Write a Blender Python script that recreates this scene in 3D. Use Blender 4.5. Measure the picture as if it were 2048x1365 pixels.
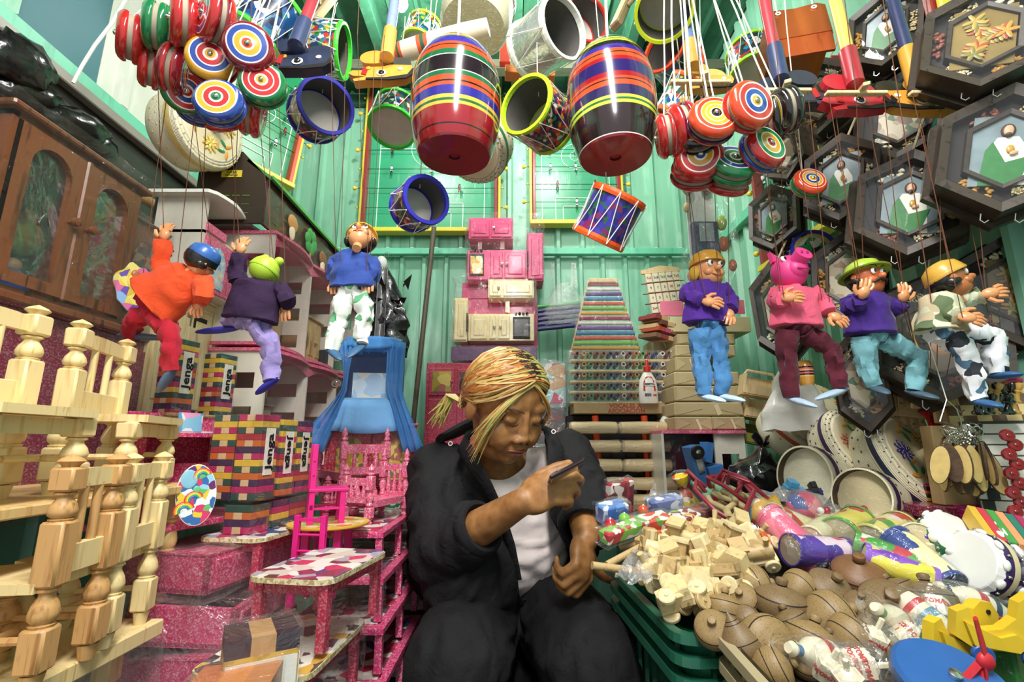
import bpy, bmesh, math, random
from mathutils import Vector as V, Matrix, Euler, noise
R = math.radians
pi = math.pi
rnd = random.Random(7)
SC = bpy.context.scene
COL = SC.collection
for o in list(bpy.data.objects): bpy.data.objects.remove(o)

# ------------------------------------------------------------------ camera
H, F = 0.95, 960.0
PITCH = math.atan(204/960)
cp, sp = math.cos(PITCH), math.sin(PITCH)
cam = bpy.data.cameras.new('camera'); cam.sensor_width = 36; cam.lens = 36*F/2048
cam.clip_start = .02; cam.clip_end = 60
camo = bpy.data.objects.new('camera', cam); COL.objects.link(camo)
camo.location = (0, 0, H); camo.rotation_euler = (pi/2+PITCH, 0, 0)
SC.camera = camo

# ------------------------------------------------------------------ light
SC.view_settings.view_transform = 'Standard'
SC.view_settings.look = 'None'
SC.view_settings.exposure = 0.22
SC.view_settings.gamma = 1.0
SC.view_settings.use_curve_mapping = False
w = bpy.data.worlds.new('world'); SC.world = w; w.use_nodes = True
w.node_tree.nodes['Background'].inputs[0].default_value = (.93, .98, 1, 1)
w.node_tree.nodes['Background'].inputs[1].default_value = .62
def area(name, loc, size, power, colr=(1, .985, .94), tgt=None, sy=None):
    l = bpy.data.lights.new(name, 'AREA'); l.energy = power; l.size = size; l.color = colr
    if sy: l.shape = 'RECTANGLE'; l.size_y = sy
    o = bpy.data.objects.new(name, l); COL.objects.link(o); o.location = loc
    if tgt: o.rotation_euler = (V(tgt)-V(loc)).to_track_quat('-Z', 'Y').to_euler()
    return o
def point(name, loc, power, r=.04, colr=(1, .98, .93)):
    l = bpy.data.lights.new(name, 'POINT'); l.energy = power; l.shadow_soft_size = r; l.color = colr
    o = bpy.data.objects.new(name, l); COL.objects.link(o); o.location = loc
area('tube_light_front', (0.05, .0, 2.35), .12, 45, sy=1.2, tgt=(0.05, 1.2, .95))
point('bulb_light', (.23, 1.62, 2.62), 20)
point('bulb_light.001', (-.45, 1.62, 2.62), 16)

# ------------------------------------------------------------------ helpers
def sl(py):
    d = (682.5-py)/F
    return (sp+d*cp)/(cp-d*sp)
def P(px, py, Y, dz=0):
    d = (682.5-py)/F; ry = cp-d*sp
    return V(((px-1024)/F/ry*Y, Y, H+(sp+d*cp)/ry*Y+dz))
def lin(h):
    h = h.lstrip('#'); c = [int(h[i:i+2], 16)/255 for i in (0, 2, 4)]
    return tuple((x/12.92 if x <= .04045 else ((x+.055)/1.055)**2.4) for x in c)+(1,)
MATS = {}
def newmat(name):
    m = bpy.data.materials.new(name); m.use_nodes = True
    return m, m.node_tree.nodes, m.node_tree.links, m.node_tree.nodes['Principled BSDF']
def _n(nt, t, **kw):
    n = nt.new(t)
    for k, v in kw.items():
        if k in n.inputs: n.inputs[k].default_value = v
        else: setattr(n, k, v)
    return n
def _tex(N, L, scale=(1, 1, 1), gen=False):
    tc = N.new('ShaderNodeTexCoord'); mp = N.new('ShaderNodeMapping')
    mp.inputs['Scale'].default_value = scale
    L.new(tc.outputs['Generated' if gen else 'Object'], mp.inputs['Vector'])
    return mp.outputs['Vector']
def _ramp(N, pts, interp='LINEAR'):
    r = N.new('ShaderNodeValToRGB'); r.color_ramp.interpolation = interp
    e = r.color_ramp.elements
    while len(e) > 1: e.remove(e[-1])
    e[0].position = pts[0][0]; e[0].color = lin(pts[0][1])
    for p, c in pts[1:]:
        q = e.new(p); q.color = lin(c)
    return r
def paint(h, rough=.4, metal=0, coat=0, var=.12, bump=0, bs=60):
    k = ('paint', h, rough, metal, coat, var, bump)
    if k in MATS: return MATS[k]
    m, N, L, B = newmat('paint_'+h.strip('#'))
    c = lin(h)
    B.inputs['Roughness'].default_value = rough; B.inputs['Metallic'].default_value = metal
    B.inputs['Coat Weight'].default_value = coat; B.inputs['Coat Roughness'].default_value = .08
    if var:
        v = _tex(N, L); nz = _n(N, 'ShaderNodeTexNoise', Scale=bs, Detail=3.0)
        L.new(v, nz.inputs['Vector'])
        mx = N.new('ShaderNodeMix'); mx.data_type = 'RGBA'
        mx.inputs[6].default_value = tuple(x*(1-var) for x in c[:3])+(1,)
        mx.inputs[7].default_value = tuple(min(1, x*(1+var)+.01*var) for x in c[:3])+(1,)
        L.new(nz.outputs['Fac'], mx.inputs[0]); L.new(mx.outputs[2], B.inputs['Base Color'])
        if bump:
            b = _n(N, 'ShaderNodeBump', Strength=bump, Distance=.004); L.new(nz.outputs['Fac'], b.inputs['Height']); L.new(b.outputs[0], B.inputs['Normal'])
    else: B.inputs['Base Color'].default_value = c
    MATS[k] = m; return m
def wood(a, b, sc=(60, 60, 6), rough=.45, coat=0, gen=False):
    k = ('wood', a, b, sc, rough, coat)
    if k in MATS: return MATS[k]
    m, N, L, B = newmat('wood_'+a.strip('#'))
    v = _tex(N, L, sc, gen); nz = _n(N, 'ShaderNodeTexNoise', Scale=1.0, Detail=5.0, Distortion=1.2); L.new(v, nz.inputs['Vector'])
    v2 = _tex(N, L, tuple(x*3 for x in sc)); n2 = _n(N, 'ShaderNodeTexNoise', Scale=1.0, Detail=2.0); L.new(v2, n2.inputs['Vector'])
    ad = _n(N, 'ShaderNodeMath', operation='MULTIPLY_ADD'); ad.inputs[1].default_value = .35; L.new(n2.outputs['Fac'], ad.inputs[0]); L.new(nz.outputs['Fac'], ad.inputs[2])
    r = _ramp(N, [(.42, b), (.62, a), (.8, a), (.9, b)]); L.new(ad.outputs[0], r.inputs[0]); L.new(r.outputs[0], B.inputs['Base Color'])
    B.inputs['Roughness'].default_value = rough; B.inputs['Coat Weight'].default_value = coat; B.inputs['Coat Roughness'].default_value = .1
    bp = _n(N, 'ShaderNodeBump', Strength=.15, Distance=.002); L.new(nz.outputs['Fac'], bp.inputs['Height']); L.new(bp.outputs[0], B.inputs['Normal'])
    MATS[k] = m; return m
def glitter(h, amt=.5, rough=.35):
    k = ('glit', h, amt)
    if k in MATS: return MATS[k]
    m, N, L, B = newmat('glitter_'+h.strip('#'))
    c = lin(h); v = _tex(N, L); vo = _n(N, 'ShaderNodeTexVoronoi', Scale=420.0); L.new(v, vo.inputs['Vector'])
    sp_ = N.new('ShaderNodeSeparateColor'); L.new(vo.outputs['Color'], sp_.inputs[0])
    r = N.new('ShaderNodeValToRGB'); e = r.color_ramp.elements
    e[0].position = .55; e[0].color = c; e[1].position = 1; e[1].color = tuple(min(1, x+(1-x)*amt) for x in c[:3])+(1,)
    L.new(sp_.outputs[0], r.inputs[0]); L.new(r.outputs[0], B.inputs['Base Color'])
    B.inputs['Roughness'].default_value = rough; B.inputs['Coat Weight'].default_value = .3
    MATS[k] = m; return m
def prnt(cols, scale=40, rough=.35, seed=0, coat=.3, gen=False, feat='F1', dist=.0):
    k = ('prnt', tuple(cols), scale, seed, gen)
    if k in MATS: return MATS[k]
    m, N, L, B = newmat('print')
    v = _tex(N, L, (1, 1, 1), gen)
    nz = _n(N, 'ShaderNodeTexNoise', Scale=scale*.6, Detail=1.0); L.new(v, nz.inputs['Vector'])
    mm = _n(N, 'ShaderNodeVectorMath', operation='MULTIPLY_ADD'); mm.inputs[1].default_value = (.9/scale,)*3; L.new(nz.outputs['Color'], mm.inputs[0]); L.new(v, mm.inputs[2])
    a2 = _n(N, 'ShaderNodeVectorMath', operation='ADD'); a2.inputs[1].default_value = (seed*1.7, seed, 0); L.new(mm.outputs[0], a2.inputs[0])
    vo = _n(N, 'ShaderNodeTexVoronoi', Scale=float(scale)); L.new(a2.outputs[0], vo.inputs['Vector'])
    s_ = N.new('ShaderNodeSeparateColor'); L.new(vo.outputs['Color'], s_.inputs[0])
    r = _ramp(N, [(i/len(cols), c) for i, c in enumerate(cols)], 'CONSTANT'); L.new(s_.outputs[0], r.inputs[0]); L.new(r.outputs[0], B.inputs['Base Color'])
    B.inputs['Roughness'].default_value = rough; B.inputs['Coat Weight'].default_value = coat
    MATS[k] = m; return m
def weave(h, h2='#8a7a5a', sc=220):
    k = ('weave', h, h2, sc)
    if k in MATS: return MATS[k]
    m, N, L, B = newmat('weave_'+h.strip('#'))
    v = _tex(N, L); w1 = _n(N, 'ShaderNodeTexWave', Scale=sc/2.2, Distortion=1.5); w1.bands_direction = 'Z'; L.new(v, w1.inputs['Vector'])
    nz = _n(N, 'ShaderNodeTexNoise', Scale=float(sc), Detail=2.0); L.new(v, nz.inputs['Vector'])
    r = _ramp(N, [(.05, h2), (.3, h), (1, h)]); L.new(w1.outputs['Fac'], r.inputs[0]); L.new(r.outputs[0], B.inputs['Base Color'])
    mx = _n(N, 'ShaderNodeMath', operation='ADD'); L.new(w1.outputs['Fac'], mx.inputs[0]); L.new(nz.outputs['Fac'], mx.inputs[1])
    bp = _n(N, 'ShaderNodeBump', Strength=.7, Distance=.0016); L.new(mx.outputs[0], bp.inputs['Height']); L.new(bp.outputs[0], B.inputs['Normal'])
    B.inputs['Roughness'].default_value = .6
    MATS[k] = m; return m
def cloth(h, var=.25, sc=900, wr=.5):
    k = ('cloth', h, var, sc)
    if k in MATS: return MATS[k]
    m, N, L, B = newmat('cloth_'+h.strip('#'))
    c = lin(h); v = _tex(N, L); nz = _n(N, 'ShaderNodeTexNoise', Scale=float(sc), Detail=1.0); L.new(v, nz.inputs['Vector'])
    n2 = _n(N, 'ShaderNodeTexNoise', Scale=28.0, Detail=3.0, Distortion=.8); L.new(v, n2.inputs['Vector'])
    mx = N.new('ShaderNodeMix'); mx.data_type = 'RGBA'
    mx.inputs[6].default_value = tuple(x*(1-var) for x in c[:3])+(1,); mx.inputs[7].default_value = tuple(min(1, x*(1+var)) for x in c[:3])+(1,)
    L.new(nz.outputs['Fac'], mx.inputs[0]); L.new(mx.outputs[2], B.inputs['Base Color'])
    bp = _n(N, 'ShaderNodeBump', Strength=wr, Distance=.006); L.new(n2.outputs['Fac'], bp.inputs['Height']); L.new(bp.outputs[0], B.inputs['Normal'])
    B.inputs['Roughness'].default_value = .85; B.inputs['Sheen Weight'].default_value = .1 if max(c[:3]) > .05 else 0; B.inputs['Specular IOR Level'].default_value = .35
    MATS[k] = m; return m
def film(tint='#ffffff', sc=35, white=.02, stretch=(1, 1, 1), base=.05, rough=.14, bd=.012):
    k = ('film', tint, sc, white, stretch, base, bd, rough)
    if k in MATS: return MATS[k]
    m, N, L, B = newmat('clear_film'); N.remove(B)
    out = N['Material Output']; v = _tex(N, L, stretch)
    nz = _n(N, 'ShaderNodeTexNoise', Scale=float(sc), Detail=4.0, Distortion=1.8); L.new(v, nz.inputs['Vector'])
    bp = _n(N, 'ShaderNodeBump', Strength=1.0, Distance=bd); L.new(nz.outputs['Fac'], bp.inputs['Height'])
    tr = N.new('ShaderNodeBsdfTransparent'); tr.inputs[0].default_value = lin(tint)
    gl = _n(N, 'ShaderNodeBsdfGlossy', Roughness=rough); gl.inputs[0].default_value = (1, 1, 1, 1); L.new(bp.outputs[0], gl.inputs['Normal'])
    df = N.new('ShaderNodeBsdfDiffuse'); df.inputs[0].default_value = (.9, .9, .9, 1); L.new(bp.outputs[0], df.inputs['Normal'])
    lw = _n(N, 'ShaderNodeLayerWeight', Blend=.25); L.new(bp.outputs[0], lw.inputs['Normal'])
    ad = _n(N, 'ShaderNodeMath', operation='MULTIPLY_ADD', use_clamp=True); ad.inputs[1].default_value = .2; ad.inputs[2].default_value = base
    L.new(lw.outputs['Fresnel'], ad.inputs[0])
    m1 = N.new('ShaderNodeMixShader'); m1.inputs[0].default_value = white; L.new(tr.outputs[0], m1.inputs[1]); L.new(df.outputs[0], m1.inputs[2])
    m2 = N.new('ShaderNodeMixShader'); L.new(ad.outputs[0], m2.inputs[0]); L.new(m1.outputs[0], m2.inputs[1]); L.new(gl.outputs[0], m2.inputs[2])
    L.new(m2.outputs[0], out.inputs[0]); MATS[k] = m; return m

def basis(z, up=(0, 0, 1)):
    z = V(z).normalized(); up = V(up)
    x = up.cross(z)
    if x.length < 1e-4: x = V((1, 0, 0)).cross(z)
    x.normalize(); y = z.cross(x)
    m = Matrix((x, y, z)).transposed(); return m
def TM(loc, z=None, up=(0, 0, 1), rot=None, s=1, roll=0):
    m = Matrix.Translation(V(loc))
    if z is not None: m = m @ basis(z, up).to_4x4()
    if rot: m = m @ Euler(rot).to_matrix().to_4x4()
    if roll: m = m @ Matrix.Rotation(roll, 4, 'Z')
    if s != 1: m = m @ Matrix.Scale(s, 4)
    return m
I4 = Matrix.Identity(4)
class MB:
    def __init__(s): s.v = []; s.f = []; s.m = []; s.sm = []; s.mats = []; s.T = I4
    def mi(s, mat):
        if mat not in s.mats: s.mats.append(mat)
        return s.mats.index(mat)
    def add(s, vs, fs, mat, smooth=False, M=None):
        M = s.T @ M if M is not None else s.T
        b = len(s.v); s.v += [M @ V(p) for p in vs]
        multi = isinstance(mat, list)
        for i, f in enumerate(fs):
            s.f.append([b+j for j in f]); s.m.append(s.mi(mat[i] if multi else mat)); s.sm.append(smooth)
        return s
    def box(s, c, d, mat, M=None, ch=0, rot=None):
        hx, hy, hz = d[0]/2, d[1]/2, d[2]/2; c = V(c)
        Q = Matrix.Translation(c)
        if rot: Q = Q @ Euler(rot).to_matrix().to_4x4()
        if M is not None: Q = M @ Q
        ch = min(ch, hx*.9, hy*.9, hz*.9)
        if ch <= 0:
            vs = [(x*hx, y*hy, z*hz) for x in (-1, 1) for y in (-1, 1) for z in (-1, 1)]
            fs = [(0, 1, 3, 2), (4, 6, 7, 5), (0, 4, 5, 1), (2, 3, 7, 6), (0, 2, 6, 4), (1, 5, 7, 3)]
            return s.add(vs, fs, mat, False, Q)
        vs = []; idx = {}
        for x in (-1, 1):
            for y in (-1, 1):
                for z in (-1, 1):
                    for a in range(3):
                        p = [x*(hx-ch), y*(hy-ch), z*(hz-ch)]; p[a] += (x, y, z)[a]*ch
                        idx[(x, y, z, a)] = len(vs); vs.append(p)
        fs = []
        for a in range(3):
            b, c2 = (a+1) % 3, (a+2) % 3
            for sg in (-1, 1):
                q = []
                for u, w_ in ((-1, -1), (1, -1), (1, 1), (-1, 1)):
                    k = [0, 0, 0]; k[a] = sg; k[b] = u; k[c2] = w_; q.append(idx[(*k, a)])
                fs.append(q if sg > 0 else q[::-1])
            for u in (-1, 1):
                for w_ in (-1, 1):
                    k0 = [0, 0, 0]; k0[a] = -1; k0[b] = u; k0[c2] = w_; k1 = list(k0); k1[a] = 1
                    q = [idx[(*k0, b)], idx[(*k1, b)], idx[(*k1, c2)], idx[(*k0, c2)]]
                    fs.append(q if u*w_ < 0 else q[::-1])
        for x in (-1, 1):
            for y in (-1, 1):
                for z in (-1, 1):
                    q = [idx[(x, y, z, 0)], idx[(x, y, z, 1)], idx[(x, y, z, 2)]]
                    fs.append(q if x*y*z > 0 else q[::-1])
        return s.add(vs, fs, mat, False, Q)
    def lathe(s, prof, mat, M=None, n=20, smooth=True, cap=True):
        vs = []; fs = []; ms = []
        for r, z in prof:
            for i in range(n):
                a = 2*pi*i/n; vs.append((r*math.cos(a), r*math.sin(a), z))
        for k in range(len(prof)-1):
            for i in range(n):
                j = (i+1) % n
                fs.append((k*n+i, k*n+j, (k+1)*n+j, (k+1)*n+i)); ms.append(mat[min(k, len(mat)-1)] if isinstance(mat, list) else mat)
        if cap:
            if prof[0][0] > 1e-5: fs.append(tuple(range(n-1, -1, -1))); ms.append(mat[0] if isinstance(mat, list) else mat)
            if prof[-1][0] > 1e-5:
                b = (len(prof)-1)*n; fs.append(tuple(range(b, b+n))); ms.append(mat[-1] if isinstance(mat, list) else mat)
        return s.add(vs, fs, ms, smooth, M)
    def cyl(s, p0, p1, r0, r1=None, mat=None, n=12, smooth=True):
        p0, p1 = V(p0), V(p1); r1 = r0 if r1 is None else r1
        d = p1-p0
        if d.length < 1e-6: return s
        return s.lathe([(r0, 0), (r1, d.length)], mat, Matrix.Translation(p0) @ basis(d).to_4x4(), n, smooth)
    def ell(s, c, r, mat, rot=None, n=14, k=8, M=None):
        if not hasattr(r, '__len__'): r = (r, r, r)
        pr = [(max(1e-6, math.sin(pi*i/k)), -math.cos(pi*i/k)) for i in range(k+1)]
        Q = Matrix.Translation(V(c))
        if rot is not None: Q = Q @ (rot.to_4x4() if isinstance(rot, Matrix) else Euler(rot).to_matrix().to_4x4())
        Q = Q @ Matrix.Diagonal((*r, 1))
        return s.lathe(pr, mat, (M @ Q) if M is not None else Q, n, True, False)
    def prism(s, poly, z0, z1, mat, M=None, side=None, smooth=False):
        n = len(poly); vs = [(x, y, z0) for x, y in poly]+[(x, y, z1) for x, y in poly]
        fs = [tuple(range(n-1, -1, -1)), tuple(range(n, 2*n))]+[(i, (i+1) % n, (i+1) % n+n, i+n) for i in range(n)]
        return s.add(vs, fs, [mat, mat]+[side or mat]*n, smooth, M)
    def tube(s, pts, rad, mat, n=8, closed=False, flat=1.0, cap=True):
        pts = [V(p) for p in pts]; m = len(pts)
        if not hasattr(rad, '__len__'): rad = [rad]*m
        vs = []; u = None
        for i, p in enumerate(pts):
            if closed: t = pts[(i+1) % m]-pts[i-1]
            else: t = pts[min(i+1, m-1)]-pts[max(i-1, 0)]
            t.normalize()
            if u is None:
                u = t.orthogonal().normalized() if abs(t.z) > .9 else V((0, 0, 1)).cross(t).normalized()
            u = (u-t*u.dot(t)); u = u.normalized() if u.length > 1e-5 else t.orthogonal().normalized()
            w_ = t.cross(u)
            for k in range(n):
                a = 2*pi*k/n; vs.append(p+u*(rad[i]*math.cos(a))+w_*(rad[i]*flat*math.sin(a)))
        fs = []
        for i in range(m if closed else m-1):
            for k in range(n):
                a, b = i*n+k, i*n+(k+1) % n; c, d = ((i+1) % m)*n+(k+1) % n, ((i+1) % m)*n+k
                fs.append((a, b, c, d))
        if cap and not closed: fs.append(tuple(range(n-1, -1, -1))); fs.append(tuple(range((m-1)*n, m*n)))
        return s.add(vs, fs, mat, True)
    def ring(s, R_, r, mat, M=None, n=24, k=8, sq=False):
        vs = []; fs = []
        for i in range(n):
            a = 2*pi*i/n
            for j in range(k):
                b = 2*pi*j/k+(pi/4 if sq else 0)
                q = R_+r[0]*math.cos(b) if hasattr(r, '__len__') else R_+r*math.cos(b)
                z = (r[1] if hasattr(r, '__len__') else r)*math.sin(b)
                vs.append((q*math.cos(a), q*math.sin(a), z))
        for i in range(n):
            for j in range(k):
                fs.append((i*k+j, ((i+1) % n)*k+j, ((i+1) % n)*k+(j+1) % k, i*k+(j+1) % k))
        return s.add(vs, fs, mat, not sq, M)
    def grid(s, rows, mat, smooth=True, closed=False):
        a, b = len(rows), len(rows[0]); vs = [p for r_ in rows for p in r_]; fs = []
        for i in range(a-1):
            for j in range(b if closed else b-1):
                k = (j+1) % b; fs.append((i*b+j, i*b+k, (i+1)*b+k, (i+1)*b+j))
        return s.add(vs, fs, mat, smooth)
    def mesh(s, name='m'):
        me = bpy.data.meshes.new(name); me.from_pydata([tuple(p) for p in s.v], [], s.f)
        for m in s.mats: me.materials.append(m)
        me.polygons.foreach_set('material_index', s.m); me.polygons.foreach_set('use_smooth', s.sm)
        me.update()
        if any(s.sm): me.set_sharp_from_angle(angle=.75)
        return me
    def obj(s, name, parent=None, label=None, **kw):
        return link(name, s.mesh(name), parent, label, **kw)
def link(name, data, parent=None, label=None, M=None, kind=None, solid=0, cat=None, group=None):
    o = bpy.data.objects.new(name, data); COL.objects.link(o)
    if parent is not None: o.parent = parent
    if M is not None: o.matrix_basis = M
    if label: o['label'] = label
    if cat: o['category'] = cat
    if group: o['group'] = group
    if kind: o['kind'] = kind
    if solid:
        md = o.modifiers.new('solid', 'SOLIDIFY'); md.thickness = solid; md.offset = 0
    return o
def thing(name, label, cat, M=None, group=None):
    o = bpy.data.objects.new(name, None); COL.objects.link(o); o.empty_display_size = .02
    if M is not None: o.matrix_basis = M
    o['label'] = label; o['category'] = cat
    if group: o['group'] = group
    return o
CACHE = {}
def cached(key, fn):
    if key not in CACHE:
        b = MB(); fn(b); CACHE[key] = b.mesh(str(key[0]) if isinstance(key, tuple) else key)
    return CACHE[key]
def text(s, size, mat, parent, M, bold=.0, ext=.0004, sx=1.0, name='lettering'):
    k = ('txt', s, size, mat.name, bold)
    if k not in CACHE:
        c = bpy.data.curves.new('lettering', 'FONT'); c.body = s; c.size = size; c.extrude = ext; c.offset = bold
        c.align_x = 'CENTER'; c.align_y = 'CENTER'; c.resolution_u = 2; c.space_character = 1.02
        o = bpy.data.objects.new('tmp', c); COL.objects.link(o); dg = bpy.context.evaluated_depsgraph_get()
        me = bpy.data.meshes.new_from_object(o.evaluated_get(dg)); me.materials.clear(); me.materials.append(mat)
        bpy.data.objects.remove(o); bpy.data.curves.remove(c); CACHE[k] = me
    return link(name, CACHE[k], parent, M=M @ Matrix.Diagonal((sx, 1, 1, 1)))
ORD = ['first', 'second', 'third', 'fourth', 'fifth', 'sixth', 'seventh', 'eighth', 'ninth', 'tenth', 'eleventh', 'twelfth', 'thirteenth', 'fourteenth', 'fifteenth', 'sixteenth', 'seventeenth', 'eighteenth', 'nineteenth', 'twentieth']
WHITE = paint('#f2f0e8', .6); BLACK = paint('#101012', .5); STRING = paint('#e8e2d2', .8, var=.2, bs=600)
PINE = wood('#ecd6a0', '#cfa868'); PINE2 = wood('#d9b47a', '#a06a34'); CREAM = wood('#ead9a8', '#d6bd80', (40, 40, 8), .35, .3)
DARKW = wood('#75401f', '#351a0c', (50, 50, 6), .35, .2); RAWW = wood('#dcc294', '#c09a64', (70, 70, 8), .55)
PINK = glitter('#d23470', .35); HOTPINK = paint('#d81a7c', .4, var=.15); MAROON = glitter('#7a1838', .15, .2)
METAL = paint('#c9c6bb', .25, metal=1); GOLD = paint('#b99a52', .3, metal=1)
GLASS = film(sc=4, white=.004, base=.02, rough=.03, bd=.0006)
FILM = film()
# ------------------------------------------------------------------ the setting
D = 2.35; XL, XR, ZC = -1.2, 1.04, 2.85
def corr(name, x0, x1, z0, z1, y, mat, per=.115, dep=.022, along='x', seams=()):
    b = MB(); n = int((x1-x0)/per)+1; prof = []
    for i in range(n):
        for t, d in ((0, 0), (.36, 0), (.44, dep), (.56, dep), (.64, 0), ):
            u = x0+(i+t)*per
            if u <= x1: prof.append((u, d))
        for t in (.16, .22):
            pass
    prof.append((x1, 0)); prof.sort()
    rows = []
    for k in range(2):
        z = (z0, z1)[k]
        if along == 'x': rows.append([(u, y-d, z) for u, d in prof])
        elif along == 'y': rows.append([(y+(d if y < 0 else -d), u, z) for u, d in prof])
        else: rows.append([(u, z, y-d) for u, d in prof])
    b.grid(rows, mat, False)
    return b.obj(name, kind='structure', solid=.003)
def stained(h, h2, h3, sc=5):
    m, N, L, B = newmat('metal_paint_'+h.strip('#'))
    v = _tex(N, L, (1, 1, .35)); nz = _n(N, 'ShaderNodeTexNoise', Scale=float(sc), Detail=6.0, Roughness=.6); L.new(v, nz.inputs['Vector'])
    v3 = _tex(N, L, (30, 30, 1.6)); n3 = _n(N, 'ShaderNodeTexNoise', Scale=1.0, Detail=3.0); L.new(v3, n3.inputs['Vector'])
    md = _n(N, 'ShaderNodeMath', operation='MULTIPLY_ADD'); md.inputs[1].default_value = .45; L.new(n3.outputs['Fac'], md.inputs[0]); L.new(nz.outputs['Fac'], md.inputs[2])
    r = _ramp(N, [(.5, h2), (.66, h), (.8, h), (.95, h3)]); L.new(md.outputs[0], r.inputs[0]); L.new(r.outputs[0], B.inputs['Base Color'])
    n2 = _n(N, 'ShaderNodeTexNoise', Scale=70.0, Detail=2.0); L.new(v, n2.inputs['Vector'])
    B.inputs['Roughness'].default_value = .42
    bp = _n(N, 'ShaderNodeBump', Strength=.1, Distance=.003); L.new(n2.outputs['Fac'], bp.inputs['Height']); L.new(bp.outputs[0], B.inputs['Normal'])
    return m
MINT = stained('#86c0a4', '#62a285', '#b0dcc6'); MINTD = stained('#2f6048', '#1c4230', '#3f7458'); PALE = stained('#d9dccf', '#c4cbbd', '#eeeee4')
TEAL = paint('#2f6f7a', .5, bs=6); TRIMG = stained('#6cc6a4', '#4fa886', '#8ad4b6', 12)
corr('wall_back', XL, XR, 0, 1.9, D, MINT)
corr('wall_back_upper', XL, XR, 1.93, ZC, D-.03, MINT, per=.125)
corr('wall_left', -.4, D, 0, 1.93, XL, MINT, along='y')
corr('wall_left_upper', 1.2, D, 1.95, ZC, XL, PALE, along='y', per=.16)
b = MB(); b.box((XL-.01, 1.09, 2.4), (.02, .24, .92), TEAL); b.obj('wall_left_panel', kind='structure')
corr('wall_left_front', -.4, .97, 1.95, ZC, XL, stained('#b4dcc4', '#8cc4a8', '#d8ecdc'), along='y', per=.13)
corr('wall_right', -.4, D, 0, ZC, XR, MINT, along='y')
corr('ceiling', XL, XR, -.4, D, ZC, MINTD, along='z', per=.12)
b = MB(); b.box((-.08, .9, -.01), (2.4, 3.2, .02), paint('#4a4744', .8, bs=9)); b.obj('floor', kind='structure')
def trim(name, c, d, mat): b = MB(); b.box(c, d, mat, ch=.003); b.obj(name, kind='structure')
zr = P(1000, 505, D-.04).z
trim('trim_back_rail', (-.09, D-.045, zr), (2.2, .03, .035), TRIMG)
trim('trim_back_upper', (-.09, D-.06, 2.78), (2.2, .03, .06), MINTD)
for i, (p0, p1, nm) in enumerate((((-6, 22), (565, 505), 'trim_left_rail'), ((1990, -34), (1421, 505), 'trim_right_rail'))):
    X = (XL+.03, XR-.03)[i]
    b = MB(); b.box((X, 1.05, zr), (.035, 2.5, .045), TRIMG, ch=.003); b.obj(nm, kind='structure')
DGREY = paint('#3a3734', .4, bs=20); LGREY = paint('#8f8a80', .35, bs=14)
b = MB(); b.box((XL+.03, .95, 1.62), (.012, 2.0, .52), paint('#2e2926', .35, bs=12)); b.obj('wall_left_dark_panel', kind='structure')
trim('trim_left_steel', (XL+.05, .95, 1.865), (.03, 2.0, .03), LGREY)
for i, x in enumerate((-.62, .02, .55)):
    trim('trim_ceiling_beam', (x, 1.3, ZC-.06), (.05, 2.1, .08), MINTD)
trim('trim_ceiling_cross', (-.08, 2.0, ZC-.12), (2.2, .06, .05), wood('#5d6350', '#39453a', (3, 40, 40)))
# bare lamps
for i, (x, e) in enumerate(((.23, 0), (-.45, 1))):
    t = thing('light_bulb', ('bare light bulb under the roof above the dark striped barrel', 'bare light bulb under the roof behind the yellow horse head stick')[i], 'lamp', TM((x, 1.62, 2.74)))
    m, N, L, B = newmat('lamp_glow'); B.inputs['Emission Color'].default_value = (1, .98, .93, 1); B.inputs['Emission Strength'].default_value = 18
    b = MB(); b.lathe([(.001, -.075), (.02, -.068), (.028, -.05), (.026, -.03), (.013, -.005), (.012, .005)], m); b.obj('glass_bulb', t)
    b = MB(); b.lathe([(.014, 0), (.018, .01), (.018, .04), (.006, .05), (.003, .06), (.003, .11)], WHITE); b.obj('lamp_socket', t)
# light sits just under the glass
# ------------------------------------------------------------------ hanging rails above the picture
def pole(name, p0, p1, r, mat, label, cat='pole'):
    p0, p1 = V(p0), V(p1); b = MB(); b.T = Matrix.Translation(-p0)
    n = 5; b.tube([p0.lerp(p1, i/n) for i in range(n+1)], r, mat, 12)
    o = b.obj(name, cat=cat); o.location = p0; o['label'] = label; return o
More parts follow.
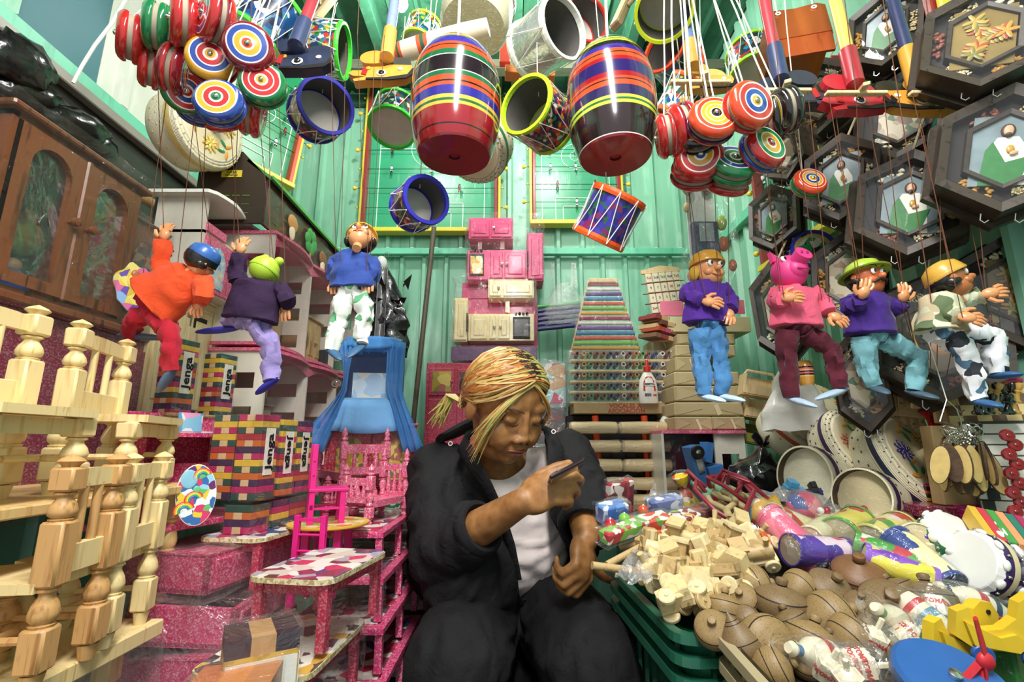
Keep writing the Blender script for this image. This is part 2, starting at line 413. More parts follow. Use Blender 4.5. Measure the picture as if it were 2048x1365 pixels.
# ------------------------------------------------------------------ yoyos
pole('hanging_rail', (-1.15, .78, 2.16), (1.0, .78, 2.16), .012, RAWW, 'wooden rail over the aisle that carries the yoyo strings')
pole('hanging_rail', (-1.15, 1.02, 2.3), (1.0, 1.02, 2.3), .012, RAWW, 'wooden rail over the aisle that carries the striped barrels and drums')
pole('hanging_rail', (-1.15, 1.45, 2.6), (1.0, 1.45, 2.6), .012, RAWW, 'rear wooden rail under the roof that carries drums and baskets')
def lac(h): return paint(h, .16, coat=.9, var=.12, bs=90)
cR, cDR, cB, cY, cW, cG, cO, cK, cP, cLY = '#b3201f', '#7d1020', '#23408f', '#d99c26', '#efe8dc', '#15713f', '#d6431f', '#1a1012', '#4a1038', '#e3d22c'
GROOVE = paint('#9a8f7c', .7)
def yoyo_mesh(pal):
    def f(b):
        hub, rings, rim, out = pal
        r = .0075; ms = []; pr = [(.0, .0185), (.0075, .0183)]; ms.append(lac(hub))
        rr = [(.002, cW)]+[x for c in rings for x in ((.0055, c), (.0014, cW))]
        tot = sum(x for x, _ in rr); k = .0215/tot
        q = .0075
        for wd, c in rr:
            q += wd*k; pr.append((q, .0183-.0012*(q/.03))); ms.append(lac(c))
        pr += [(.033, .0145), (.0362, .0105), (.037, .0072)]; ms += [lac(rim)]*3
        pr += [(.0368, .0055), (.0355, .0035), (.033, .003)]; ms += [lac(out), lac(out), lac(out)]
        pr += [(.012, .0025)]; ms += [GROOVE]
        b.lathe(pr, ms, n=36, cap=False)
        b.lathe([(r_, -z) for r_, z in pr], ms, n=36, cap=False)
        b.lathe([(.0325, -.0034), (.0325, .0034)], GROOVE, n=28)
    return cached(('yoyo', str(pal)), f)
NUT = lambda: cached('nut', lambda b: b.lathe([(.0038, 0), (.0038, .002), (.0022, .0035), (.0005, .004)], METAL, n=10))
def string(parent, p0, p1, r=.0012, wob=.004, name='string', mat=None):
    M = parent.matrix_basis.inverted(); pts = []
    for i in range(7):
        t = i/6; p = V(p0).lerp(V(p1), t); p.x += wob*math.sin(t*7+p0[0]*50)*(t*(1-t)*4); pts.append(M @ p)
    b = MB(); b.tube(pts, r, mat or STRING, 5); return b.obj(name, parent)
def yoyo(px, py, Y, nrm, pal, label, group, s=1.0, top=None, wtop=2.16):
    p = P(px, py, Y)
    if len(nrm) == 2:
        ray = (p-V((0, 0, H))).normalized(); pe = V((ray.y, -ray.x, 0)).normalized(); nrm = pe*math.cos(nrm[0])-ray*math.sin(nrm[0])+V((0, 0, nrm[1]))
    s *= 1.17; M = TM(p, nrm, s=s)
    t = thing('yoyo', label, 'yoyo', M, group)
    link('yoyo_body', yoyo_mesh(pal), t)
    for sg in (1, -1):
        link('hub_nut', NUT(), t, M=Matrix.Translation((0, 0, .0183*sg)) @ Matrix.Rotation(0 if sg > 0 else pi, 4, 'X'))
    tp = V((p.x*.95 if top is None else top, .78, wtop)); d = (tp-p).normalized()
    n = V(nrm).normalized(); e = (d-n*d.dot(n)).normalized()
    string(t, p+e*.03*s, tp, .0013)
YL = 'yoyos hanging in the bunch beside the pale wall sheet'; YR = 'yoyos hanging in the bunch before the seed picture frames'
pA = (cR, [cY, cW, cB], cR, cR); pB = (cY, [cR, cY], cB, cR); pC = (cY, [cR, cW, cR], cY, cG); pD = (cG, [cR, cY], cB, cB)
pE = (cR, [cR, cY], cR, cR); pG = (cG, [cO, cG], cG, cG); pF = (cB, [cR, cB], cR, cDR); pH = (cDR, [cR, cY, cB], cDR, cR)
for a in [(498, 98, .74, (.35, -.9, -.25), (cO, [cY, cB], cDR, cR), 'yoyo with orange, yellow and blue rings facing out, highest of the bunch beside navy stick', 1.0),
          (425, 122, .76, (.35, -.85, -.1), (cY, [cR, cB], cY, cDR), 'tilted yoyo with yellow centre, red and blue rings in the middle of the bunch', 1.0),
          (527, 172, .77, (.25, -.85, -.1), (cY, [cR, cR], cG, cG), 'yoyo with green rim and red rings around a yellow centre', .95),
          (440, 208, .74, (.2, -.88, .0), (cG, [cR, cY], cB, cB), 'lowest yoyo with green centre and broad blue rim', .95),
          (262, 76, .78, (.12, .12), pE, 'red yoyo seen edge-on, outermost beside the pale wall sheet', 1.05),
          (315, 55, .77, (.22, .15), pG, 'green yoyo seen edge-on', 1.05),
          (368, 44, .74, (.05, .15), pE, 'red yoyo seen edge-on just inside the green one', 1.1),
          (432, 38, .73, (-.3, -.1), pF, 'dark red yoyo edge-on with blue ring face, above the tilted one', 1.1),
          (302, 132, .82, (.08, .1), pE, 'red yoyo edge-on tucked below the green one', 1.0),
          (352, 140, .79, (.35, .05), pH, 'dark red yoyo turned half away below the edge-on red ones', 1.1),
          (372, 182, .82, (.55, -.6, -.5), (cR, [cB, cR], cG, cG), 'green-rimmed yoyo with red face peeping out below the dark red one', 1.0),
          (505, 228, .82, (.2, .0), pE, 'red yoyo hanging lowest behind the blue-rimmed one', 1.0),
          (395, 215, .86, (.6, -.7, .1), pD, 'blue and yellow yoyo half hidden behind the blue-rimmed one', .9),
          (448, 236, .84, (0, -.7, .5), pE, 'red yoyo showing only its rim under the blue-rimmed one', .9)]:
    yoyo(*a[:5], a[5], YL, a[6], top=-.42)
for a in [(1495, 216, .72, (.25, -.9, -.05), (cY, [cB, cR], cO, cR), 'big red yoyo with yellow centre and blue ring, nearest the black-edged disc', 1.0),
          (1424, 243, .74, (-.02, -.95, .1), (cK, [cLY, cY, cO], cO, cP), 'yoyo with black centre, yellow and orange rings and plum rim', 1.0),
          (1524, 300, .77, (.3, -.8, .1), (cR, [cY, cG], cR, cB), 'blue-rimmed yoyo with red centre, yellow and green rings', .98),
          (1392, 266, .78, (-.2, -.7, .1), (cY, [cLY, cY], cK, cK), 'black yoyo with yellow face behind the black-centred one', 1.05),
          (1334, 272, .80, (-.12, .05), pE, 'red yoyo seen edge-on next to the dark striped barrel', .95),
          (1364, 262, .79, (-.3, .05), (cR, [cY, cR], cR, cDR), 'dark red yoyo edge-on second from the dark striped barrel', 1.15),
          (1397, 318, .80, (-.15, -.7, -.1), (cB, [cY, cR], cR, cR), 'red yoyo with yellow ring below the black-centred one', 1.0),
          (1388, 345, .83, (-.1, -.6, .3), pF, 'lowest red yoyo with thin white rings at the barrel side', 1.0),
          (1462, 333, .80, (.05, -.7, .3), (cG, [cG, cB], cG, cG), 'green yoyo with blue and white rings below the cluster', 1.0),
          (1455, 362, .84, (.05, -.6, .5), pE, 'red yoyo hanging lowest under the green one', .98),
          (1548, 238, .78, (.15, .0), (cY, [cY, cO], cK, cK), 'black-rimmed yoyo squeezed beside the big red one', 1.0),
          (1570, 222, .76, (-.45, -.05), (cLY, [cLY, cLY], cK, cK), 'black-edged yoyo with plain yellow face, outermost by the frames', .95)]:
    yoyo(*a[:5], a[5], YR, a[6], top=.33)
yoyo(1617, 368, .98, (0, -.95, .25), (cY, [cB, cY, cO], cO, cG), 'single small yoyo with orange and blue rings hanging alone before a frame', 'single yoyo', .85, top=.55)
# two thin twisted loops
# ------------------------------------------------------------------ lacquered barrels
def barrel(px, py, Y, rad, h, bands, bottom, label, rot):
    p = P(px, py, Y); t = thing('striped_barrel', label, 'barrel', TM(p, rot=rot), 'lacquered striped barrels')
    def r(z): u = z/h; return rad*(1-.20*abs(2*u)**2.6) if u < 0 else rad*(1-.48*abs(2*u)**2.8)
    b = MB(); zs = [h/2]; ms = []; z = h/2
    tot = sum(x for x, _ in bands)
    for wd, c in bands:
        n = max(1, round(wd/tot*30))
        for k in range(n): z -= wd/tot*h/n; zs.append(z); ms.append(lac(c))
    b.lathe([(r(q), q) for q in zs], ms, n=56, cap=False)
    b.lathe([(.0001, h/2), (r(h/2), h/2)], lac(bands[0][1]), n=56, cap=False)
    b.obj('barrel_body', t)
    b = MB(); b.lathe([(r(-h/2), 0), (r(-h/2)-.003, -.004), (.0125, -.004), (.0124, .001), (.0001, .001)], [lac(bottom), paint(bottom, .35, coat=.5, var=.35, bs=120), BLACK, BLACK], Matrix.Translation((0, 0, -h/2)), 48); b.obj('barrel_bottom', t)
    b = MB(); b.lathe([(.02, 0), (.018, .008), (.006, .012), (.004, .022)], lac(bands[0][1]), Matrix.Translation((0, 0, h/2)), 16); b.obj('top_button', t)
    string(t, p+V((0, 0, h/2)), (p.x, p.y+.02, 2.3), .0035, .002)
    b = MB(); pp = []
    for i, a in enumerate([(.15, 1), (-.4, .6), (.5, .3)]): pass
    return t
hO, hN, hG, hM, hY, hK = '#cc4320', '#2b1f78', '#1d5c38', '#8c1620', '#d9a93a', '#17100f'
b1 = [(6, hM), (2, hY), (1, hG), (6, '#34258a'), (2, hO), (.8, hK), (3, hO), (3.4, hG), (.5, cW), (9, '#20161c'), (.5, cW), (2.6, hG), (3, hO), (1, hK), (2, hO), (5, '#2b2282'), (2, hY), (1.4, hG), (1.6, hY), (9, hM), (.7, hK), (4, hM)]
b2 = [(6, '#24141a'), (1.5, '#c9cc3c'), (.8, hG), (1.5, '#c9cc3c'), (3, hK), (3, hN), (2, hO), (.6, hK), (2, hO), (2, hM), (6, '#251a55'), (2.4, hM), (1.2, hO), (.6, hK), (2.4, hO), (4.6, '#251a4a'), (1.3, '#c9cc3c'), (1, hG), (1.4, '#c9cc3c'), (12, '#241417'), (.4, cW)]
barrel(912, 203, .95, .101, .27, b1, '#8a1a1e', 'large lacquered barrel with purple, orange, green and black bands and red bottom', (0, 0, .2))
barrel(1222, 206, .95, .099, .27, b2, '#8a1a24', 'large lacquered barrel, mostly black and purple, with thin lime bands', (-.03, .0, .9))
# ------------------------------------------------------------------ toy drums
def drum(px, py, Y, ax, rad, h, hoop, side, label, lace=9, head='open', strings=1, top=None, hw=.011, grp='toy drums hanging overhead', roll=0):
    p = P(px, py, Y); M = TM(p, ax, roll=roll); t = thing('toy_drum', label, 'drum', M, grp)
    b = MB(); n = 36
    b.lathe([(rad, -h/2), (rad, h/2)], side, n=n, cap=False)
    b.lathe([(rad-.0012, h/2), (rad-.0012, -h/2)], paint('#55524e', .7, var=.3, bs=30), n=n, cap=False); b.obj('drum_shell', t)
    hp = paint(hoop, .38, var=.05)
    for z in (-h/2, h/2):
        c = MB(); c.lathe([(rad-.004, -hw/2), (rad+.004, -hw/2), (rad+.0055, 0), (rad+.004, hw/2), (rad-.004, hw/2), (rad-.004, -hw/2)], hp, Matrix.Translation((0, 0, z)), n, False, False); c.obj('hoop', t)
    c = MB()
    if head == 'open': c.lathe([(rad-.002, 0), (.0001, .0005)], paint('#cfcbbf', .6, var=.15, bs=40), Matrix.Translation((0, 0, -h/2+.002)), n, False, False)  # paler head colour stands in for light coming through the thin skin
    else: c.lathe([(rad-.003, 0), (rad*.7, .0004)], paint(head[0], .45, var=.1), Matrix.Translation((0, 0, h/2-.001)), n, False, False); c.lathe([(rad*.7, 0), (.0001, .0004)], head[1], Matrix.Translation((0, 0, h/2-.0006)), n, False, False)
    c.obj('drumhead', t)
    c = MB(); pts = []
    for i in range(lace*2+1):
        a = 2*pi*i/(lace*2); z = (h/2+hw*.3) if i % 2 else (-h/2-hw*.3); q = rad+.0065
        pts.append((q*math.cos(a), q*math.sin(a), z))
    for i in range(len(pts)-1):
        a, b_ = V(pts[i]), V(pts[i+1]); k = (a+b_)/2; k = V((k.x, k.y, 0)).normalized()*(rad+.003)+V((0, 0, k.z))
        c.tube([a, a.lerp(k, .6), k, b_.lerp(k, .6), b_], .0011, WHITE, 5)
    c.obj('lacing', t)
    for i in range(strings):
        string(t, p+V((0, 0, rad*.8)), (p.x+.02*i if top is None else top, p.y+.05, 2.3 if Y < 1.3 else 2.6), .0013)
    return t
pr1 = prnt(['#1c6b46', '#1d2f63', '#30251f', '#2f7c9c', '#3b3b3b', '#d8d4c8', '#b02a22', '#183a2a'], 85, seed=1)
pr2 = prnt(['#2c2140', '#c13426', '#1d2f63', '#2a7f4c', '#e0d9c8', '#1a1a22', '#d58a2a', '#6a1f4a'], 110, seed=2)
pr3 = prnt(['#2f2a8c', '#3a2fae', '#241c66', '#4b35a8', '#1f5a3c', '#2a1f7a', '#7a2258', '#35309a'], 80, seed=3)
pr4 = prnt(['#e9efe9', '#2f7fb0', '#c63a2a', '#2d9a56', '#d9e8ee', '#1f4d8a', '#e6b53a', '#25583a'], 100, seed=4)
pr5 = prnt(['#1e3566', '#214b80', '#17264d', '#2f7f9c', '#1a4f8c', '#0f1d33', '#3a5b9a', '#c8d4d8'], 60, seed=5)
foil = paint('#cfd6cf', .22, metal=.75, var=.25, bump=.6, bs=70)
drum(641, 222, 1.05, (.62, -.72, -.22), .064, .085, '#2c2a9c', pr1, 'blue-hooped toy drum, open end outward, hanging under the navy horse head stick')
drum(838, 409, 1.02, (.58, -.8, -.12), .052, .075, '#2b28a8', pr2, 'blue-hooped toy drum hanging lowest, between puppet and striped barrel')
drum(1078, 232, 1.05, (-.6, -.78, -.05), .07, .11, '#b6dc2c', pr2, 'lime-hooped toy drum hanging between the two striped barrels')
drum(1217, 436, 1.0, (.42, -.42, .8), .058, .1, '#ef5a1d', pr3, 'purple toy drum with orange hoops and printed head, hanging low over the kitchens', head=('#f0c8b0', prnt(['#22202a', '#e8e2d8', '#c8483a', '#22202a', '#b0a8a0'], 55, seed=9)), hw=.014)
drum(1092, 80, 1.12, (.62, -.74, -.16), .078, .13, '#e4e6da', foil, 'silver foil toy drum with white hoops above the lime-hooped drum', lace=6, hw=.016)
drum(652, 97, 1.2, (.93, .1, -.1), .072, .1, '#4be03c', pr4, 'printed toy drum with bright green hoops behind the navy horse head stick')
drum(790, 238, 1.25, (.05, .35, .93), .066, .085, '#3fd034', pr1, 'green-hooped toy drum hanging upright behind the yellow horse head')
drum(1348, 118, 1.3, (-.72, -.66, 0), .068, .11, '#ee4f2a', pr5, 'toy drum with orange hoops and blue shell behind the dark striped barrel')
drum(1330, 12, 1.05, (-.25, -.45, -.85), .07, .09, '#cfe02e', pr2, 'lime-hooped drum seen from below at the roof beside the yoyo strings', head='open')
drum(1505, 125, 1.35, (.05, .2, .97), .072, .1, '#a9dd2c', pr1, 'green-shelled drum with lime hoops behind the yoyo strings')
drum(1160, 55, 1.45, (.3, -.9, -.2), .078, .1, '#cf2f28', paint('#b0402f', .3), 'red-hooped drum behind the silver foil drum')
drum(535, 48, 1.15, (.45, .1, .85), .075, .13, '#57e03c', pr5, 'deep blue toy drum with bright green hoops behind the yoyos')
drum(1368, 198, 1.15, (.4, -.5, .75), .055, .09, '#e8642c', pr4, 'small printed drum with orange hoop between dark barrel and yoyos')
drum(1622, 505, 1.25, (-.25, -.95, .1), .052, .04, '#2b2ab0', prnt(['#e8b83a', '#d8402a', '#efe8e0', '#2f8f5a'], 50, seed=11), 'shallow purple-hooped drum with printed face among the seed frames', head=('#d8c87a', prnt(['#e8d23a', '#efe8e0', '#d8402a', '#2b2b2b', '#efe8e0', '#3a9a5a'], 60, seed=12)))
drum(845, 70, 1.5, (.2, .1, .95), .06, .09, '#c6dc3c', pr4, 'lime-hooped drum behind the wooden pin')
# ------------------------------------------------------------------ woven baskets
IV = weave('#ece4c8', '#cdbf98'); IVD = paint('#55412c', .8, var=.3)
def basket(name, p, ax, rad, h, label, band=None, flower=None, open_=False, knob=False, grp='round woven tortilla baskets', roll=0, s=1, inner='#4a3a26', strg=None):
    t = thing(name, label, 'basket', TM(p, ax, roll=roll, s=s), grp)
    b = MB(); pr = [(rad*.86, -h/2), (rad*.97, -h*.36), (rad, -h*.1), (rad, h*.28)]
    b.lathe(pr, IV, n=44)
    if open_:
        b.lathe([(rad, h*.28), (rad*1.01, h/2), (rad*.95, h/2), (rad*.94, -h*.3), (.0001, -h*.32)], [IV, IV, paint(inner, .8, var=.3, bs=50)], n=44, cap=False)
    b.obj('basket_body', t)
    if not open_:
        b = MB(); b.lathe([(rad*1.03, h*.2), (rad*1.04, h*.38), (rad*.99, h*.5), (rad*.84, h*.56), (rad*.8, h*.57)], IV, n=44, cap=False)
        b.lathe([(rad*.8, h*.57), (.0001, h*.6)], paint('#e6d6b0', .4, coat=.4, var=.1, bs=20), n=44, cap=False)
        b.obj('lid', t)
    if band:
        bm_ = paint(band, .5, var=.3, bs=200)
        b = MB(); b.lathe([(rad*1.045, h*.25), (rad*1.05, h*.32), (rad*1.04, h*.39)], bm_, n=44, cap=False); b.obj('painted_band', t)
    sm = MB()
    for ring_ in ((-h*.2, .0), (-h*.02, .5)) if not open_ else ((h*.12, 0), (h*.34, .5)):
        for i in range(22):
            a = 2*pi*(i+ring_[1])/22
            sm.box((0, 0, 0), (.0016, .005, .0022), paint(band or '#5a1a3a', .6), Matrix.Rotation(a, 4, 'Z') @ Matrix.Translation((rad*1.003, 0, ring_[0])))
    if not open_:
        for rr in (.98, .9):
            for i in range(30):
                a = 2*pi*(i+rr*5)/30; sm.box((0, 0, 0), (.004, .0018, .0012), paint(band or '#5a1a3a', .6), Matrix.Rotation(a, 4, 'Z') @ Matrix.Translation((rad*rr, 0, h*(.51 if rr > .95 else .545))))
    sm.obj('dark_stitches', t, kind='stuff')
    if flower:
        fr = random.Random(hash(label) % 1000 if 0 else len(label)*7)
        z = h*.6
        for k in range(3):
            a0 = 2*pi*k/3+.5; c = V((math.cos(a0), math.sin(a0), 0))*rad*.47
            b = MB(); fm = paint(flower[k % len(flower)], .3, coat=.5)
            for ly in range(3):
                for i in range(9-ly*2):
                    a = 2*pi*i/(9-ly*2)+ly; q = c+V((math.cos(a), math.sin(a), 0))*rad*(.17-ly*.05)
                    b.ell(q+V((0, 0, z+ly*.0008)), (rad*.07, rad*.035, .0012), fm, (0, 0, a), 8, 4)
                    b.ell(q+V((0, 0, z+ly*.0008+.001)), (rad*.04, rad*.008, .0008), WHITE, (0, 0, a+.4), 6, 4)
            b.obj('painted_flower', t)
            b = MB(); lm = paint('#2f8a4a', .3, coat=.5)
            for i in range(5):
                a = a0+.45+i*.17; q = V((math.cos(a), math.sin(a), 0))*rad*(.42+.14*(i % 3))
                b.ell(q+V((0, 0, z)), (rad*.12, rad*.045, .0012), lm if i % 2 else paint('#e0a03a', .3), (0, 0, a+1.2*(i % 3)), 8, 4)
            b.obj('painted_leaves', t, kind='stuff')
    if knob:
        b = MB(); b.lathe([(.014, 0), (.016, .02), (.012, .034), (.001, .037)], paint('#d8c49a', .5), Matrix.Translation((0, 0, h*.57))); b.obj('lid_knob', t)
    if strg: string(t, p, strg, .0015)
    return t
basket('woven_basket', P(388, 262, 1.2), (.96, -.28, -.04), .108, .12, 'round woven basket with painted lid and wooden knob hanging on the pale wall sheet', '#c9ab62', ['#d8b23a', '#c86a8a', '#e0c03a'], knob=True, strg=(-.78, 1.2, 2.6))
basket('woven_basket', P(955, 25, 1.25), (0.1, .25, .95), .11, .17, 'deep cream woven basket hanging above the purple banded barrel', '#8a3a30', None, open_=True, strg=(-.1, 1.45, 2.6))
basket('woven_basket', P(957, 288, 1.22), (-.35, -.5, -.75), .098, .09, 'round basket with green band hidden behind the purple banded barrel', '#2f6a44', None, strg=(-.08, 1.45, 2.6))
# ------------------------------------------------------------------ horse head sticks
def horse(px, py, pole_px, Y, cols, pcols, face, label, s=1.0):
    """head hangs at px,py; pole rises; face: +1 nose to the right"""
    p = P(px, py, Y); t = thing('hobby_horse_stick', label, 'hobby horse', TM(p, rot=(R(-18), 0, 0)), 'wooden animal head sticks')
    M1, M2 = paint(cols[0], .4, var=.2, coat=.2), paint(cols[1], .4, var=.2, coat=.2)
    f = face
    def pr(b, poly, z0, z1, m): b.prism([(x*f*s, y*s) for x, y in (poly if f > 0 else poly[::-1])], z0, z1, m, Matrix.Rotation(pi/2, 4, 'X'))
    head = [(-.055, .02), (-.06, -.005), (-.045, -.022), (-.01, -.03), (.03, -.03), (.052, -.034), (.056, -.027), (.03, -.018), (.058, -.016), (.068, -.008), (.062, .002), (.04, .002), (.036, .012), (.0, .016), (-.01, .022)]
    b = MB(); pr(b, head, -.010, .010, M1); b.obj('head', t)
    b = MB(); pr(b, [(-.058, .006), (-.05, -.014), (-.01, -.024), (.03, -.025), (.03, -.03), (-.015, -.032), (-.05, -.026), (-.064, -.008)], .0101, .0125, BLACK); b.obj('painted_mane', t)
    for k, (dx, mm) in enumerate(((-.022, M2), (.024, M1))):
        lobe = [(dx+.028*math.cos(a), .042+.024*math.sin(a)) for a in [pi*2*i/18 for i in range(18)]]
        b = MB(); pr(b, [(x, max(y, .02)) for x, y in lobe], (.002 if k else -.012), (.014 if k else -.002), mm); b.obj('ear_plate', t)
    b = MB(); F_ = Matrix.Translation((.002*f*s, -.011, -.008*s)) @ Matrix.Rotation(pi/2, 4, 'X')
    b.lathe([(.0115, 0), (.0115, .001), (.0001, .0012)], WHITE, F_, 20); b.ell((0, 0, .0), (.008, .008, .006), paint('#0c100c', .08, coat=1), M=F_); b.obj('eye', t)
    for q, c in (((-.034, .006), '#e0e0d8'), ((.03, .008), '#c9a03a')):
        b = MB(); b.lathe([(.005*s, 0), (.005*s, .0015)], paint(c, .4), Matrix.Translation((q[0]*f*s, -.0105, q[1]*s)) @ Matrix.Rotation(pi/2, 4, 'X'), 12); b.obj('painted_disc', t)
    b = MB(); pr(b, [(.03, .012), (.04, .012), (.042, -.012), (.032, -.016)], .0101, .012, paint('#a02020', .4)); b.obj('bridle_strap', t)
    # pole: leans up towards the rail
    pt = V((((pole_px-1024)/F)/.83*Y, Y+.02, H+1.05*Y)); Mi = t.matrix_basis.inverted(); a = P(pole_px+(pole_px-1024)*.035, py-35, Y-.015); d = (pt-a).normalized()
    b = MB(); b.cyl(Mi @ a, Mi @ (a+d*.085*s), .0165, .0165, M2 if pcols[0] is None else paint(pcols[0], .4, coat=.3, var=.15), 18)
    b.obj('pole_socket', t)
    b = MB(); b.cyl(Mi @ (a+d*.085*s), Mi @ (a+d*.6*s), .0125, .0125, paint(pcols[1], .4, coat=.3, var=.15), 16); b.obj('pole_shaft', t)
horse(603, 128, 606, .88, ('#232b44', '#20283e'), ('#2f3b60', '#a8323e'), -1, 'navy horse head stick with crimson shaft beside the yoyo bunch', 1.15)
horse(768, 150, 782, 1.0, ('#d9953a', '#3a3a34'), ('#d2a24e', '#8494c4'), -1, 'yellow spotted horse head stick with pale blue shaft before the wooden pin', 1.2)
horse(1418, 168, 1375, 1.05, ('#c99a4a', '#d2a860'), ('#d2a24e', '#6f86b8'), -1, 'tan horse head stick with blue shaft behind the yoyo strings', 1.05)
horse(1585, 195, 1543, .88, ('#2a2c3c', '#2c3144'), ('#2f3b60', '#a8323e'), 1, 'dark navy horse head stick with crimson shaft before the copper cradle', 1.15)
horse(1712, 205, 1688, .86, ('#a8242e', '#a32430'), ('#9c2230', '#d0b455'), -1, 'red horse head stick with pale yellow shaft', 1.15)
horse(1830, 205, 1806, .86, ('#d29236', '#20201c'), ('#cf9434', '#2c3158'), 1, 'yellow horse head stick with navy shaft, next to the red one', 1.2)
# wooden pin, copper cradle, bats
t = thing('wooden_pin', 'long pale wooden pin with orange and green stripes lying behind the purple banded barrel', 'club', TM(P(860, 88, 1.08), (-.95, .2, -.12)))
b = MB(); W_ = paint('#e4d6bc', .5, var=.15, bs=200); O_ = paint('#d9572c', .5); G_ = paint('#2f5a40', .5)
b.lathe([(.022, -.16), (.026, -.1), (.028, .0), (.0275, .01), (.0275, .02), (.0272, .03), (.026, .075), (.0255, .082), (.0248, .088), (.024, .095), (.019, .118), (.001, .124)],
        [W_, W_, O_, G_, O_, W_, O_, G_, O_, W_, W_], n=28); b.obj('pin_body', t); string(t, P(860, 88, 1.08), (-.16, 1.02, 2.3), .0012)
t = thing('doll_cradle', 'glossy copper-coloured doll cradle hung by white cords above navy horse head', 'cradle', TM(P(1590, 75, 1.02), rot=(R(-14), 0, R(-14))))
CO = paint('#c46a38', .22, metal=.55, coat=.6, var=.2, bs=12)
b = MB(); b.prism([(-.062, -.05), (.062, -.05), (.066, .05), (.05, .062), (.0, .056), (-.052, .062), (-.066, .05)], 0, .008, CO, TM((0, -.03, 0), rot=(pi/2, 0, 0))); b.obj('end_board', t)
b = MB(); b.box((0, .03, -.045), (.118, .12, .008), CO); b.obj('bottom_board', t)
for s_ in (-1, 1):
    b = MB(); b.box((s_*.062, .03, 0), (.008, .12, .1), CO); b.obj('side_board', t)
    q = t.matrix_basis @ V((s_*.04, -.034, .045)); string(t, q, (q.x+.01*s_, 1.02, 2.3), .002); b = MB(); b.ring(.005, .0018, WHITE, TM((s_*.04, -.04, .045), rot=(pi/2, 0, 0)), 12, 6); b.obj('cord_knot', t)
b = MB(); b.prism([(-.062, -.05), (.062, -.05), (.056, -.115), (-.056, -.115)], 0, .006, wood('#9a4a26', '#6e2c14', (20, 20, 5), .2, .6), TM((0, -.03, 0), rot=(pi/2, 0, 0))); b.obj('lower_board', t)
for i, (px, py, ax, lb) in enumerate(((640, 20, (.4, .1, .85), 'mallet hanging under the roof beside the crimson shaft'), (1245, 22, (.3, .2, .8), 'mallet hanging under the roof above the dark striped barrel'))):
    t = thing('wooden_mallet', 'grey wooden '+lb, 'mallet', TM(P(px, py, 1.5), ax)); MW = wood('#8a7654', '#5f4f36')
    b = MB(); b.box((0, 0, 0), (.05, .03, .2), MW, ch=.006); b.obj('mallet_head', t)
    b = MB(); b.cyl((-.03, 0, 0), (-.09, 0, .02), .008, .008, MW); b.ell((-.09, 0, .02), .014, MW); b.obj('handle', t)
for i, (px, py, lb) in enumerate(((1075, 150, 'orange wooden shelf bar beneath the silver foil drum'),)):
    t = MB(); t.box((0, 0, 0), (.18, .05, .03), paint('#d97a2e', .4, var=.1), ch=.002); o = t.obj('shelf_bar', label=lb, cat='shelf'); o.matrix_basis = TM(P(px-15, py, 1.5), rot=(0, R(6), 0))
    t = MB(); t.box((0, 0, 0), (.04, .03, .26), paint('#c8452a', .4, var=.1), ch=.002); o = t.obj('red_post', label='red wooden upright behind the silver foil drum', cat='post'); o.matrix_basis = TM(P(1010, 70, 1.52))
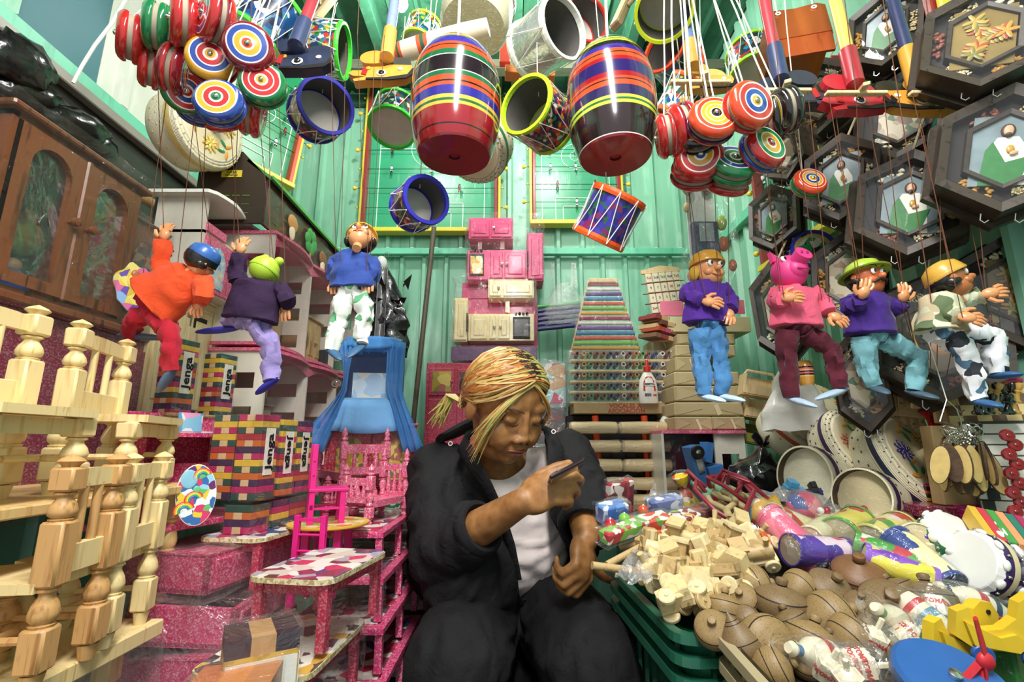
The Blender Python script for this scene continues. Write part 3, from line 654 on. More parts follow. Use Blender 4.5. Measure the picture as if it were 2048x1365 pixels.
# ------------------------------------------------------------------ wall football tables
def ftable(M, Wd, Ht, label, rods, grp='football table game boards', sidec='#8a2c2c', side2='#d6c43c', field='#2f9a70', knobside=1, film_=True, circ=.5):
    t = thing('football_table', label, 'football table', M, grp)
    b = MB(); b.box((0, .012, 0), (Wd, .012, Ht), paint(field, .35, var=.1, bs=20)); b.obj('playing_field', t)
    m = MB(); ln = paint('#dfeee4', .5)
    def L(x0, z0, x1, z1, w_=.0035): m.box(((x0+x1)/2, .004, (z0+z1)/2), (abs(x1-x0)+w_, .003, abs(z1-z0)+w_), ln)
    x = Wd*.42; z0, z1 = -Ht/2+.02, Ht/2-.02
    for a in ((-x, z0, -x, z1), (x, z0, x, z1), (-x, z0, x, z0), (-x, z1, x, z1), (-x, z0+(z1-z0)*circ, x, z0+(z1-z0)*circ)): L(*a)
    for k in (.55, .35):
        h = Ht*(.16 if k > .5 else .1); L(-x*k*1.1, z0, -x*k*1.1, z0+h); L(x*k*1.1, z0, x*k*1.1, z0+h); L(-x*k*1.1, z0+h, x*k*1.1, z0+h)
    m.ring(Wd*.17, .0018, ln, TM((0, .004, z0+(z1-z0)*circ), rot=(pi/2, 0, 0)), 32, 6)
    m.ring(Wd*.06, .0016, ln, TM((0, .004, z0+(z1-z0)*circ), rot=(pi/2, 0, 0)), 20, 6)
    m.obj('field_markings', t)
    for s in (-1, 1):
        b = MB(); b.box((s*(Wd/2+.008), -.01, 0), (.016, .05, Ht), paint(sidec, .35), ch=.002); b.obj('side_rail', t)
        b = MB(); b.box((s*(Wd/2+.025), -.005, 0), (.014, .035, Ht), paint(side2, .4), ch=.002); b.obj('outer_rail', t)
    b = MB(); b.box((0, -.012, -Ht/2-.008), (Wd+.06, .055, .022), paint('#d9cc3a', .4, var=.1), ch=.002); b.obj('end_rail', t)
    team = [('#efeae4', '#27386f'), ('#8a2a22', '#2a2a30')]
    RODM = paint('#3c3c3c', .3, metal=.8); KN = paint('#e2c238', .4)
    def man(b, c):
        a, d = paint(c[0], .5), paint(c[1], .5)
        b.ell((0, 0, .017), .005, BLACK, n=8, k=5); b.lathe([(.004, -.004), (.007, 0), (.006, .012), (.002, .014)], a, n=8)
        b.box((0, 0, -.006), (.012, .006, .007), d)
        for s in (-1, 1): b.cyl((s*.003, 0, -.008), (s*.004, 0, -.02), .0026, .002, a, 6); b.box((s*.004, -.002, -.021), (.004, .008, .003), BLACK)
    mm = [cached(('fman', i), lambda b, i=i: man(b, team[i])) for i in (0, 1)]
    for i, (fz, cnt) in enumerate(rods):
        z = -Ht/2+Ht*fz; ks = knobside if i % 2 else -knobside
        b = MB(); b.cyl((-Wd/2-.05, -.02, z), (Wd/2+.05, -.02, z), .0015, .0015, RODM, 6); r = b.obj('rod', t)
        b = MB(); b.lathe([(.004, 0), (.005, .008), (.010, .012), (.0115, .018), (.009, .023), (.001, .025)], KN, TM((ks*(Wd/2+.045), -.02, z), (ks, 0, 0)), 12); b.obj('rod_knob', r)
        b = MB(); b.lathe([(.005, 0), (.005, .008)], KN, TM((-ks*(Wd/2+.045), -.02, z), (ks, 0, 0)), 8); b.obj('rod_cap', r)
        for k in range(cnt):
            xx = -Wd/2+Wd*(k+.6)/(cnt+.2); link('player', mm[i % 2], r, M=Matrix.Translation((xx, -.022, z)) @ Matrix.Rotation(rnd.uniform(-.3, .3), 4, 'X'))
    if film_:
        b = MB(); rows = []
        for i in range(14):
            rows.append([V((-Wd*.52+Wd*1.04*j/8, -.045-.006*math.sin(i*1.7+j*2.3), -Ht/2-.02+(Ht+.03)*i/13)) for j in range(9)])
        b.grid(rows, film(sc=18, stretch=(1.6, 1, .35), white=.004, base=.0, bd=.004)); b.obj('plastic_wrap', t)
    return t
rods = [(.14, 1), (.27, 2), (.4, 3), (.53, 3), (.66, 4), (.79, 3), (.9, 2)]
def onwall(x0, x1, y0, y1, Y):
    a, b_ = P(x0, y1, Y), P(x1, y0, Y); return TM(((a.x+b_.x)/2, Y, (a.z+b_.z)/2)), abs(b_.x-a.x), abs(b_.z-a.z)
M, a, c = onwall(720, 1000, 175, 462, 2.27); ftable(M, a-.05, c, 'green table football board on the back wall behind the purple banded barrel', rods, knobside=-1, circ=.56)
M, a, c = onwall(1062, 1232, 185, 447, 2.27); ftable(M, a-.05, c, 'green table football board on the back wall behind the dark barrel', rods[:6], circ=.5)
ftable(TM(P(528, 218, 1.9), rot=(0, R(6), R(52))), .32, .6, 'table football board leaning in the corner beside the hanging basket, orange side rail', rods[1:6], field='#1f8a58', sidec='#e0492a', knobside=1, film_=False)
ftable(TM((.985, 1.55, 1.86), rot=(0, 0, R(-90))), .34, .5, 'table football board on the side wall behind the seed picture frames', rods[:6])
ftable(TM((.99, 1.08, 1.78), rot=(0, 0, R(-90))), .30, .62, 'second table football board on the side wall among the hexagonal frames', rods[:6], film_=False)
# ------------------------------------------------------------------ seed picture frames
FW = wood('#372c23', '#191310', (30, 30, 30), .4); FW2 = wood('#433930', '#251e18', (30, 30, 30), .45)
def hexa(wd, ht): return [(0, ht/2), (-wd/2, ht*.27), (-wd/2, -ht*.27), (0, -ht/2), (wd/2, -ht*.27), (wd/2, ht*.27)]
def ringprism(b, o, i, z0, z1, zi, mat, mat2):
    n = 6
    vs = [(x, y, z0) for x, y in o]+[(x, y, z1) for x, y in o]+[(x, y, zi) for x, y in i]+[(x, y, z0) for x, y in i]
    fs = []; ms = []
    for k in range(n):
        j = (k+1) % n
        for q, m_ in (((k, j, n+j, n+k), mat), ((n+k, n+j, 2*n+j, 2*n+k), mat2), ((2*n+k, 2*n+j, 3*n+j, 3*n+k), mat)): fs.append(q); ms.append(m_)
    b.add(vs, fs, ms)
SEEDS = ['#d8c492', '#8a4a34', '#e0d4ae', '#b8862e', '#cfc08a', '#ece2c0']
def saint(b, k, w_, h):
    """generic robed figure in low relief"""
    z = .0035; sk = paint('#d8a888', .5); hair = paint('#4a2f20', .6)
    if k == 'robe':
        b.prism([(-w_*.5, -h*.5), (w_*.5, -h*.5), (w_*.5, h*.5), (-w_*.5, h*.5)], 0, .002, paint('#7f9096', .3, var=.5, bs=25))
        b.prism([(-.3*w_, -h*.5), (.34*w_, -h*.5), (.3*w_, 0), (.16*w_, .18*h), (-.14*w_, .18*h), (-.26*w_, 0)], .002, .003, paint('#e8e4d8', .4))
        b.prism([(-.36*w_, -h*.5), (.2*w_, -h*.5), (.36*w_, -.1*h), (.0, -.18*h), (-.2*w_, .12*h), (-.3*w_, 0)], .003, .004, paint('#2f7a3c', .4, var=.3, bs=90))
        b.ell((0, .27*h, z), (.11*w_, .1*h, .004), hair, n=12); b.ell((0, .26*h, z+.003), (.075*w_, .08*h, .003), sk, n=12); b.ell((0, .2*h, z+.004), (.05*w_, .03*h, .003), hair, n=8)
        b.ell((.05*w_, .0, z+.002), (.06*w_, .06*h, .002), paint('#c8963a', .3), n=10); b.ell((.1*w_, -.06*h, z+.003), (.07*w_, .03*h, .002), sk, (0, 0, .4), 8)
    elif k == 'veil':
        b.prism([(-w_*.5, -h*.5), (w_*.5, -h*.5), (w_*.5, h*.5), (-w_*.5, h*.5)], 0, .002, paint('#2a2a1e', .4, var=.3, bs=60))
        b.ell((0, .08*h, .002), (.38*w_, .42*h, .004), paint('#b09a4e', .4), n=20); b.ell((0, .08*h, .004), (.34*w_, .38*h, .004), paint('#222218', .5), n=20)
        b.ell((.02*w_, .0, .008), (.2*w_, .27*h, .006), sk, (0, 0, .15), 18); b.ell((.0, .2*h, .01), (.2*w_, .1*h, .004), paint('#1a120e', .5), n=14)
        b.ell((.02*w_, -.33*h, .006), (.3*w_, .16*h, .003), paint('#8a7a6a', .5), n=14)
        for s in (-1, 1): b.ell(((.02+s*.08)*w_, .02*h, .0145), (.04*w_, .008*h, .001), BLACK, n=8); b.ell(((.02+s*.08)*w_, .07*h, .014), (.06*w_, .006*h, .001), paint('#3a2418', .5), n=8)
        b.ell((.03*w_, -.06*h, .0145), (.02*w_, .06*h, .002), sk, n=8); b.ell((.03*w_, -.14*h, .0135), (.05*w_, .012*h, .001), paint('#a85a4a', .5), n=8)
    elif k == 'leaf':
        b.prism([(-w_*.5, -h*.5), (w_*.5, -h*.5), (w_*.5, h*.5), (-w_*.5, h*.5)], 0, .002, paint('#8a7440', .3, var=.4, bs=20))
        for i in range(13):
            a = i*2.1; c = V((math.cos(a)*(.1+.02*i)*w_, math.sin(a)*(.1+.022*i)*h, .003+.0004*i))
            for j in range(5): b.ell(c+V((math.cos(a+j*1.25), math.sin(a+j*1.25), 0))*w_*.1, (.12*w_, .04*w_, .0008), paint(['#c8923a', '#a8562e', '#b89a4a', '#7f7a3a'][i % 4], .4, var=.3), (0, 0, a+j*1.25), 8, 4)
    else:
        b.prism([(-w_*.5, -h*.5), (w_*.5, -h*.5), (w_*.5, h*.5), (-w_*.5, h*.5)], 0, .002, prnt(['#a89a7c', '#6f6450', '#c8bca0', '#8a6a52', '#3f6a48'], 60, seed=len(k)))
def frame(px, py, Y, wd, ht, pic, label, yaw=38, pit=-4, roll=10, dep=.05, seedk=0, str_=None):
    wd *= 1.14; ht *= 1.14; p = P(px, py, Y); n = (-math.sin(R(yaw)), -math.cos(R(yaw)), math.sin(R(pit)))
    t = thing('picture_frame', label, 'picture frame', TM(p, n, roll=R(roll*.55)), 'hexagonal seed picture frames')
    o = hexa(wd, ht); i1 = hexa(wd*.84, ht*.84); i2 = hexa(wd*.6, ht*.62); i3 = hexa(wd*.52, ht*.55)
    b = MB(); ringprism(b, o, i1, -dep, 0, -.004, FW, FW2); b.prism(o, -dep-.003, -dep, FW); b.obj('outer_frame', t)
    b = MB(); ringprism(b, hexa(wd*1.12, ht*1.1), hexa(wd*.98, ht*.98), -dep-.014, -dep+.004, -dep, FW, FW2); b.prism(hexa(wd*1.1, ht*1.08), -dep-.016, -dep-.012, FW); b.obj('back_frame', t)
    b = MB(); b.prism(i1, -.026, -.024, paint('#1c1713', .7)); b.obj('backing', t)
    b = MB(); ringprism(b, i2, i3, -.024, -.006, -.008, FW, FW2); b.obj('inner_frame', t)
    b = MB(); b.T = Matrix.Translation((0, 0, -.016)); saint(b, pic, wd*.5, ht*.55)
    b.obj('picture', t)
    rr = random.Random(seedk*13+5)
    for c in range(6):
        # compartments between inner and outer hexagons
        q0, q1 = V(i1[c]), V(i1[(c+1) % 6]); r0, r1 = V(i2[c]), V(i2[(c+1) % 6])
        if c in (1,) and seedk % 2: continue
        kind = (c+seedk) % 6; mm = paint(SEEDS[kind], .5, var=.25, bs=300); b = MB(); L = (q1-q0).length; Wb = ((q0-r0).length+(q1-r1).length)/2
        sz = (.0055, .0035) if kind in (1, 3, 5) else (.0028, .002); cnt = int(min(60, L*Wb*.45/(sz[0]*sz[1]*3)))
        for k in range(cnt):
            u, v = rr.uniform(.2, .8), rr.uniform(.18, .82); q = (q0.lerp(q1, u)).lerp(r0.lerp(r1, u), v)
            b.ell((q.x, q.y, -.021+rr.uniform(0, .004)), (sz[0], sz[1], sz[1]*.8), mm, (rr.uniform(-.4, .4), rr.uniform(-.4, .4), rr.uniform(0, 3)), 6, 4)
        b.obj('glued_seeds', t, kind='stuff')
    b = MB(); b.prism(i1, -.003, -.002, GLASS); b.obj('glass', t)
    for k in (-1, 1):
        b = MB(); b.tube([(k*wd*.12, -ht*.48, -dep*.4), (k*wd*.12, -ht*.53, -dep*.4), (k*wd*.12+.006, -ht*.55, -dep*.4), (k*wd*.12+.011, -ht*.53, -dep*.4)], .0012, METAL, 6); b.obj('key_hook', t)
    Mi = t.matrix_basis.inverted()
    q = t.matrix_basis @ V((0, ht*.48, -dep)); u = V((min(q.x+.10, XR-.02), q.y+.04, q.z+.16)); b = MB()
    b.tube([Mi @ q.lerp(u, k/5) for k in range(6)], .0028, paint('#b8a888', .8, var=.3, bs=400), 6); b.obj('hanging_rope', t)
    return t
frs = [(1972, 62, .74, .155, .2, 'leaf', 'hexagonal seed frame with pressed autumn leaves, nearest the roof', 30, 4, -24),
 (2018, 292, .76, .165, .215, 'robe', 'large hexagonal seed frame with robed figure cut by the picture edge', 30, 0, -24),
 (1768, 52, .98, .13, .18, 'robe', 'hexagonal seed frame behind the pale yellow horse shaft near the roof', 45, 0, -18),
 (1800, 228, 1.02, .145, .2, 'other', 'hexagonal seed frame hidden behind the yellow horse head', 35, 0, -20),
 (1680, 352, 1.02, .13, .19, 'robe', 'hexagonal seed frame with pale robed figure beside the small single yoyo', 42, 0, -14),
 (1822, 402, .92, .165, .21, 'robe', 'central hexagonal seed frame with green and white robed figure', 28, 2, -20),
 (1543, 432, 1.25, .11, .17, 'robe', 'narrow hexagonal seed frame under the yoyos with green-robed figure', 48, 0, -8),
 (1636, 190, 1.14, .13, .2, 'other', 'hexagonal seed frame behind the copper cradle', 50, 0, -14),
 (1692, 552, 1.1, .125, .2, 'other', 'hexagonal seed frame with brown ruins picture above the green-hatted puppet', 40, 0, -10),
 (1556, 618, 1.18, .105, .23, 'other', 'narrow hexagonal frame behind the pink piglet puppet', 40, 0, 6),
 (1880, 672, .99, .21, .25, 'veil', 'big hexagonal seed frame with veiled face behind the two rightmost puppets', 22, 2, -12),
 (2040, 575, .93, .15, .22, 'leaf', 'hexagonal seed frame at the picture edge behind the reaching puppet', 30, 2, -8),
 (1722, 762, 1.08, .085, .2, 'other', 'narrow hexagonal frame with four hooks hanging lowest above baskets', 35, 0, 4),
 (1560, 300, 1.1, .09, .15, 'other', 'dark hexagonal frame half hidden behind the black-edged yoyo', 60, 0, 10)]
for i, f in enumerate(frs): frame(*f[:7], yaw=f[7], pit=f[8], roll=f[9], seedk=i)
# ------------------------------------------------------------------ pine chairs with turned posts
def blk(b, z0, z1, w_, m): b.box((0, 0, (z0+z1)/2), (w_, w_, z1-z0), m, ch=w_*.1)
def vase(b, z0, z1, w_, m, up=True):
    h = z1-z0; pr = [(.42, 0), (.46, .06), (.36, .1), (.5, .2), (.54, .34), (.46, .55), (.3, .75), (.28, .84), (.42, .9), (.42, .95), (.34, 1)]
    b.lathe([(r*w_, z0+(q if up else 1-q)*h) for r, q in (pr if up else pr[::-1])], m, n=16)
def post_mesh(h, w_, m, full=True):
    def f(b):
        b.lathe([(w_*.3, 0), (w_*.42, h*.065), (w_*.42, h*.07)], m, n=14)
        blk(b, h*.075, h*.255, w_, m); vase(b, h*.255, h*.42, w_, m); blk(b, h*.42, h*.7, w_, m)
        if full:
            vase(b, h*.7, h*.83, w_, m); blk(b, h*.83, h*.94, w_, m)
            b.lathe([(w_*.3, h*.94), (w_*.34, h*.95), (w_*.52, h*.967), (w_*.4, h*.98), (.0005, h)], m, n=16, smooth=False)
    return cached(('post', round(h, 4), w_, m.name, full), f)
def leg_mesh(h, w_, m):
    def f(b):
        b.lathe([(w_*.3, 0), (w_*.42, h*.13)], m, n=14); blk(b, h*.14, h*.45, w_, m); vase(b, h*.45, h*.76, w_, m); blk(b, h*.76, h, w_, m)
    return cached(('tleg', round(h, 4), w_, m.name), f)
def chair(p0, p1, z, h, w_, seat_d, m, label, front, seat=None, grp='unpainted pine doll chairs', name='doll_chair', m2=None, spind=2, hs=.4):
    """p0,p1: back post feet; front: unit vector towards the seat front"""
    a, c = V((p0[0], p0[1], z)), V((p1[0], p1[1], z)); mid = (a+c)/2; wd = (c-a).length
    x = (c-a).normalized(); y = V((front[0], front[1], 0)); y = (y-x*y.dot(x)).normalized(); zz = V((0, 0, 1))
    if x.cross(y).z < 0: x = -x
    M = Matrix.Translation(mid) @ Matrix((x, y, zz)).transposed().to_4x4()
    t = thing(name, label, 'chair', M, grp); m2 = m2 or m
    for s in (-1, 1):
        link('back_post', post_mesh(h, w_, m), t, M=Matrix.Translation((s*wd/2, 0, 0)) @ Matrix.Rotation(s*.1+.4 if 0 else 0, 4, 'Z'))
        link('leg', leg_mesh(h*hs, w_, m), t, M=Matrix.Translation((s*wd/2, seat_d, 0)))
    b = MB(); k = wd/2+w_*.5; e = .014
    b.prism([(-k, w_*.2), (k, w_*.2), (k, seat_d+w_*.4-e), (k-e, seat_d+w_*.8), (-k+e, seat_d+w_*.8), (-k, seat_d+w_*.4-e)], h*hs, h*hs+.011, m2); b.obj('seat', t)
    b = MB(); n = 8; top = []
    for i in range(n+1):
        u = i/n; top.append((-wd/2+wd*u, h*.925-(abs(u-.5)*2)**4*.008+.002))
    poly = top+[(wd/2, h*.845), (-wd/2, h*.845)]
    b.prism(poly[::-1], -w_*.18, w_*.18, m2, TM((0, 0, 0), rot=(pi/2, 0, 0))); b.obj('top_rail', t)
    b = MB(); b.box((0, 0, h*.52), (wd, w_*.45, h*.13), m2, ch=.001); b.obj('lower_rail', t)
    for i in range(spind):
        u = (i+1)/(spind+1)-.5; b = MB(); b.cyl((u*wd*.9, 0, h*.58), (u*wd*.9, 0, h*.86), w_*.19, w_*.19, m, 10); b.obj('spindle', t)
    for s in (-1, 1):
        b = MB(); b.cyl((s*wd/2, 0, h*.2), (s*wd/2, seat_d, h*.2), w_*.17, None, m, 8); b.obj('stretcher', t)
    b = MB(); b.cyl((-wd/2, seat_d*.5, h*.2), (wd/2, seat_d*.5, h*.2), w_*.17, None, m, 8); b.obj('stretcher', t)
    b = MB(); b.box((0, seat_d, h*hs-.012), (wd, w_*.4, .02), m2); b.obj('seat_apron', t)
    return t
F_L = (-1, 0)
P_A = wood('#c99a62', '#8f5f30', (70, 70, 7)); P_B = wood('#e6cd96', '#c8a466', (60, 60, 6)); P_C = wood('#d8b67c', '#b58a4c', (60, 60, 6))
chair((-.525, .59), (-.535, .672), .685, .252, .027, .1, P_A, 'brown-grained pine doll chair, lowest and nearest, seen from behind', F_L, m2=P_B)
chair((-.54, .704), (-.557, .79), .685, .252, .025, .1, P_B, 'pale pine doll chair on lower table, beside the pony-free pink vanity'.replace('pony-free ', ''), F_L, m2=P_B)
F_R = (1, -.1)
chair((-.66, .52), (-.665, .65), .878, .262, .028, .085, P_B, 'pine doll chair on the upper table cut by the picture edge', F_R, m2=P_B)
chair((-.66, .715), (-.70, .855), .878, .258, .027, .085, P_B, 'pine doll chair on the upper table with two dark knots in its post', F_R, m2=P_B)
b = MB()
t = thing('doll_table', 'upper pine table board on turned legs carrying two pine chairs', 'table', TM((-.78, .68, .878)))
b = MB(); b.box((0, 0, -.007), (.42, .5, .014), P_C, ch=.002); b.obj('tabletop', t)
for x, y in ((.18, .21), (.18, -.2), (-.18, .21), (-.18, -.2)): link('leg', leg_mesh(.179, .027, P_C), t, M=Matrix.Translation((x, y, -.193)))
t = thing('doll_table', 'lower pine table wrapped in clear film, bearing the two lowest chairs', 'table', TM((-.78, .59, .685)))
b = MB(); b.box((.0, 0, -.011), (.486, .45, .022), P_B, ch=.002); b.obj('tabletop', t)
for x, y in ((.2, .18), (.2, -.18), (-.2, .18), (-.2, -.18)): link('leg', leg_mesh(.2, .027, P_C), t, M=Matrix.Translation((x, y, -.222)))
b = MB(); b.tube([(.19, -.1+.3*i/14, -.06-.002*i) for i in range(15)], [.011+.006*math.sin(i*1.4) for i in range(15)], P_B, 10); b.obj('side_stretcher', t)
b = MB(); b.box((.22, 0, -.12), (.05, .46, .2), film(sc=22, base=.05, white=.03)); b.obj('plastic_wrap', t)
t = thing('storage_box', 'grey storage carton under the lower pine table', 'box', TM((-.78, .6, .23))); b = MB(); b.box((0, 0, 0), (.5, .5, .46), paint('#4c3a36', .7), ch=.004); b.obj('carton_body', t)
# ------------------------------------------------------------------ generic box furniture
def wrapbox(t, c, d, mat=None, amp=.01, name='plastic_wrap', seed=0):
    b = MB(); m = mat or FILM
    # crumpled skin over a box
    n = 7; c = V(c)
    def q(u, v, ax, sg):
        p = [0, 0, 0]; p[ax] = sg*.5; p[(ax+1) % 3] = u-.5; p[(ax+2) % 3] = v-.5
        pt = V((p[0]*d[0], p[1]*d[1], p[2]*d[2]))+c
        nv = noise.noise_vector(pt*28+V((seed, 0, 0)))
        return pt+nv*amp
    for ax in range(3):
        for sg in (-1, 1): b.grid([[q(i/n, j/n, ax, sg) for j in range(n+1)] for i in range(n+1)], m)
    return b.obj(name, t)
def knob(b, p, m, r=.005, d=(0, -1, 0)): b.lathe([(r*.5, 0), (r*.5, r*.8), (r, r*1.3), (r*.9, r*2.1), (.0002, r*2.4)], m, TM(p, d), 10)
def cabinet(M, w_, d, h, mat, doors, label, grp=None, name='doll_cabinet', cat='doll furniture', top=.006, wrap=False, open_=False, knobm=None, topmat=None, plinth=0):
    """front faces local -y; doors: (x0,x1,z0,z1,kind,knob_x)"""
    t = thing(name, label, cat, M, grp); b = MB(); th = .007
    if open_:
        for s in (-1, 1): b.box((s*(w_/2-th/2), 0, h/2), (th, d, h), mat)
        b.box((0, 0, th/2), (w_, d, th), mat); b.box((0, 0, h-th/2), (w_, d, th), mat); b.box((0, d/2-th/2, h/2), (w_, th, h), mat)
    else: b.box((0, 0, h/2), (w_, d, h), mat, ch=.0015)
    b.obj('body', t)
    if top: b = MB(); b.box((0, -.004, h+top/2), (w_+.012, d+.012, top), topmat or mat, ch=.002); b.obj('top_board', t)
    for x0, x1, z0, z1, kind, kx in doors:
        x0, x1 = -w_/2+x0*w_, -w_/2+x1*w_; z0, z1 = z0*h, z1*h; cx, cz = (x0+x1)/2, (z0+z1)/2; W, Hh = x1-x0-.003, z1-z0-.003; y = -d/2
        b = MB()
        b.box((cx, y-.003, cz), (W, .006, Hh), mat if kind[0] != 'K' else BLACK, ch=.001)
        nm = 'door'
        if kind == 'panel': b.box((cx, y-.007, cz), (W*.74, .004, Hh*.74), mat, ch=.002)
        elif kind == 'K': pass
        o = b.obj(nm, t)
        if kind not in ('panel', 'K', 'flat'):
            b = MB(); pm = prnt(PALS[kind], 70, seed=ord(kind[0])); pts = [(cx+W*.32*math.cos(a), cz-Hh*.12+Hh*.0+(Hh*.36)*math.sin(a) if math.sin(a) > 0 else cz-Hh*.36) for a in [pi*i/10 for i in range(11)]]
            pts = [(cx-W*.32, cz-Hh*.38), (cx+W*.32, cz-Hh*.38)]+[(cx+W*.32*math.cos(pi*i/10), cz+Hh*.12+Hh*.26*math.sin(pi*i/10)) for i in range(11)]
            b.prism(pts, .006, .008, pm, TM((0, y, 0), rot=(pi/2, 0, 0))); b.obj('printed_panel', o)
        if kx:
            b = MB(); knob(b, (x0+(x1-x0)*kx, y-.006, cz), knobm or mat); b.obj('knob', o)
    if plinth: b = MB(); b.box((0, .004, -plinth/2), (w_*.98, d*.95, plinth), mat); b.obj('plinth', t)
    if wrap: wrapbox(t, (0, 0, h/2), (w_+.03, d+.03, h+.03), film(sc=26, base=.04, white=.02), seed=len(label))
    return t
PALS = {'blue': ['#a8d4e4', '#d8ecf0', '#88b8d8', '#e8d890', '#a8d4e4', '#c8e4ec', '#e8c0c8'], 'yellow': ['#d8b848', '#b8983a', '#e8d070', '#6a8a4a', '#c8a850', '#b86a5a'],
        'flora': ['#e8d8a0', '#d8a84a', '#f0e8d8', '#4a8a5a', '#e8d8a0', '#c85a3a'], 'green': ['#1f7a4a', '#d8e8e0', '#2f8a5a', '#b83a3a', '#d8e8e0'], 'dark': ['#3a2a2a', '#6a4a3a', '#2a2a3a', '#8a6a4a']}
face_aisle = R(90)   # local -y -> world +x
def AX(x, y, z, yaw=90, tilt=0): return TM((x, y, z), rot=(R(tilt), 0, R(yaw)))
# dark cupboard with two arched doors
M = AX(-1.0, .865, 1.2); t = thing('doll_cupboard', 'dark varnished cupboard with two arched glazed doors wrapped in clear film', 'cupboard', M)
w_, h, d = .29, .31, .3
b = MB(); th = .01
for s in (-1, 1): b.box((s*(w_/2-th/2), 0, h/2), (th, d, h), DARKW)
b.box((0, 0, th/2), (w_, d, th), DARKW); b.box((0, 0, h-th/2), (w_, d, th), DARKW); b.box((0, d/2-.005, h/2), (w_, .01, h), wood('#6a4428', '#3a2414')); b.obj('body', t)
b = MB(); b.box((0, -.005, h+.006), (w_+.03, d+.02, .012), DARKW, ch=.003); b.obj('top_board', t)
b = MB(); b.box((0, -.0, -.008), (w_+.02, d+.02, .016), DARKW, ch=.003); b.obj('plinth', t)
def archring(b, cx, W, z0, z1, iw, iz0, iz1, y, th, mat):
    n = 10; o = [(cx-W/2, z0), (cx+W/2, z0)]; i = [(cx-iw/2, iz0), (cx+iw/2, iz0)]
    for k in range(n+1):
        a = pi*k/n; o.append((cx+W/2*(1 if k == 0 else -1 if k == n else max(-1, min(1, math.cos(a)*1.5))), z1)); i.append((cx+iw/2*math.cos(a), iz1-iw*.5+iw*.5*math.sin(a)))
    m = len(o); vs = [(x, y, z) for x, z in o]+[(x, y, z) for x, z in i]+[(x, y+th, z) for x, z in i]
    fs = [(k, (k+1) % m, m+(k+1) % m, m+k) for k in range(m)]+[(m+k, m+(k+1) % m, 2*m+(k+1) % m, 2*m+k) for k in range(m)]
    b.add(vs, fs, mat)
for s in (-1, 1):
    cx = s*w_*.235; b = MB(); archring(b, cx, w_*.45, .014, h-.014, w_*.27, .035, h-.035, -d/2-.008, .012, DARKW)
    b.box((cx, -d/2+.0, h/2), (.001, .001, .001), DARKW); dr = b.obj('door', t)
    b = MB(); b.box((cx, -d/2+.003, h/2), (w_*.3, .002, h*.85), film(sc=5, base=.04, white=.01, rough=.05)); b.obj('door_glass', dr)
    b = MB(); knob(b, (cx-s*w_*.17, -d/2-.008, h*.52), DARKW, .009); b.obj('door_knob', dr)
b = MB(); b.box((0, -d/2-.004, h/2), (.012, .014, h-.02), DARKW, ch=.003); b.obj('centre_stile', t)
wrapbox(t, (0, -.005, h/2), (w_+.05, d+.05, h+.05), film(sc=16, base=.02, white=.01), amp=.012)
# things seen through the glass
for k, (dx, dz, c) in enumerate(((-.06, .05, '#c8562a'), (.06, .06, '#2f4a8a'), (-.05, .16, '#e0c890'), (.07, .17, '#8a9a4a'))):
    t2 = thing('toy_bundle', ['orange', 'blue', 'cream', 'olive'][k]+' cloth bundle seen dimly inside the dark arched cupboard', 'toy', M @ TM((dx, .02, dz)), 'bundles inside the dark cupboard')
    b = MB(); b.ell((0, 0, 0), (.035, .03, .04), cloth(c)); b.obj('bundle_body', t2); b = MB(); b.ell((.0, 0, .045), .016, paint('#d8a078', .4)); b.obj('bundle_knot', t2)
# side cupboard next to it (open wardrobe end with mirror)
cabinet(AX(-1.02, 1.09, 1.2), .14, .26, .27, DARKW, [(.05, .95, .05, .95, 'dark', .9)], 'narrow dark varnished cabinet between arched cupboard and white vanity', wrap=True)
# pink-handled poles
def pole2(name, p0, p1, r, mat, label, cat='pole'): return pole(name, p0, p1, r, mat, label, cat)
pole2('broomstick', (-1.07, .72, 1.615), (-1.02, 1.36, 1.62), .014, wood('#c89a5e', '#9a6a34'), 'brown wooden broomstick lying over the dark cupboard by the wall')
pole2('broomstick', (-1.1, .72, 1.49), (-1.08, 1.3, 1.5), .014, wood('#8a5e34', '#5c3c1e'), 'darker wooden broomstick below, half hidden by the cupboard')
# dark wrapped bundles above
for k, (px, py, Y, r_) in enumerate(((40, 120, .95, (.05, .12, .1)), (150, 250, 1.1, (.05, .14, .07)), (60, 190, 1.0, (.05, .12, .06)), (190, 290, 1.2, (.04, .1, .06)))):
    t = thing('wrapped_bundle', ['dark bundle wrapped in shiny film tucked high by the green rail', 'black bundle in gathered film over the broomstick end', 'black film bundle between rail and broomstick', 'small dark film bundle beyond the gathered one'][k], 'bundle', TM(P(px, py, Y), rot=(R(20), 0, R(-8)))); b = MB()
    n, m_ = 14, 12; rows = []
    for i in range(n):
        row = []
        for j in range(m_):
            a, c_ = 2*pi*j/m_, pi*i/(n-1); q = V((math.sin(c_)*math.cos(a)*r_[0], math.cos(c_)*r_[1], math.sin(c_)*math.sin(a)*r_[2]))*.62; row.append(q*(1+.25*noise.noise(q*60)))
        rows.append(row)
    b.grid(rows, paint('#0d0c0d', .22, var=.5, coat=.3, bump=1, bs=25), closed=True); b.obj('bundle_body', t)
    
t = thing('white_cable', 'white cable strung from the roof down to the green side rail', 'cable', TM(P(300, 80, 1.0))); b = MB(); q = t.location; b.tube([P(x, y, Y)-q for x, y, Y in ((262, -20, 1.0), (225, 45, 1.0), (190, 90, 1.0), (165, 130, 1.0), (146, 166, 1.0))], .004, WHITE, 8); b.obj('cable_run', t)
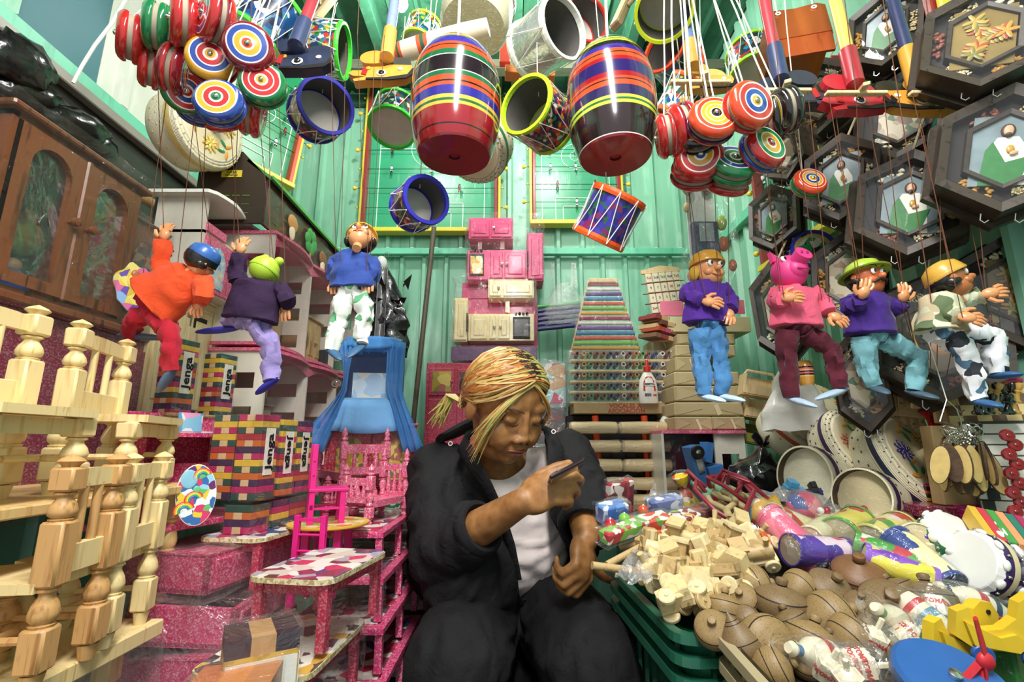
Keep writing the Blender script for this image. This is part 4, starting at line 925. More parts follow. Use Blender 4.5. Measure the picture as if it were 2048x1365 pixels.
# maroon drawers wrapped in film
M = AX(-1.0, .92, .82); FILMH = film(sc=14, stretch=(1, 1, 26), base=.03, white=.02, rough=.1)
t = cabinet(M, .44, .28, .36, MAROON, [(.03, .5, .06, .94, 'flat', .9), (.5, .97, .06, .94, 'flat', .1)], 'maroon lacquered chest wrapped in shiny stretch film behind pine chairs')
wrapbox(t, (0, 0, .18), (.45, .3, .38), FILMH, amp=.004)
# cream cabinet film wrapped
cabinet(AX(-.98, 1.27, .97), .27, .26, .36, CREAM, [(.03, .35, .06, .95, 'panel', 0), (.36, .66, .06, .95, 'panel', .9), (.68, .97, .06, .95, 'panel', 0)], 'cream wooden cabinet with panelled doors behind the tall block towers', wrap=False)
t = cabinet(AX(-.9, 1.2, 1.0), .2, .1, .3, CREAM, [(.04, .48, .05, .95, 'panel', 0), (.52, .96, .05, .95, 'panel', 0)], 'narrow cream door set in stretch film before the cream cabinet'); wrapbox(t, (0, 0, .15), (.22, .12, .32), film(sc=14, stretch=(1, 1, 26), base=.04, white=.02), amp=.003)
# white and pink vanity
VW = paint('#dcd6c8', .35, coat=.3, var=.08); PK = glitter('#d8547e', .3)
M = AX(-.87, 1.275, 1.335); t = thing('doll_vanity', 'white doll wardrobe with pink doors and curved top shelf', 'doll furniture', M); w_, h, d = .23, .25, .14
b = MB()
for s in (-1, 1): b.box((s*(w_/2-.004), 0, h/2), (.008, d, h), VW)
b.box((0, 0, .004), (w_, d, .008), VW); b.box((0, d/2-.004, h/2), (w_, .008, h), VW); b.box((0, 0, h*.62), (w_, d, .008), VW); b.obj('body', t)
b = MB(); pts = [(w_*.62, -.085), (w_*.62, .07), (-w_*.62, .07), (-w_*.62, -.085)]+[(-w_*.55+w_*1.1*i/10, -.1-.012*math.sin(i*pi/5)) for i in range(11)]
b.prism(pts[::-1], h, h+.009, VW, side=WHITE); b.obj('top_board', t)
for s in (-1, 1):
    b = MB(); W = w_*.46; b.box((s*w_*.24, -d/2-.003, h*.31), (W, .007, h*.58), PK, ch=.001); o = b.obj('door', t)
    b = MB(); b.prism([(-.3*W, -.06), (.3*W, -.06), (.32*W, .02), (.18*W, .045), (0, .055), (-.18*W, .045), (-.32*W, .02)], 0, .003, prnt(PALS['blue'], 90, seed=3), TM((s*w_*.24, -d/2-.006, h*.31), rot=(pi/2, 0, 0))); b.obj('printed_panel', o)
    b = MB(); knob(b, (s*w_*.05, -d/2-.006, h*.33), PK, .006); b.obj('knob', o)
b = MB(); b.box((w_*.36, -d/2-.004, h*.8), (w_*.26, .03, h*.3), PK, ch=.001); o = b.obj('drawer', t)
b = MB(); knob(b, (w_*.36, -d/2-.02, h*.8), PK, .005); b.obj('knob', o)
b = MB(); b.box((-w_*.3, -d/2-.0, h*.68), (w_*.36, .012, h*.09), PK); b.obj('curved_rail', t)
# blue printed plate figure
t = thing('printed_board', 'small cut-out board with yellow and violet flower print by the dark cupboard', 'sign', TM(P(268, 575, .98), (.8, -.55, 0), roll=R(5))); b = MB()
b.prism([(.035*math.cos(a)*(1+.1*math.sin(5*a)), .05*math.sin(a)*(1+.1*math.cos(7*a))) for a in [2*pi*i/40 for i in range(40)]], 0, .004, prnt(['#e0c840', '#d8b838', '#6a4aa8', '#e8d878', '#d868a0', '#e0d050', '#4a8a5a', '#8ab0e0'], 65, seed=4), side=WHITE); b.obj('board_body', t)
b = MB(); b.ell((0, .01, .004), (.014, .018, .003), paint('#e0c848', .4)); b.ell((0, .028, .006), (.008, .009, .003), paint('#b86a4a', .4)); b.obj('painted_flower', t)
# pink / white dollhouses along the wall
def house(x0, y0, y1, z0, z1, d, label, parts, roofc=PK, wallc=VW):
    """open front toward the aisle (+x); x0 = front"""
    t = thing('dollhouse', label, 'dollhouse', TM((x0-d, y0, z0)), 'open-front dollhouses by the wall'); L, hh = y1-y0, z1-z0
    b = MB(); b.box((.004, L/2, hh/2), (.008, L, hh), paint('#b8305a', .4)); b.obj('back_wall', t)
    for k in range(parts+1):
        y = L*k/parts; b = MB(); n = 3; sw, sh = d*.34, hh*.13
        # end panel with three slots as frame pieces
        b.box((d*.25, y, hh/2), (d*.5, .008, hh), wallc); b.box((d*.94, y, hh/2), (d*.12, .008, hh), wallc)
        zs = [0, .12, .25, .4, .53, .68, .81, 1]
        for i in range(0, 7, 2): b.box((d*.69, y, hh*(zs[i]+zs[i+1])/2), (d*.38, .008, hh*(zs[i+1]-zs[i])), wallc)
        b.obj('partition', t)
    for z in (0, hh):
        b = MB(); pts = [(0, -.012), (0, L+.012)]+[(d+.018*abs(math.sin(pi*i/12*parts))+.0, L+.012-(L+.024)*i/36*1.0) for i in range(37)]
        pts = [(0, -.012)]+[(d+.004+.022*abs(math.sin(pi*i*parts/36)), -.012+(L+.024)*i/36) for i in range(37)]+[(0, L+.012)]
        b.prism(pts, z-.004, z+.005, roofc); b.obj('scalloped_floor', t)
    for k in range(parts):
        b = MB(); yy = L*(k+.5)/parts; b.prism([(-L/parts/2, -.01)]+[(-L/parts/2+L/parts*i/12, -.012-.028*(abs(i-6)/6)**2) for i in range(13)]+[(L/parts/2, -.01), ][::1], -.003, .003, roofc, TM((d-.002, yy, hh-.002), rot=(pi/2, 0, pi/2))); b.obj('valance', t)
    return t
house(-.7, 1.33, 2.12, 1.225, 1.56, .24, 'upper white and pink open dollhouse with slotted walls', 3)
house(-.68, 1.32, 2.12, .87, 1.205, .26, 'lower white and pink open dollhouse with slotted walls', 3)
for k, (y, z, c, h, lb) in enumerate(((1.46, 1.235, '#b9986a', .2, 'plain chipboard toy cabinet standing in the upper dollhouse'), (1.78, 1.235, '#c8a877', .17, 'pale toy shelf with dark books in the upper dollhouse'), (1.45, .88, '#8a7a68', .18, 'grey toy cupboard inside the lower dollhouse'))):
    cabinet(AX(-.8, y, z), .13, .09, h, wood(c, '#8f7046', (30, 30, 8)), [(.06, .48, .06, .94, 'panel', .9), (.52, .94, .06, .94, 'panel', .1)], lb)
b = MB()
for k in range(5):
    t = thing('toy_book', '%s toy book from the near end on the dollhouse shelf' % ORD[k], 'book', TM((-.735, 1.84+k*.02, 1.2325), rot=(R(8), 0, 0)), 'dark toy books in the dollhouse'); b = MB(); b.box((0, 0, .035), (.03, .014, .07), paint(['#1c2430', '#222', '#2a2622', '#c8a838', '#1c2430'][k] if k != 1 else '#222222', .5), ch=.001); b.obj('book_body', t)
# film over the dollhouses
# dark dollhouse on top
M = TM((-.93, 1.30, 1.575)); t = thing('dollhouse', 'dark brown brick-patterned dollhouse with green roof edge above the pink ones', 'dollhouse', M); DH = prnt(['#4a2a20', '#3c2119', '#563024', '#44261c'], 55, seed=6, coat=.4)
L, hh, d = .8, .2, .2
b = MB(); b.prism([(0, 0), (d, 0), (d, hh*.75), (d*.62, hh*1.15), (0, hh*1.15)], 0, .01, paint('#33261c', .45), TM((0, 0, 0), rot=(pi/2, 0, 0))); b.obj('gable_wall', t)
b = MB(); b.box((d, L/2, hh*.37), (.01, L, hh*.74), DH); b.obj('front_wall', t)
b = MB(); b.box((d*.9, L/2-.0, hh*.86), (.1, L+.02, .008), paint('#3f8a4a', .4), rot=(0, R(38), 0)); b.box((d+.02, L/2, hh*.73), (.006, L+.02, .01), paint('#59b04e', .4)); b.obj('roof', t)
b = MB(); m_ = paint('#6fae4a', .4)
for i in range(5):
    for j in range(3): b.box((.03+i*.03, -.0115, .03+j*.028), (.022, .001, .0012), m_)
for i in range(12): b.box((d+.006, .06+i*.06, .03+.04*(i % 3)), (.001, .03, .0015), m_)
b.obj('painted_lines', t, kind='stuff')
b = MB(); b.box((d*.5, -.012, hh*.78), (.06, .002, .022), paint('#d8c43a', .5)); o = b.obj('paper_label', t)
text('CASA', .012, BLACK, o, TM((d*.5, -.0135, hh*.78+.004), rot=(pi/2, 0, 0)))
text('MUÑECAS', .008, BLACK, o, TM((d*.5, -.0135, hh*.78-.006), rot=(pi/2, 0, 0)))
for k, (y, z, c, lb) in enumerate(((.16, .05, '#c88a4a', 'mushroom'), (.42, .03, '#8a5a34', 'house'))):
    b = MB(); b.ell((d+.012, y, z+.03), (.004, .035, .028), paint(c, .5)); b.ell((d+.012, y, z), (.004, .02, .03), paint('#e8dcc0', .5)); b.obj('cutout_'+lb, t)
b = MB(); b.cyl((d+.014, .3, -.02), (d+.014, .3, .05), .006, .004, paint('#9a6a3a', .5), 8)
for i in range(7): b.ell((d+.014, .3+.028*math.cos(i), .075+.028*math.sin(i)), (.005, .022, .022), paint('#3f9a4a', .5))
b.obj('cutout_tree', t)
# film sheets over the dollhouse row
t = thing('plastic_sheet', 'large clear plastic sheet draped over the dollhouse row', 'sheet', TM((-.66, 1.7, 1.3))); b = MB(); rows = []
for i in range(20):
    rows.append([(.0+.02*noise.noise(V((i*.5, j*.6, 0)))+.0, -.42+.84*j/24, -.28+.62*i/19) for j in range(25)])
b.grid(rows, film(sc=9, stretch=(1, 3, .5), base=.02, white=.015)); b.obj('sheet_surface', t)
# ------------------------------------------------------------------ block towers
TC = {'y': '#d9b13c', 'g': '#274a42', 'm': '#b01f5c', 'p': '#3c1f4a', 'o': '#c4622a', 'w': '#d2b088', 'k': '#23282a', 'r': '#a3283a'}
SEQ = 'ygmpogymporgymyg'
def tower(M, label, s, rows_, lab_face=1, word=True, off=0, lie=False, flip=False):
    t = thing('block_tower', label, 'block game', M, 'stacked coloured block towers'); w_ = s/3; hh = s*.235
    for r_ in range(rows_):
        for k in range(3):
            c = SEQ[(r_*1+off) % len(SEQ)]
            if k == 1 and r_ % 2 == 0: c = 'w'
            mesh = cached(('jblock', c, s), lambda b, c=c: b.box((0, 0, 0), (w_*.985, s, hh*.97), wood(TC[c], TC[c], (30, 30, 8), .5) if 0 else paint(TC[c], .5, var=.2, bs=150), ch=.0006))
            Q = Matrix.Translation(((k-1)*w_, 0, (r_+.5)*hh))
            if r_ % 2: Q = Matrix.Rotation(pi/2, 4, 'Z') @ Q
            link('block', mesh, t, M=Q)
    H_ = rows_*hh
    if word:
        b = MB(); b.box((s/2+.0012, 0, H_*.56), (.0008, s*.52, H_*.56), paint('#ece6dc', .6)); o = b.obj('paper_label', t)
        text('Jenga', s*.42*(rows_/12), BLACK, o, TM((s/2+.0022, 0, H_*.56), rot=(pi/2, 0, pi/2)) @ Matrix.Rotation(-pi/2 if flip else pi/2, 4, 'Z'), bold=.0006, sx=H_*.5/(s*1.05*(rows_/12)))
    wrapbox(t, (0, 0, H_/2), (s+.004, s+.004, H_+.004), film(sc=18, base=.03, white=.01), amp=.0015)
    return t
JY = R(6)
tower(TM((-.745, 1.06, 1.01), rot=(0, 0, R(-14))), 'block tower with lettered label, first of the upper pair above the pink desk', .05, 14, off=2)
tower(TM((-.70, 1.14, 1.01), rot=(0, 0, R(-14))), 'block tower with lettered label, second of the upper pair next to the cream cabinet', .048, 13, off=5)
tower(TM((-.50, .965, .845), rot=(0, 0, R(-10))), 'block tower with upright label, foremost of the lower block stack', .052, 13, off=1)
tower(TM((-.495, 1.04, .845), rot=(0, 0, R(-10))), 'block tower with upside-down label in the middle of the lower stack', .05, 13, off=4, flip=True)
tower(TM((-.49, 1.11, .845), rot=(0, 0, R(-10))), 'block tower at the far end of the lower stack beside the bright pink chair', .05, 13, off=7, flip=True)
tower(TM((-.56, .985, .845), rot=(0, 0, R(-10))), 'unlabelled block tower half hidden behind the foremost lower one', .052, 13, off=3, word=False)
for k, (x, y) in enumerate(((-.50, .965), (-.495, 1.04), (-.49, 1.11))):
    tower(TM((x-.005, y, .785), rot=(0, 0, R(-10))), '%s block bundle under the lower towers, counted from the front' % ORD[k], .054, 4, off=k*3+2, word=False)
t = cabinet(TM((-.74, 1.1, .955), rot=(0, 0, R(76))), .2, .12, .05, wood('#b08a5a', '#7c5a34'), [], 'low brown box under the upper block towers', name='wooden_box', cat='box')
# ------------------------------------------------------------------ small pink tables with printed tops
def ptable(M, w_, d, h, label, pal, legc=None, seed=1, wrap=True, grp='small printed-top tables'):
    t = thing('printed_table', label, 'table', M, grp); r_ = .025; pts = []
    for cx, cy, a0 in ((w_/2-r_, d/2-r_, 0), (-w_/2+r_, d/2-r_, 90), (-w_/2+r_, -d/2+r_, 180), (w_/2-r_, -d/2+r_, 270)):
        for i in range(6): a = R(a0+i*18); pts.append((cx+r_*math.cos(a), cy+r_*math.sin(a)))
    b = MB(); b.prism(pts, h-.007, h, prnt(['#c8b890', '#a89468', '#d8cca8'], 260, seed=2, coat=0)); b.obj('tabletop', t)
    b = MB(); b.prism([(x*.98, y*.98) for x, y in pts], h, h+.0012, prnt(pal, 45, seed=seed, coat=.4)); b.obj('printed_sheet', t)
    lm = legc or glitter('#b8284a', .2)
    for sx in (-1, 1):
        for sy in (-1, 1): b = MB(); b.box((sx*(w_/2-.016), sy*(d/2-.02), (h-.007)/2), (.014, .016, h-.007), lm, ch=.0015); b.obj('leg', t)
    b = MB()
    for s in (-1, 1): b.box((0, s*(d/2-.02), h-.016), (w_-.03, .007, .016), lm); b.box((s*(w_/2-.016), 0, h-.016), (.007, d-.04, .016), lm)
    b.obj('apron', t)
    if wrap: wrapbox(t, (0, 0, h*.42), (w_*1.0, d*1.0, h*.75), film(sc=24, base=.03, white=.008), amp=.012, seed=seed)
    return t
TP = ['#e4dfd4', '#8a3a4a', '#3a4a7a', '#d8c8c0', '#c83a5a', '#e8e4dc', '#6a3a3a', '#a8a0b0']
ptable(TM((-.302, .83, .665), rot=(0, 0, R(-10))), .135, .2, .097, 'printed-top pink table topping the nearest table pile in clear wrap', TP, seed=1)
ptable(TM((-.335, .80, .565), rot=(0, 0, R(-4))), .165, .22, .092, 'second printed-top table down the pile, with pale lettering pattern', ['#e4dfd4', '#e8e4dc', '#5a4a4a', '#d8a84a', '#e4dfd4', '#3a3a3a'], seed=2)
ptable(TM((-.335, .81, .465), rot=(0, 0, R(-8))), .165, .22, .092, 'third printed-top table down the pile, mostly hidden', TP, seed=3)
ptable(TM((-.49, 1.04, .695), rot=(0, 0, R(-8))), .13, .26, .088, 'printed-top table that carries the lower block towers', TP, seed=4)
for k, (z, y) in enumerate(((.73, 1.26), (.645, 1.24), (.56, 1.22), (.47, 1.2))):
    t = thing('pink_tray_table', ['topmost', 'second', 'third', 'lowest'][k]+' pink framed picture table in the stack behind the printed tables', 'table', TM((-.37+.01*k, y, z)), 'pink picture tables'); w_, d = .2, .38
    b = MB(); b.box((0, 0, .03), (w_, d, .012), PINK, ch=.001); b.obj('tabletop', t)
    b = MB(); b.box((0, 0, .0375), (w_*.82, d*.88, .002), prnt(TP, 40, seed=20+k, coat=.4)); b.obj('printed_sheet', t)
    for sx in (-1, 1):
        for sy in (-1, 0, 1): b = MB(); b.box((sx*(w_/2-.01), sy*(d/2-.012), -.01), (.014, .014, .07), PINK); b.obj('leg', t)
for k in range(7):
    t = thing('grey_carton', '%s grey flat carton from the top in the pile against the back wall' % ORD[k], 'box', TM((-.35+.012*(k % 3), 1.62-.02*k, .70-.075*k), rot=(0, 0, R((k*37) % 11-5))), 'grey cartons beside the sitter'); b = MB()
    b.box((0, 0, -.03), (.26, .22, .058), [wood('#a39c88', '#7a7464', (20, 20, 20)), paint('#5c2438', .5), MAROON, paint('#4a4a4c', .5), paint('#6a6a6c', .5), paint('#3c3c40', .5), paint('#55555a', .5)][k], ch=.002); b.obj('carton_body', t)
    b = MB(); b.box((0, -.1105, -.03), (.12, .001, .03), paint('#7a7870', .5)); b.obj('paper_label', t)
# ------------------------------------------------------------------ pink wrapped drawers / stacked shelves
for k, (z, x, y, yw) in enumerate(((.705, -.56, 1.0, 78), (.63, -.55, .98, 95), (.555, -.54, .97, 86), (.44, -.55, .95, 90))):
    t = thing('pink_drawer_box', ['topmost', 'second', 'third', 'lowest'][k]+' pink glitter drawer box in clear film behind the pine chairs', 'box', TM((x, y, z), rot=(R((0, 4, -2, 0)[k]), 0, R(yw))), 'pink drawer boxes in film'); w_, d, h = .26, .17, .06
    PG = glitter('#c22c62', .3); b = MB(); b.box((0, 0, .004), (w_, d, .006), PG)
    for s in (-1, 1): b.box((s*(w_/2-.004), 0, h/2), (.008, d, h), PG); b.box((0, s*(d/2-.004), h/2), (w_, .008, h), PG)
    if k in (0, 2): b.box((0, 0, h), (w_, d, .006), PG)
    b.obj('box_body', t); b = MB(); b.box((0, -d/2-.004, h/2), (w_*.9, .007, h*.8), PG, ch=.002); b.obj('drawer_front', t)
    b = MB(); b.box((w_/2+.001, 0, h/2), (.002, d*.8, h*.6), paint('#8a4a2a', .5)); b.obj('side_panel', t)
    wrapbox(t, (0, 0, h/2), (w_+.03, d+.03, h+.02), film(sc=20, base=.05, white=.05), amp=.014, seed=k)
# pink vanity with oval printed sign
t = thing('doll_vanity', 'pink glitter vanity with oval rainbow-print panel beside the pale pine chair', 'doll furniture', TM((-.66, .99, .81), rot=(0, 0, R(72)))); PG = glitter('#d03068', .3)
b = MB(); b.box((0, .05, .1), (.2, .008, .2), PG); b.obj('back_panel', t)
b = MB(); b.box((0, 0, .155), (.24, .1, .008), PG); b.box((0, -.001, .161), (.22, .09, .003), paint('#dfe4ee', .3)); b.obj('shelf', t)
b = MB(); b.box((.115, 0, .12), (.008, .1, .09), PG); b.obj('side_bracket', t); b = MB(); b.box((-.115, 0, .12), (.008, .1, .09), PG); b.obj('side_bracket', t)
b = MB(); b.box((0, -.02, -.005), (.26, .16, .012), PG, ch=.002); b.obj('base_board', t)
b = MB(); b.box((0, 0, .05), (.16, .008, .1), PG); b.obj('lower_panel', t)
b = MB(); b.box((-.03, -.045, .175), (.05, .002, .045), prnt(['#5aa0d8', '#8ac4e8', '#e8e4f0', '#e8a0c8'], 60, seed=8)); b.obj('sticker', t)
t = thing('oval_sign', 'oval sign printed with colourful rainbow patches on the pink vanity', 'sign', TM(P(393, 990, .88), (.72, -.7, .05), roll=R(4))); b = MB()
ov = [(.031*math.cos(a), .052*math.sin(a)) for a in [2*pi*i/32 for i in range(32)]]
b.prism(ov, -.004, 0, WHITE); b.prism([(x*.97, y*.97) for x, y in ov], 0, .0008, prnt(['#e8ecf0', '#9ad0e8', '#3a6ab0', '#e8e8f0', '#6a2a6a', '#e8c840', '#d83a6a', '#6ab86a'], 80, seed=9)); b.obj('oval_board', t)
b = MB()
for (x, y, s) in ((.008, .03, 1), (-.018, -.025, 1.1), (-.004, -.008, 1)):
    for i, c in enumerate(('#d83a3a', '#e8a03a', '#e8e040', '#4ab05a', '#3a7ac8')):
        pts = [V((x+s*(.014-.002*i)*math.cos(a), y+s*(.014-.002*i)*math.sin(a), .0015)) for a in [pi*k/8+.3 for k in range(9)]]; b.tube(pts, .0011, paint(c, .4, var=0), 4, flat=.4)
b.obj('painted_rainbows', t); b = MB(); b.ell((-.012, .028, .001), (.013, .016, .001), paint('#8ac4dc', .4)); b.ell((.0, .008, .001), (.006, .007, .001), paint('#6ac08a', .4)); b.obj('painted_balloons', t)
# ------------------------------------------------------------------ bright pink plain chairs + round table
def pchair(M, h, s, label, grp='bright pink doll chairs', m=HOTPINK, back=True, name='doll_chair', cat='chair'):
    t = thing(name, label, cat, M, grp); w_ = s*.16; hs = h*.42
    for sx in (-1, 1):
        b = MB(); b.box((sx*(s/2-w_/2), s/2-w_/2, h/2), (w_, w_, h), m, ch=.0008); b.obj('back_post', t)
        b = MB(); b.box((sx*(s/2-w_/2), -s/2+w_/2, hs/2), (w_, w_, hs), m, ch=.0008); b.obj('leg', t)
        b = MB(); b.box((sx*(s/2-w_/2), 0, hs*.45), (w_*.4, s, w_*.4), m); b.obj('stretcher', t)
    b = MB(); b.box((0, -w_*.2, hs), (s*1.08, s*1.1, w_*.5), m, ch=.001); b.obj('seat', t)
    for z in (.6, .78, .92):
        b = MB(); b.cyl((-s/2, s/2-w_/2, h*z), (s/2, s/2-w_/2, h*z), w_*.22, None, m, 8) if z != .92 else b.box((0, s/2-w_/2, h*.95), (s*.9, w_*.5, h*.03), m); b.obj('back_rung', t)
    b = MB(); b.box((0, s/2-w_/2, hs*.5), (s, w_*.5, w_*.8), m); b.obj('back_stretcher', t)
    return t
pchair(TM((-.385, 1.04, .792), rot=(0, 0, R(115))), .155, .07, 'bright pink doll chair standing on the round yellow-edged table')
pchair(TM((-.365, .955, .665), rot=(0, 0, R(172))), .155, .062, 'bright pink doll chair on the nearest table pile before the round table')
t = thing('round_table', 'small round doll table with yellow-edged printed top and pink legs', 'table', TM((-.375, 1.04, .68))); b = MB()
b.lathe([(.078, .106), (.08, .108), (.08, .111), (.072, .1115)], paint('#d9a83a', .4), n=36); b.lathe([(.072, .1118), (.0001, .112)], prnt(['#d8b868', '#e8d8a0', '#c87a3a', '#b8c86a'], 50, seed=14), n=36); b.obj('tabletop', t)
for i in range(4): b = MB(); a = pi/4+i*pi/2; b.box((.045*math.cos(a), .045*math.sin(a), .053), (.014, .014, .106), HOTPINK); b.obj('leg', t)
# ------------------------------------------------------------------ pink turned beds
def tpost(b, M, h, w_, m):
    b.lathe([(w_*.35, 0), (w_*.5, h*.04), (w_*.3, h*.07), (w_*.5, h*.1)], m, M, 12)
    b.box((0, 0, h*.2), (w_, w_, h*.18), m, M, ch=w_*.12)
    b.lathe([(w_*.3, h*.29), (w_*.5, h*.32), (w_*.34, h*.36), (w_*.5, h*.42), (w_*.55, h*.46), (w_*.35, h*.52), (w_*.5, h*.55)], m, M, 12)
    b.box((0, 0, h*.68), (w_, w_, h*.24), m, M, ch=w_*.12)
    b.lathe([(w_*.3, h*.8), (w_*.5, h*.83), (w_*.3, h*.86), (w_*.45, h*.9), (w_*.2, h*.97), (.0005, h)], m, M, 12)
def bed(M, L, W, h, label, m):
    t = thing('doll_bed', label, 'doll furniture', M, 'pink turned doll beds')
    for x in (-1, 1):
        for y in (-1, 1): b = MB(); tpost(b, TM((x*W/2, y*L/2, 0)), h if y > 0 else h*.8, .018, m); b.obj('bed_post', t)
    for y in (-1, 1):
        b = MB(); b.box((0, y*L/2, h*(.72 if y > 0 else .56)), (W, .007, h*.1), m); b.box((0, y*L/2, h*.32), (W, .007, h*.08), m); b.obj('end_board', t)
        for i in (-1, 0, 1): b = MB(); b.lathe([(.004, h*.34), (.007, h*.42), (.004, h*.48), (.004, h*(.7 if y > 0 else .54))], m, TM((i*W*.25, y*L/2, 0)), 8); b.obj('turned_spindle', t)
    for x in (-1, 1): b = MB(); b.box((x*W/2, 0, h*.26), (.007, L, h*.09), m); b.obj('side_rail', t)
    b = MB(); b.box((0, 0, h*.27), (W*.95, L*.95, .005), m); b.obj('bed_base', t)
    return t
PB = glitter('#d95a80', .4)
bed(TM((-.46, 1.42, .80), rot=(0, 0, R(38))), .2, .12, .24, 'tall pink turned doll bed behind the bright pink chairs', PB)
bed(TM((-.335, 1.24, .766), rot=(0, 0, R(-20))), .15, .07, .17, 'low pink turned doll bed on the picture table', PB)
bed(TM((-.42, 1.30, .767), rot=(0, 0, R(62))), .1, .06, .1, 'smallest pink turned doll bed between the two others', PB)
# ------------------------------------------------------------------ pink wardrobe and blue cradle with canopy
cabinet(TM((-.435, 1.53, .73), rot=(0, 0, R(14))), .26, .14, .27, glitter('#b8203c', .25), [(.04, .5, .34, .97, 'yellow', .92), (.5, .96, .34, .97, 'yellow', .08), (.04, .5, .02, .32, 'flat', .5), (.5, .96, .02, .32, 'green', .1)], 'red-pink doll wardrobe with yellow printed doors under the blue cradle', top=.008, plinth=.01)
t = thing('canopy_cradle', 'blue satin doll cradle with gauze canopy and ruffled skirt', 'doll furniture', TM((-.44, 1.5, 1.0), rot=(0, 0, R(8)))); SAT = cloth('#79b0e8', .1, 400, .3); GZ = cloth('#4f94d8', .12, 500, .4); GZ.node_tree.nodes['Principled BSDF'].inputs['Alpha'].default_value = .62
def ruffle(b, W, Dp, z0, z1, fl0, fl1, amp, mat, n=120, fq=16, front_only=False):
    rows = []
    for k in range(5):
        u = k/4; row = []
        for i in range(n+1):
            a = i/n*2*pi; e = 3.0; cx = abs(math.cos(a))**(2/e)*(1 if math.cos(a) > 0 else -1); cy = abs(math.sin(a))**(2/e)*(1 if math.sin(a) > 0 else -1)
            k2 = 1+(fl0+(fl1-fl0)*u)+amp*u*math.sin(a*fq+2*math.sin(3*a)); row.append((W/2*cx*k2, Dp/2*cy*k2, z0+(z1-z0)*u+.004*u*math.sin(a*5)))
        rows.append(row)
    b.grid(rows, mat)
b = MB(); ruffle(b, .2, .15, .075, -.02, .0, .26, .06, SAT); b.obj('ruffled_skirt', t, solid=.001)
b = MB(); b.box((0, 0, .04), (.185, .13, .07), paint('#e8d060', .5)); b.box((0, 0, .077), (.17, .12, .01), SAT); b.obj('cradle_bed', t)
b = MB(); b.box((0, .07, .15), (.185, .006, .19), paint('#2a3f66', .5)); b.box((0, .066, .12), (.14, .002, .11), prnt(['#d8e4ec', '#b8d0e4', '#e8e0d0', '#9ab8d8'], 30, seed=15)); b.obj('headboard', t)
b = MB(); ruffle(b, .17, .13, .27, .235, .0, .1, .07, GZ, fq=22)
b.grid([[(.075*math.cos(a)*k, .06*math.sin(a)*k, .272) for a in [2*pi*i/24 for i in range(25)]] for k in (0.01, 1)], GZ); b.obj('canopy_top', t, solid=.001)
for s in (-1, 1):
    b = MB(); rows = []
    for k in range(14):
        u = k/13; row = []
        for j in range(17):
            v = j/16; spread = (.065+.03*math.sin(pi*u)*0)+.085*max(0, u-.45)*1.4; wd_ = .055*(1-.75*math.sin(pi*min(1, u/.75))**1.2 if s < 0 else 1-.2*u)+.05*max(0, u-.6)
            row.append((s*(spread+wd_*(v-.3))+(.0), -.055-.03*u+.006*math.sin(v*20+u*3), .255-.33*u))
        rows.append(row)
    b.grid(rows, GZ); b.obj('side_curtain', t, solid=.001)
b = MB(); b.ring(.012, .004, METAL, TM((-.09, -.075, .12), rot=(R(60), 0, 0)), 14, 6); b.obj('curtain_tie', t)
# black bin bag and hanger behind puppet
t = thing('hanging_coat_bag', 'black plastic bag with grey coat hanging on the back wall behind blue-shirted puppet', 'bag', TM(P(768, 560, 2.2))); b = MB(); rows = []
for i in range(18):
    u = i/17; row = []
    for j in range(25):
        a = 2*pi*j/24; q = V(((.03+.10*math.sin(min(1, u*1.4)*pi/2))*math.cos(a), .05*math.sin(a)-.02, .04-.42*u)); q += noise.noise_vector(q*22)*.03*min(1, u*2); row.append(q)
    rows.append(row)
b.grid(rows, paint('#16161a', .28, var=.4, coat=.5, bump=1.0, bs=30), closed=False); b.obj('bag_body', t)
b = MB(); rows = [[(.022*math.cos(a)+.02, -.085+.012*math.sin(a)*0-.01*math.cos(a*2), .03-.4*i/12) for a in [pi*j/8 for j in range(9)]] for i in range(13)]; b.grid(rows, paint('#8a8a8c', .35, metal=.6, bump=.8, bs=40)); b.obj('grey_cloth', t, solid=.002)
b = MB(); b.ell((-.01, -.03, .07), (.03, .025, .04), paint('#c8ccc8', .5)); b.tube([(0, -.02, .1), (0, -.01, .13), (.012, -.005, .14), (.018, 0, .12)], .002, METAL, 6); b.obj('hanger', t)
b = MB(); rr = random.Random(3)
for i in range(26):
    c = V((rr.uniform(-.02, .12), rr.uniform(-.09, -.03), rr.uniform(-.35, 0))); b.add([c, c+V((rr.uniform(.0, .05), -.02, rr.uniform(-.03, .03))), c+V((rr.uniform(-.01, .04), 0, rr.uniform(-.05, -.01)))], [(0, 1, 2)], paint('#131316', .3, coat=.5))
b.obj('torn_edges', t, kind='stuff')
pole('broom_pole', P(868, 455, 2.2), P(826, 850, 2.25), .012, wood('#5f5648', '#3b352b', (60, 60, 10)), 'dark wooden pole leaning on the back wall beside the pink kitchen')
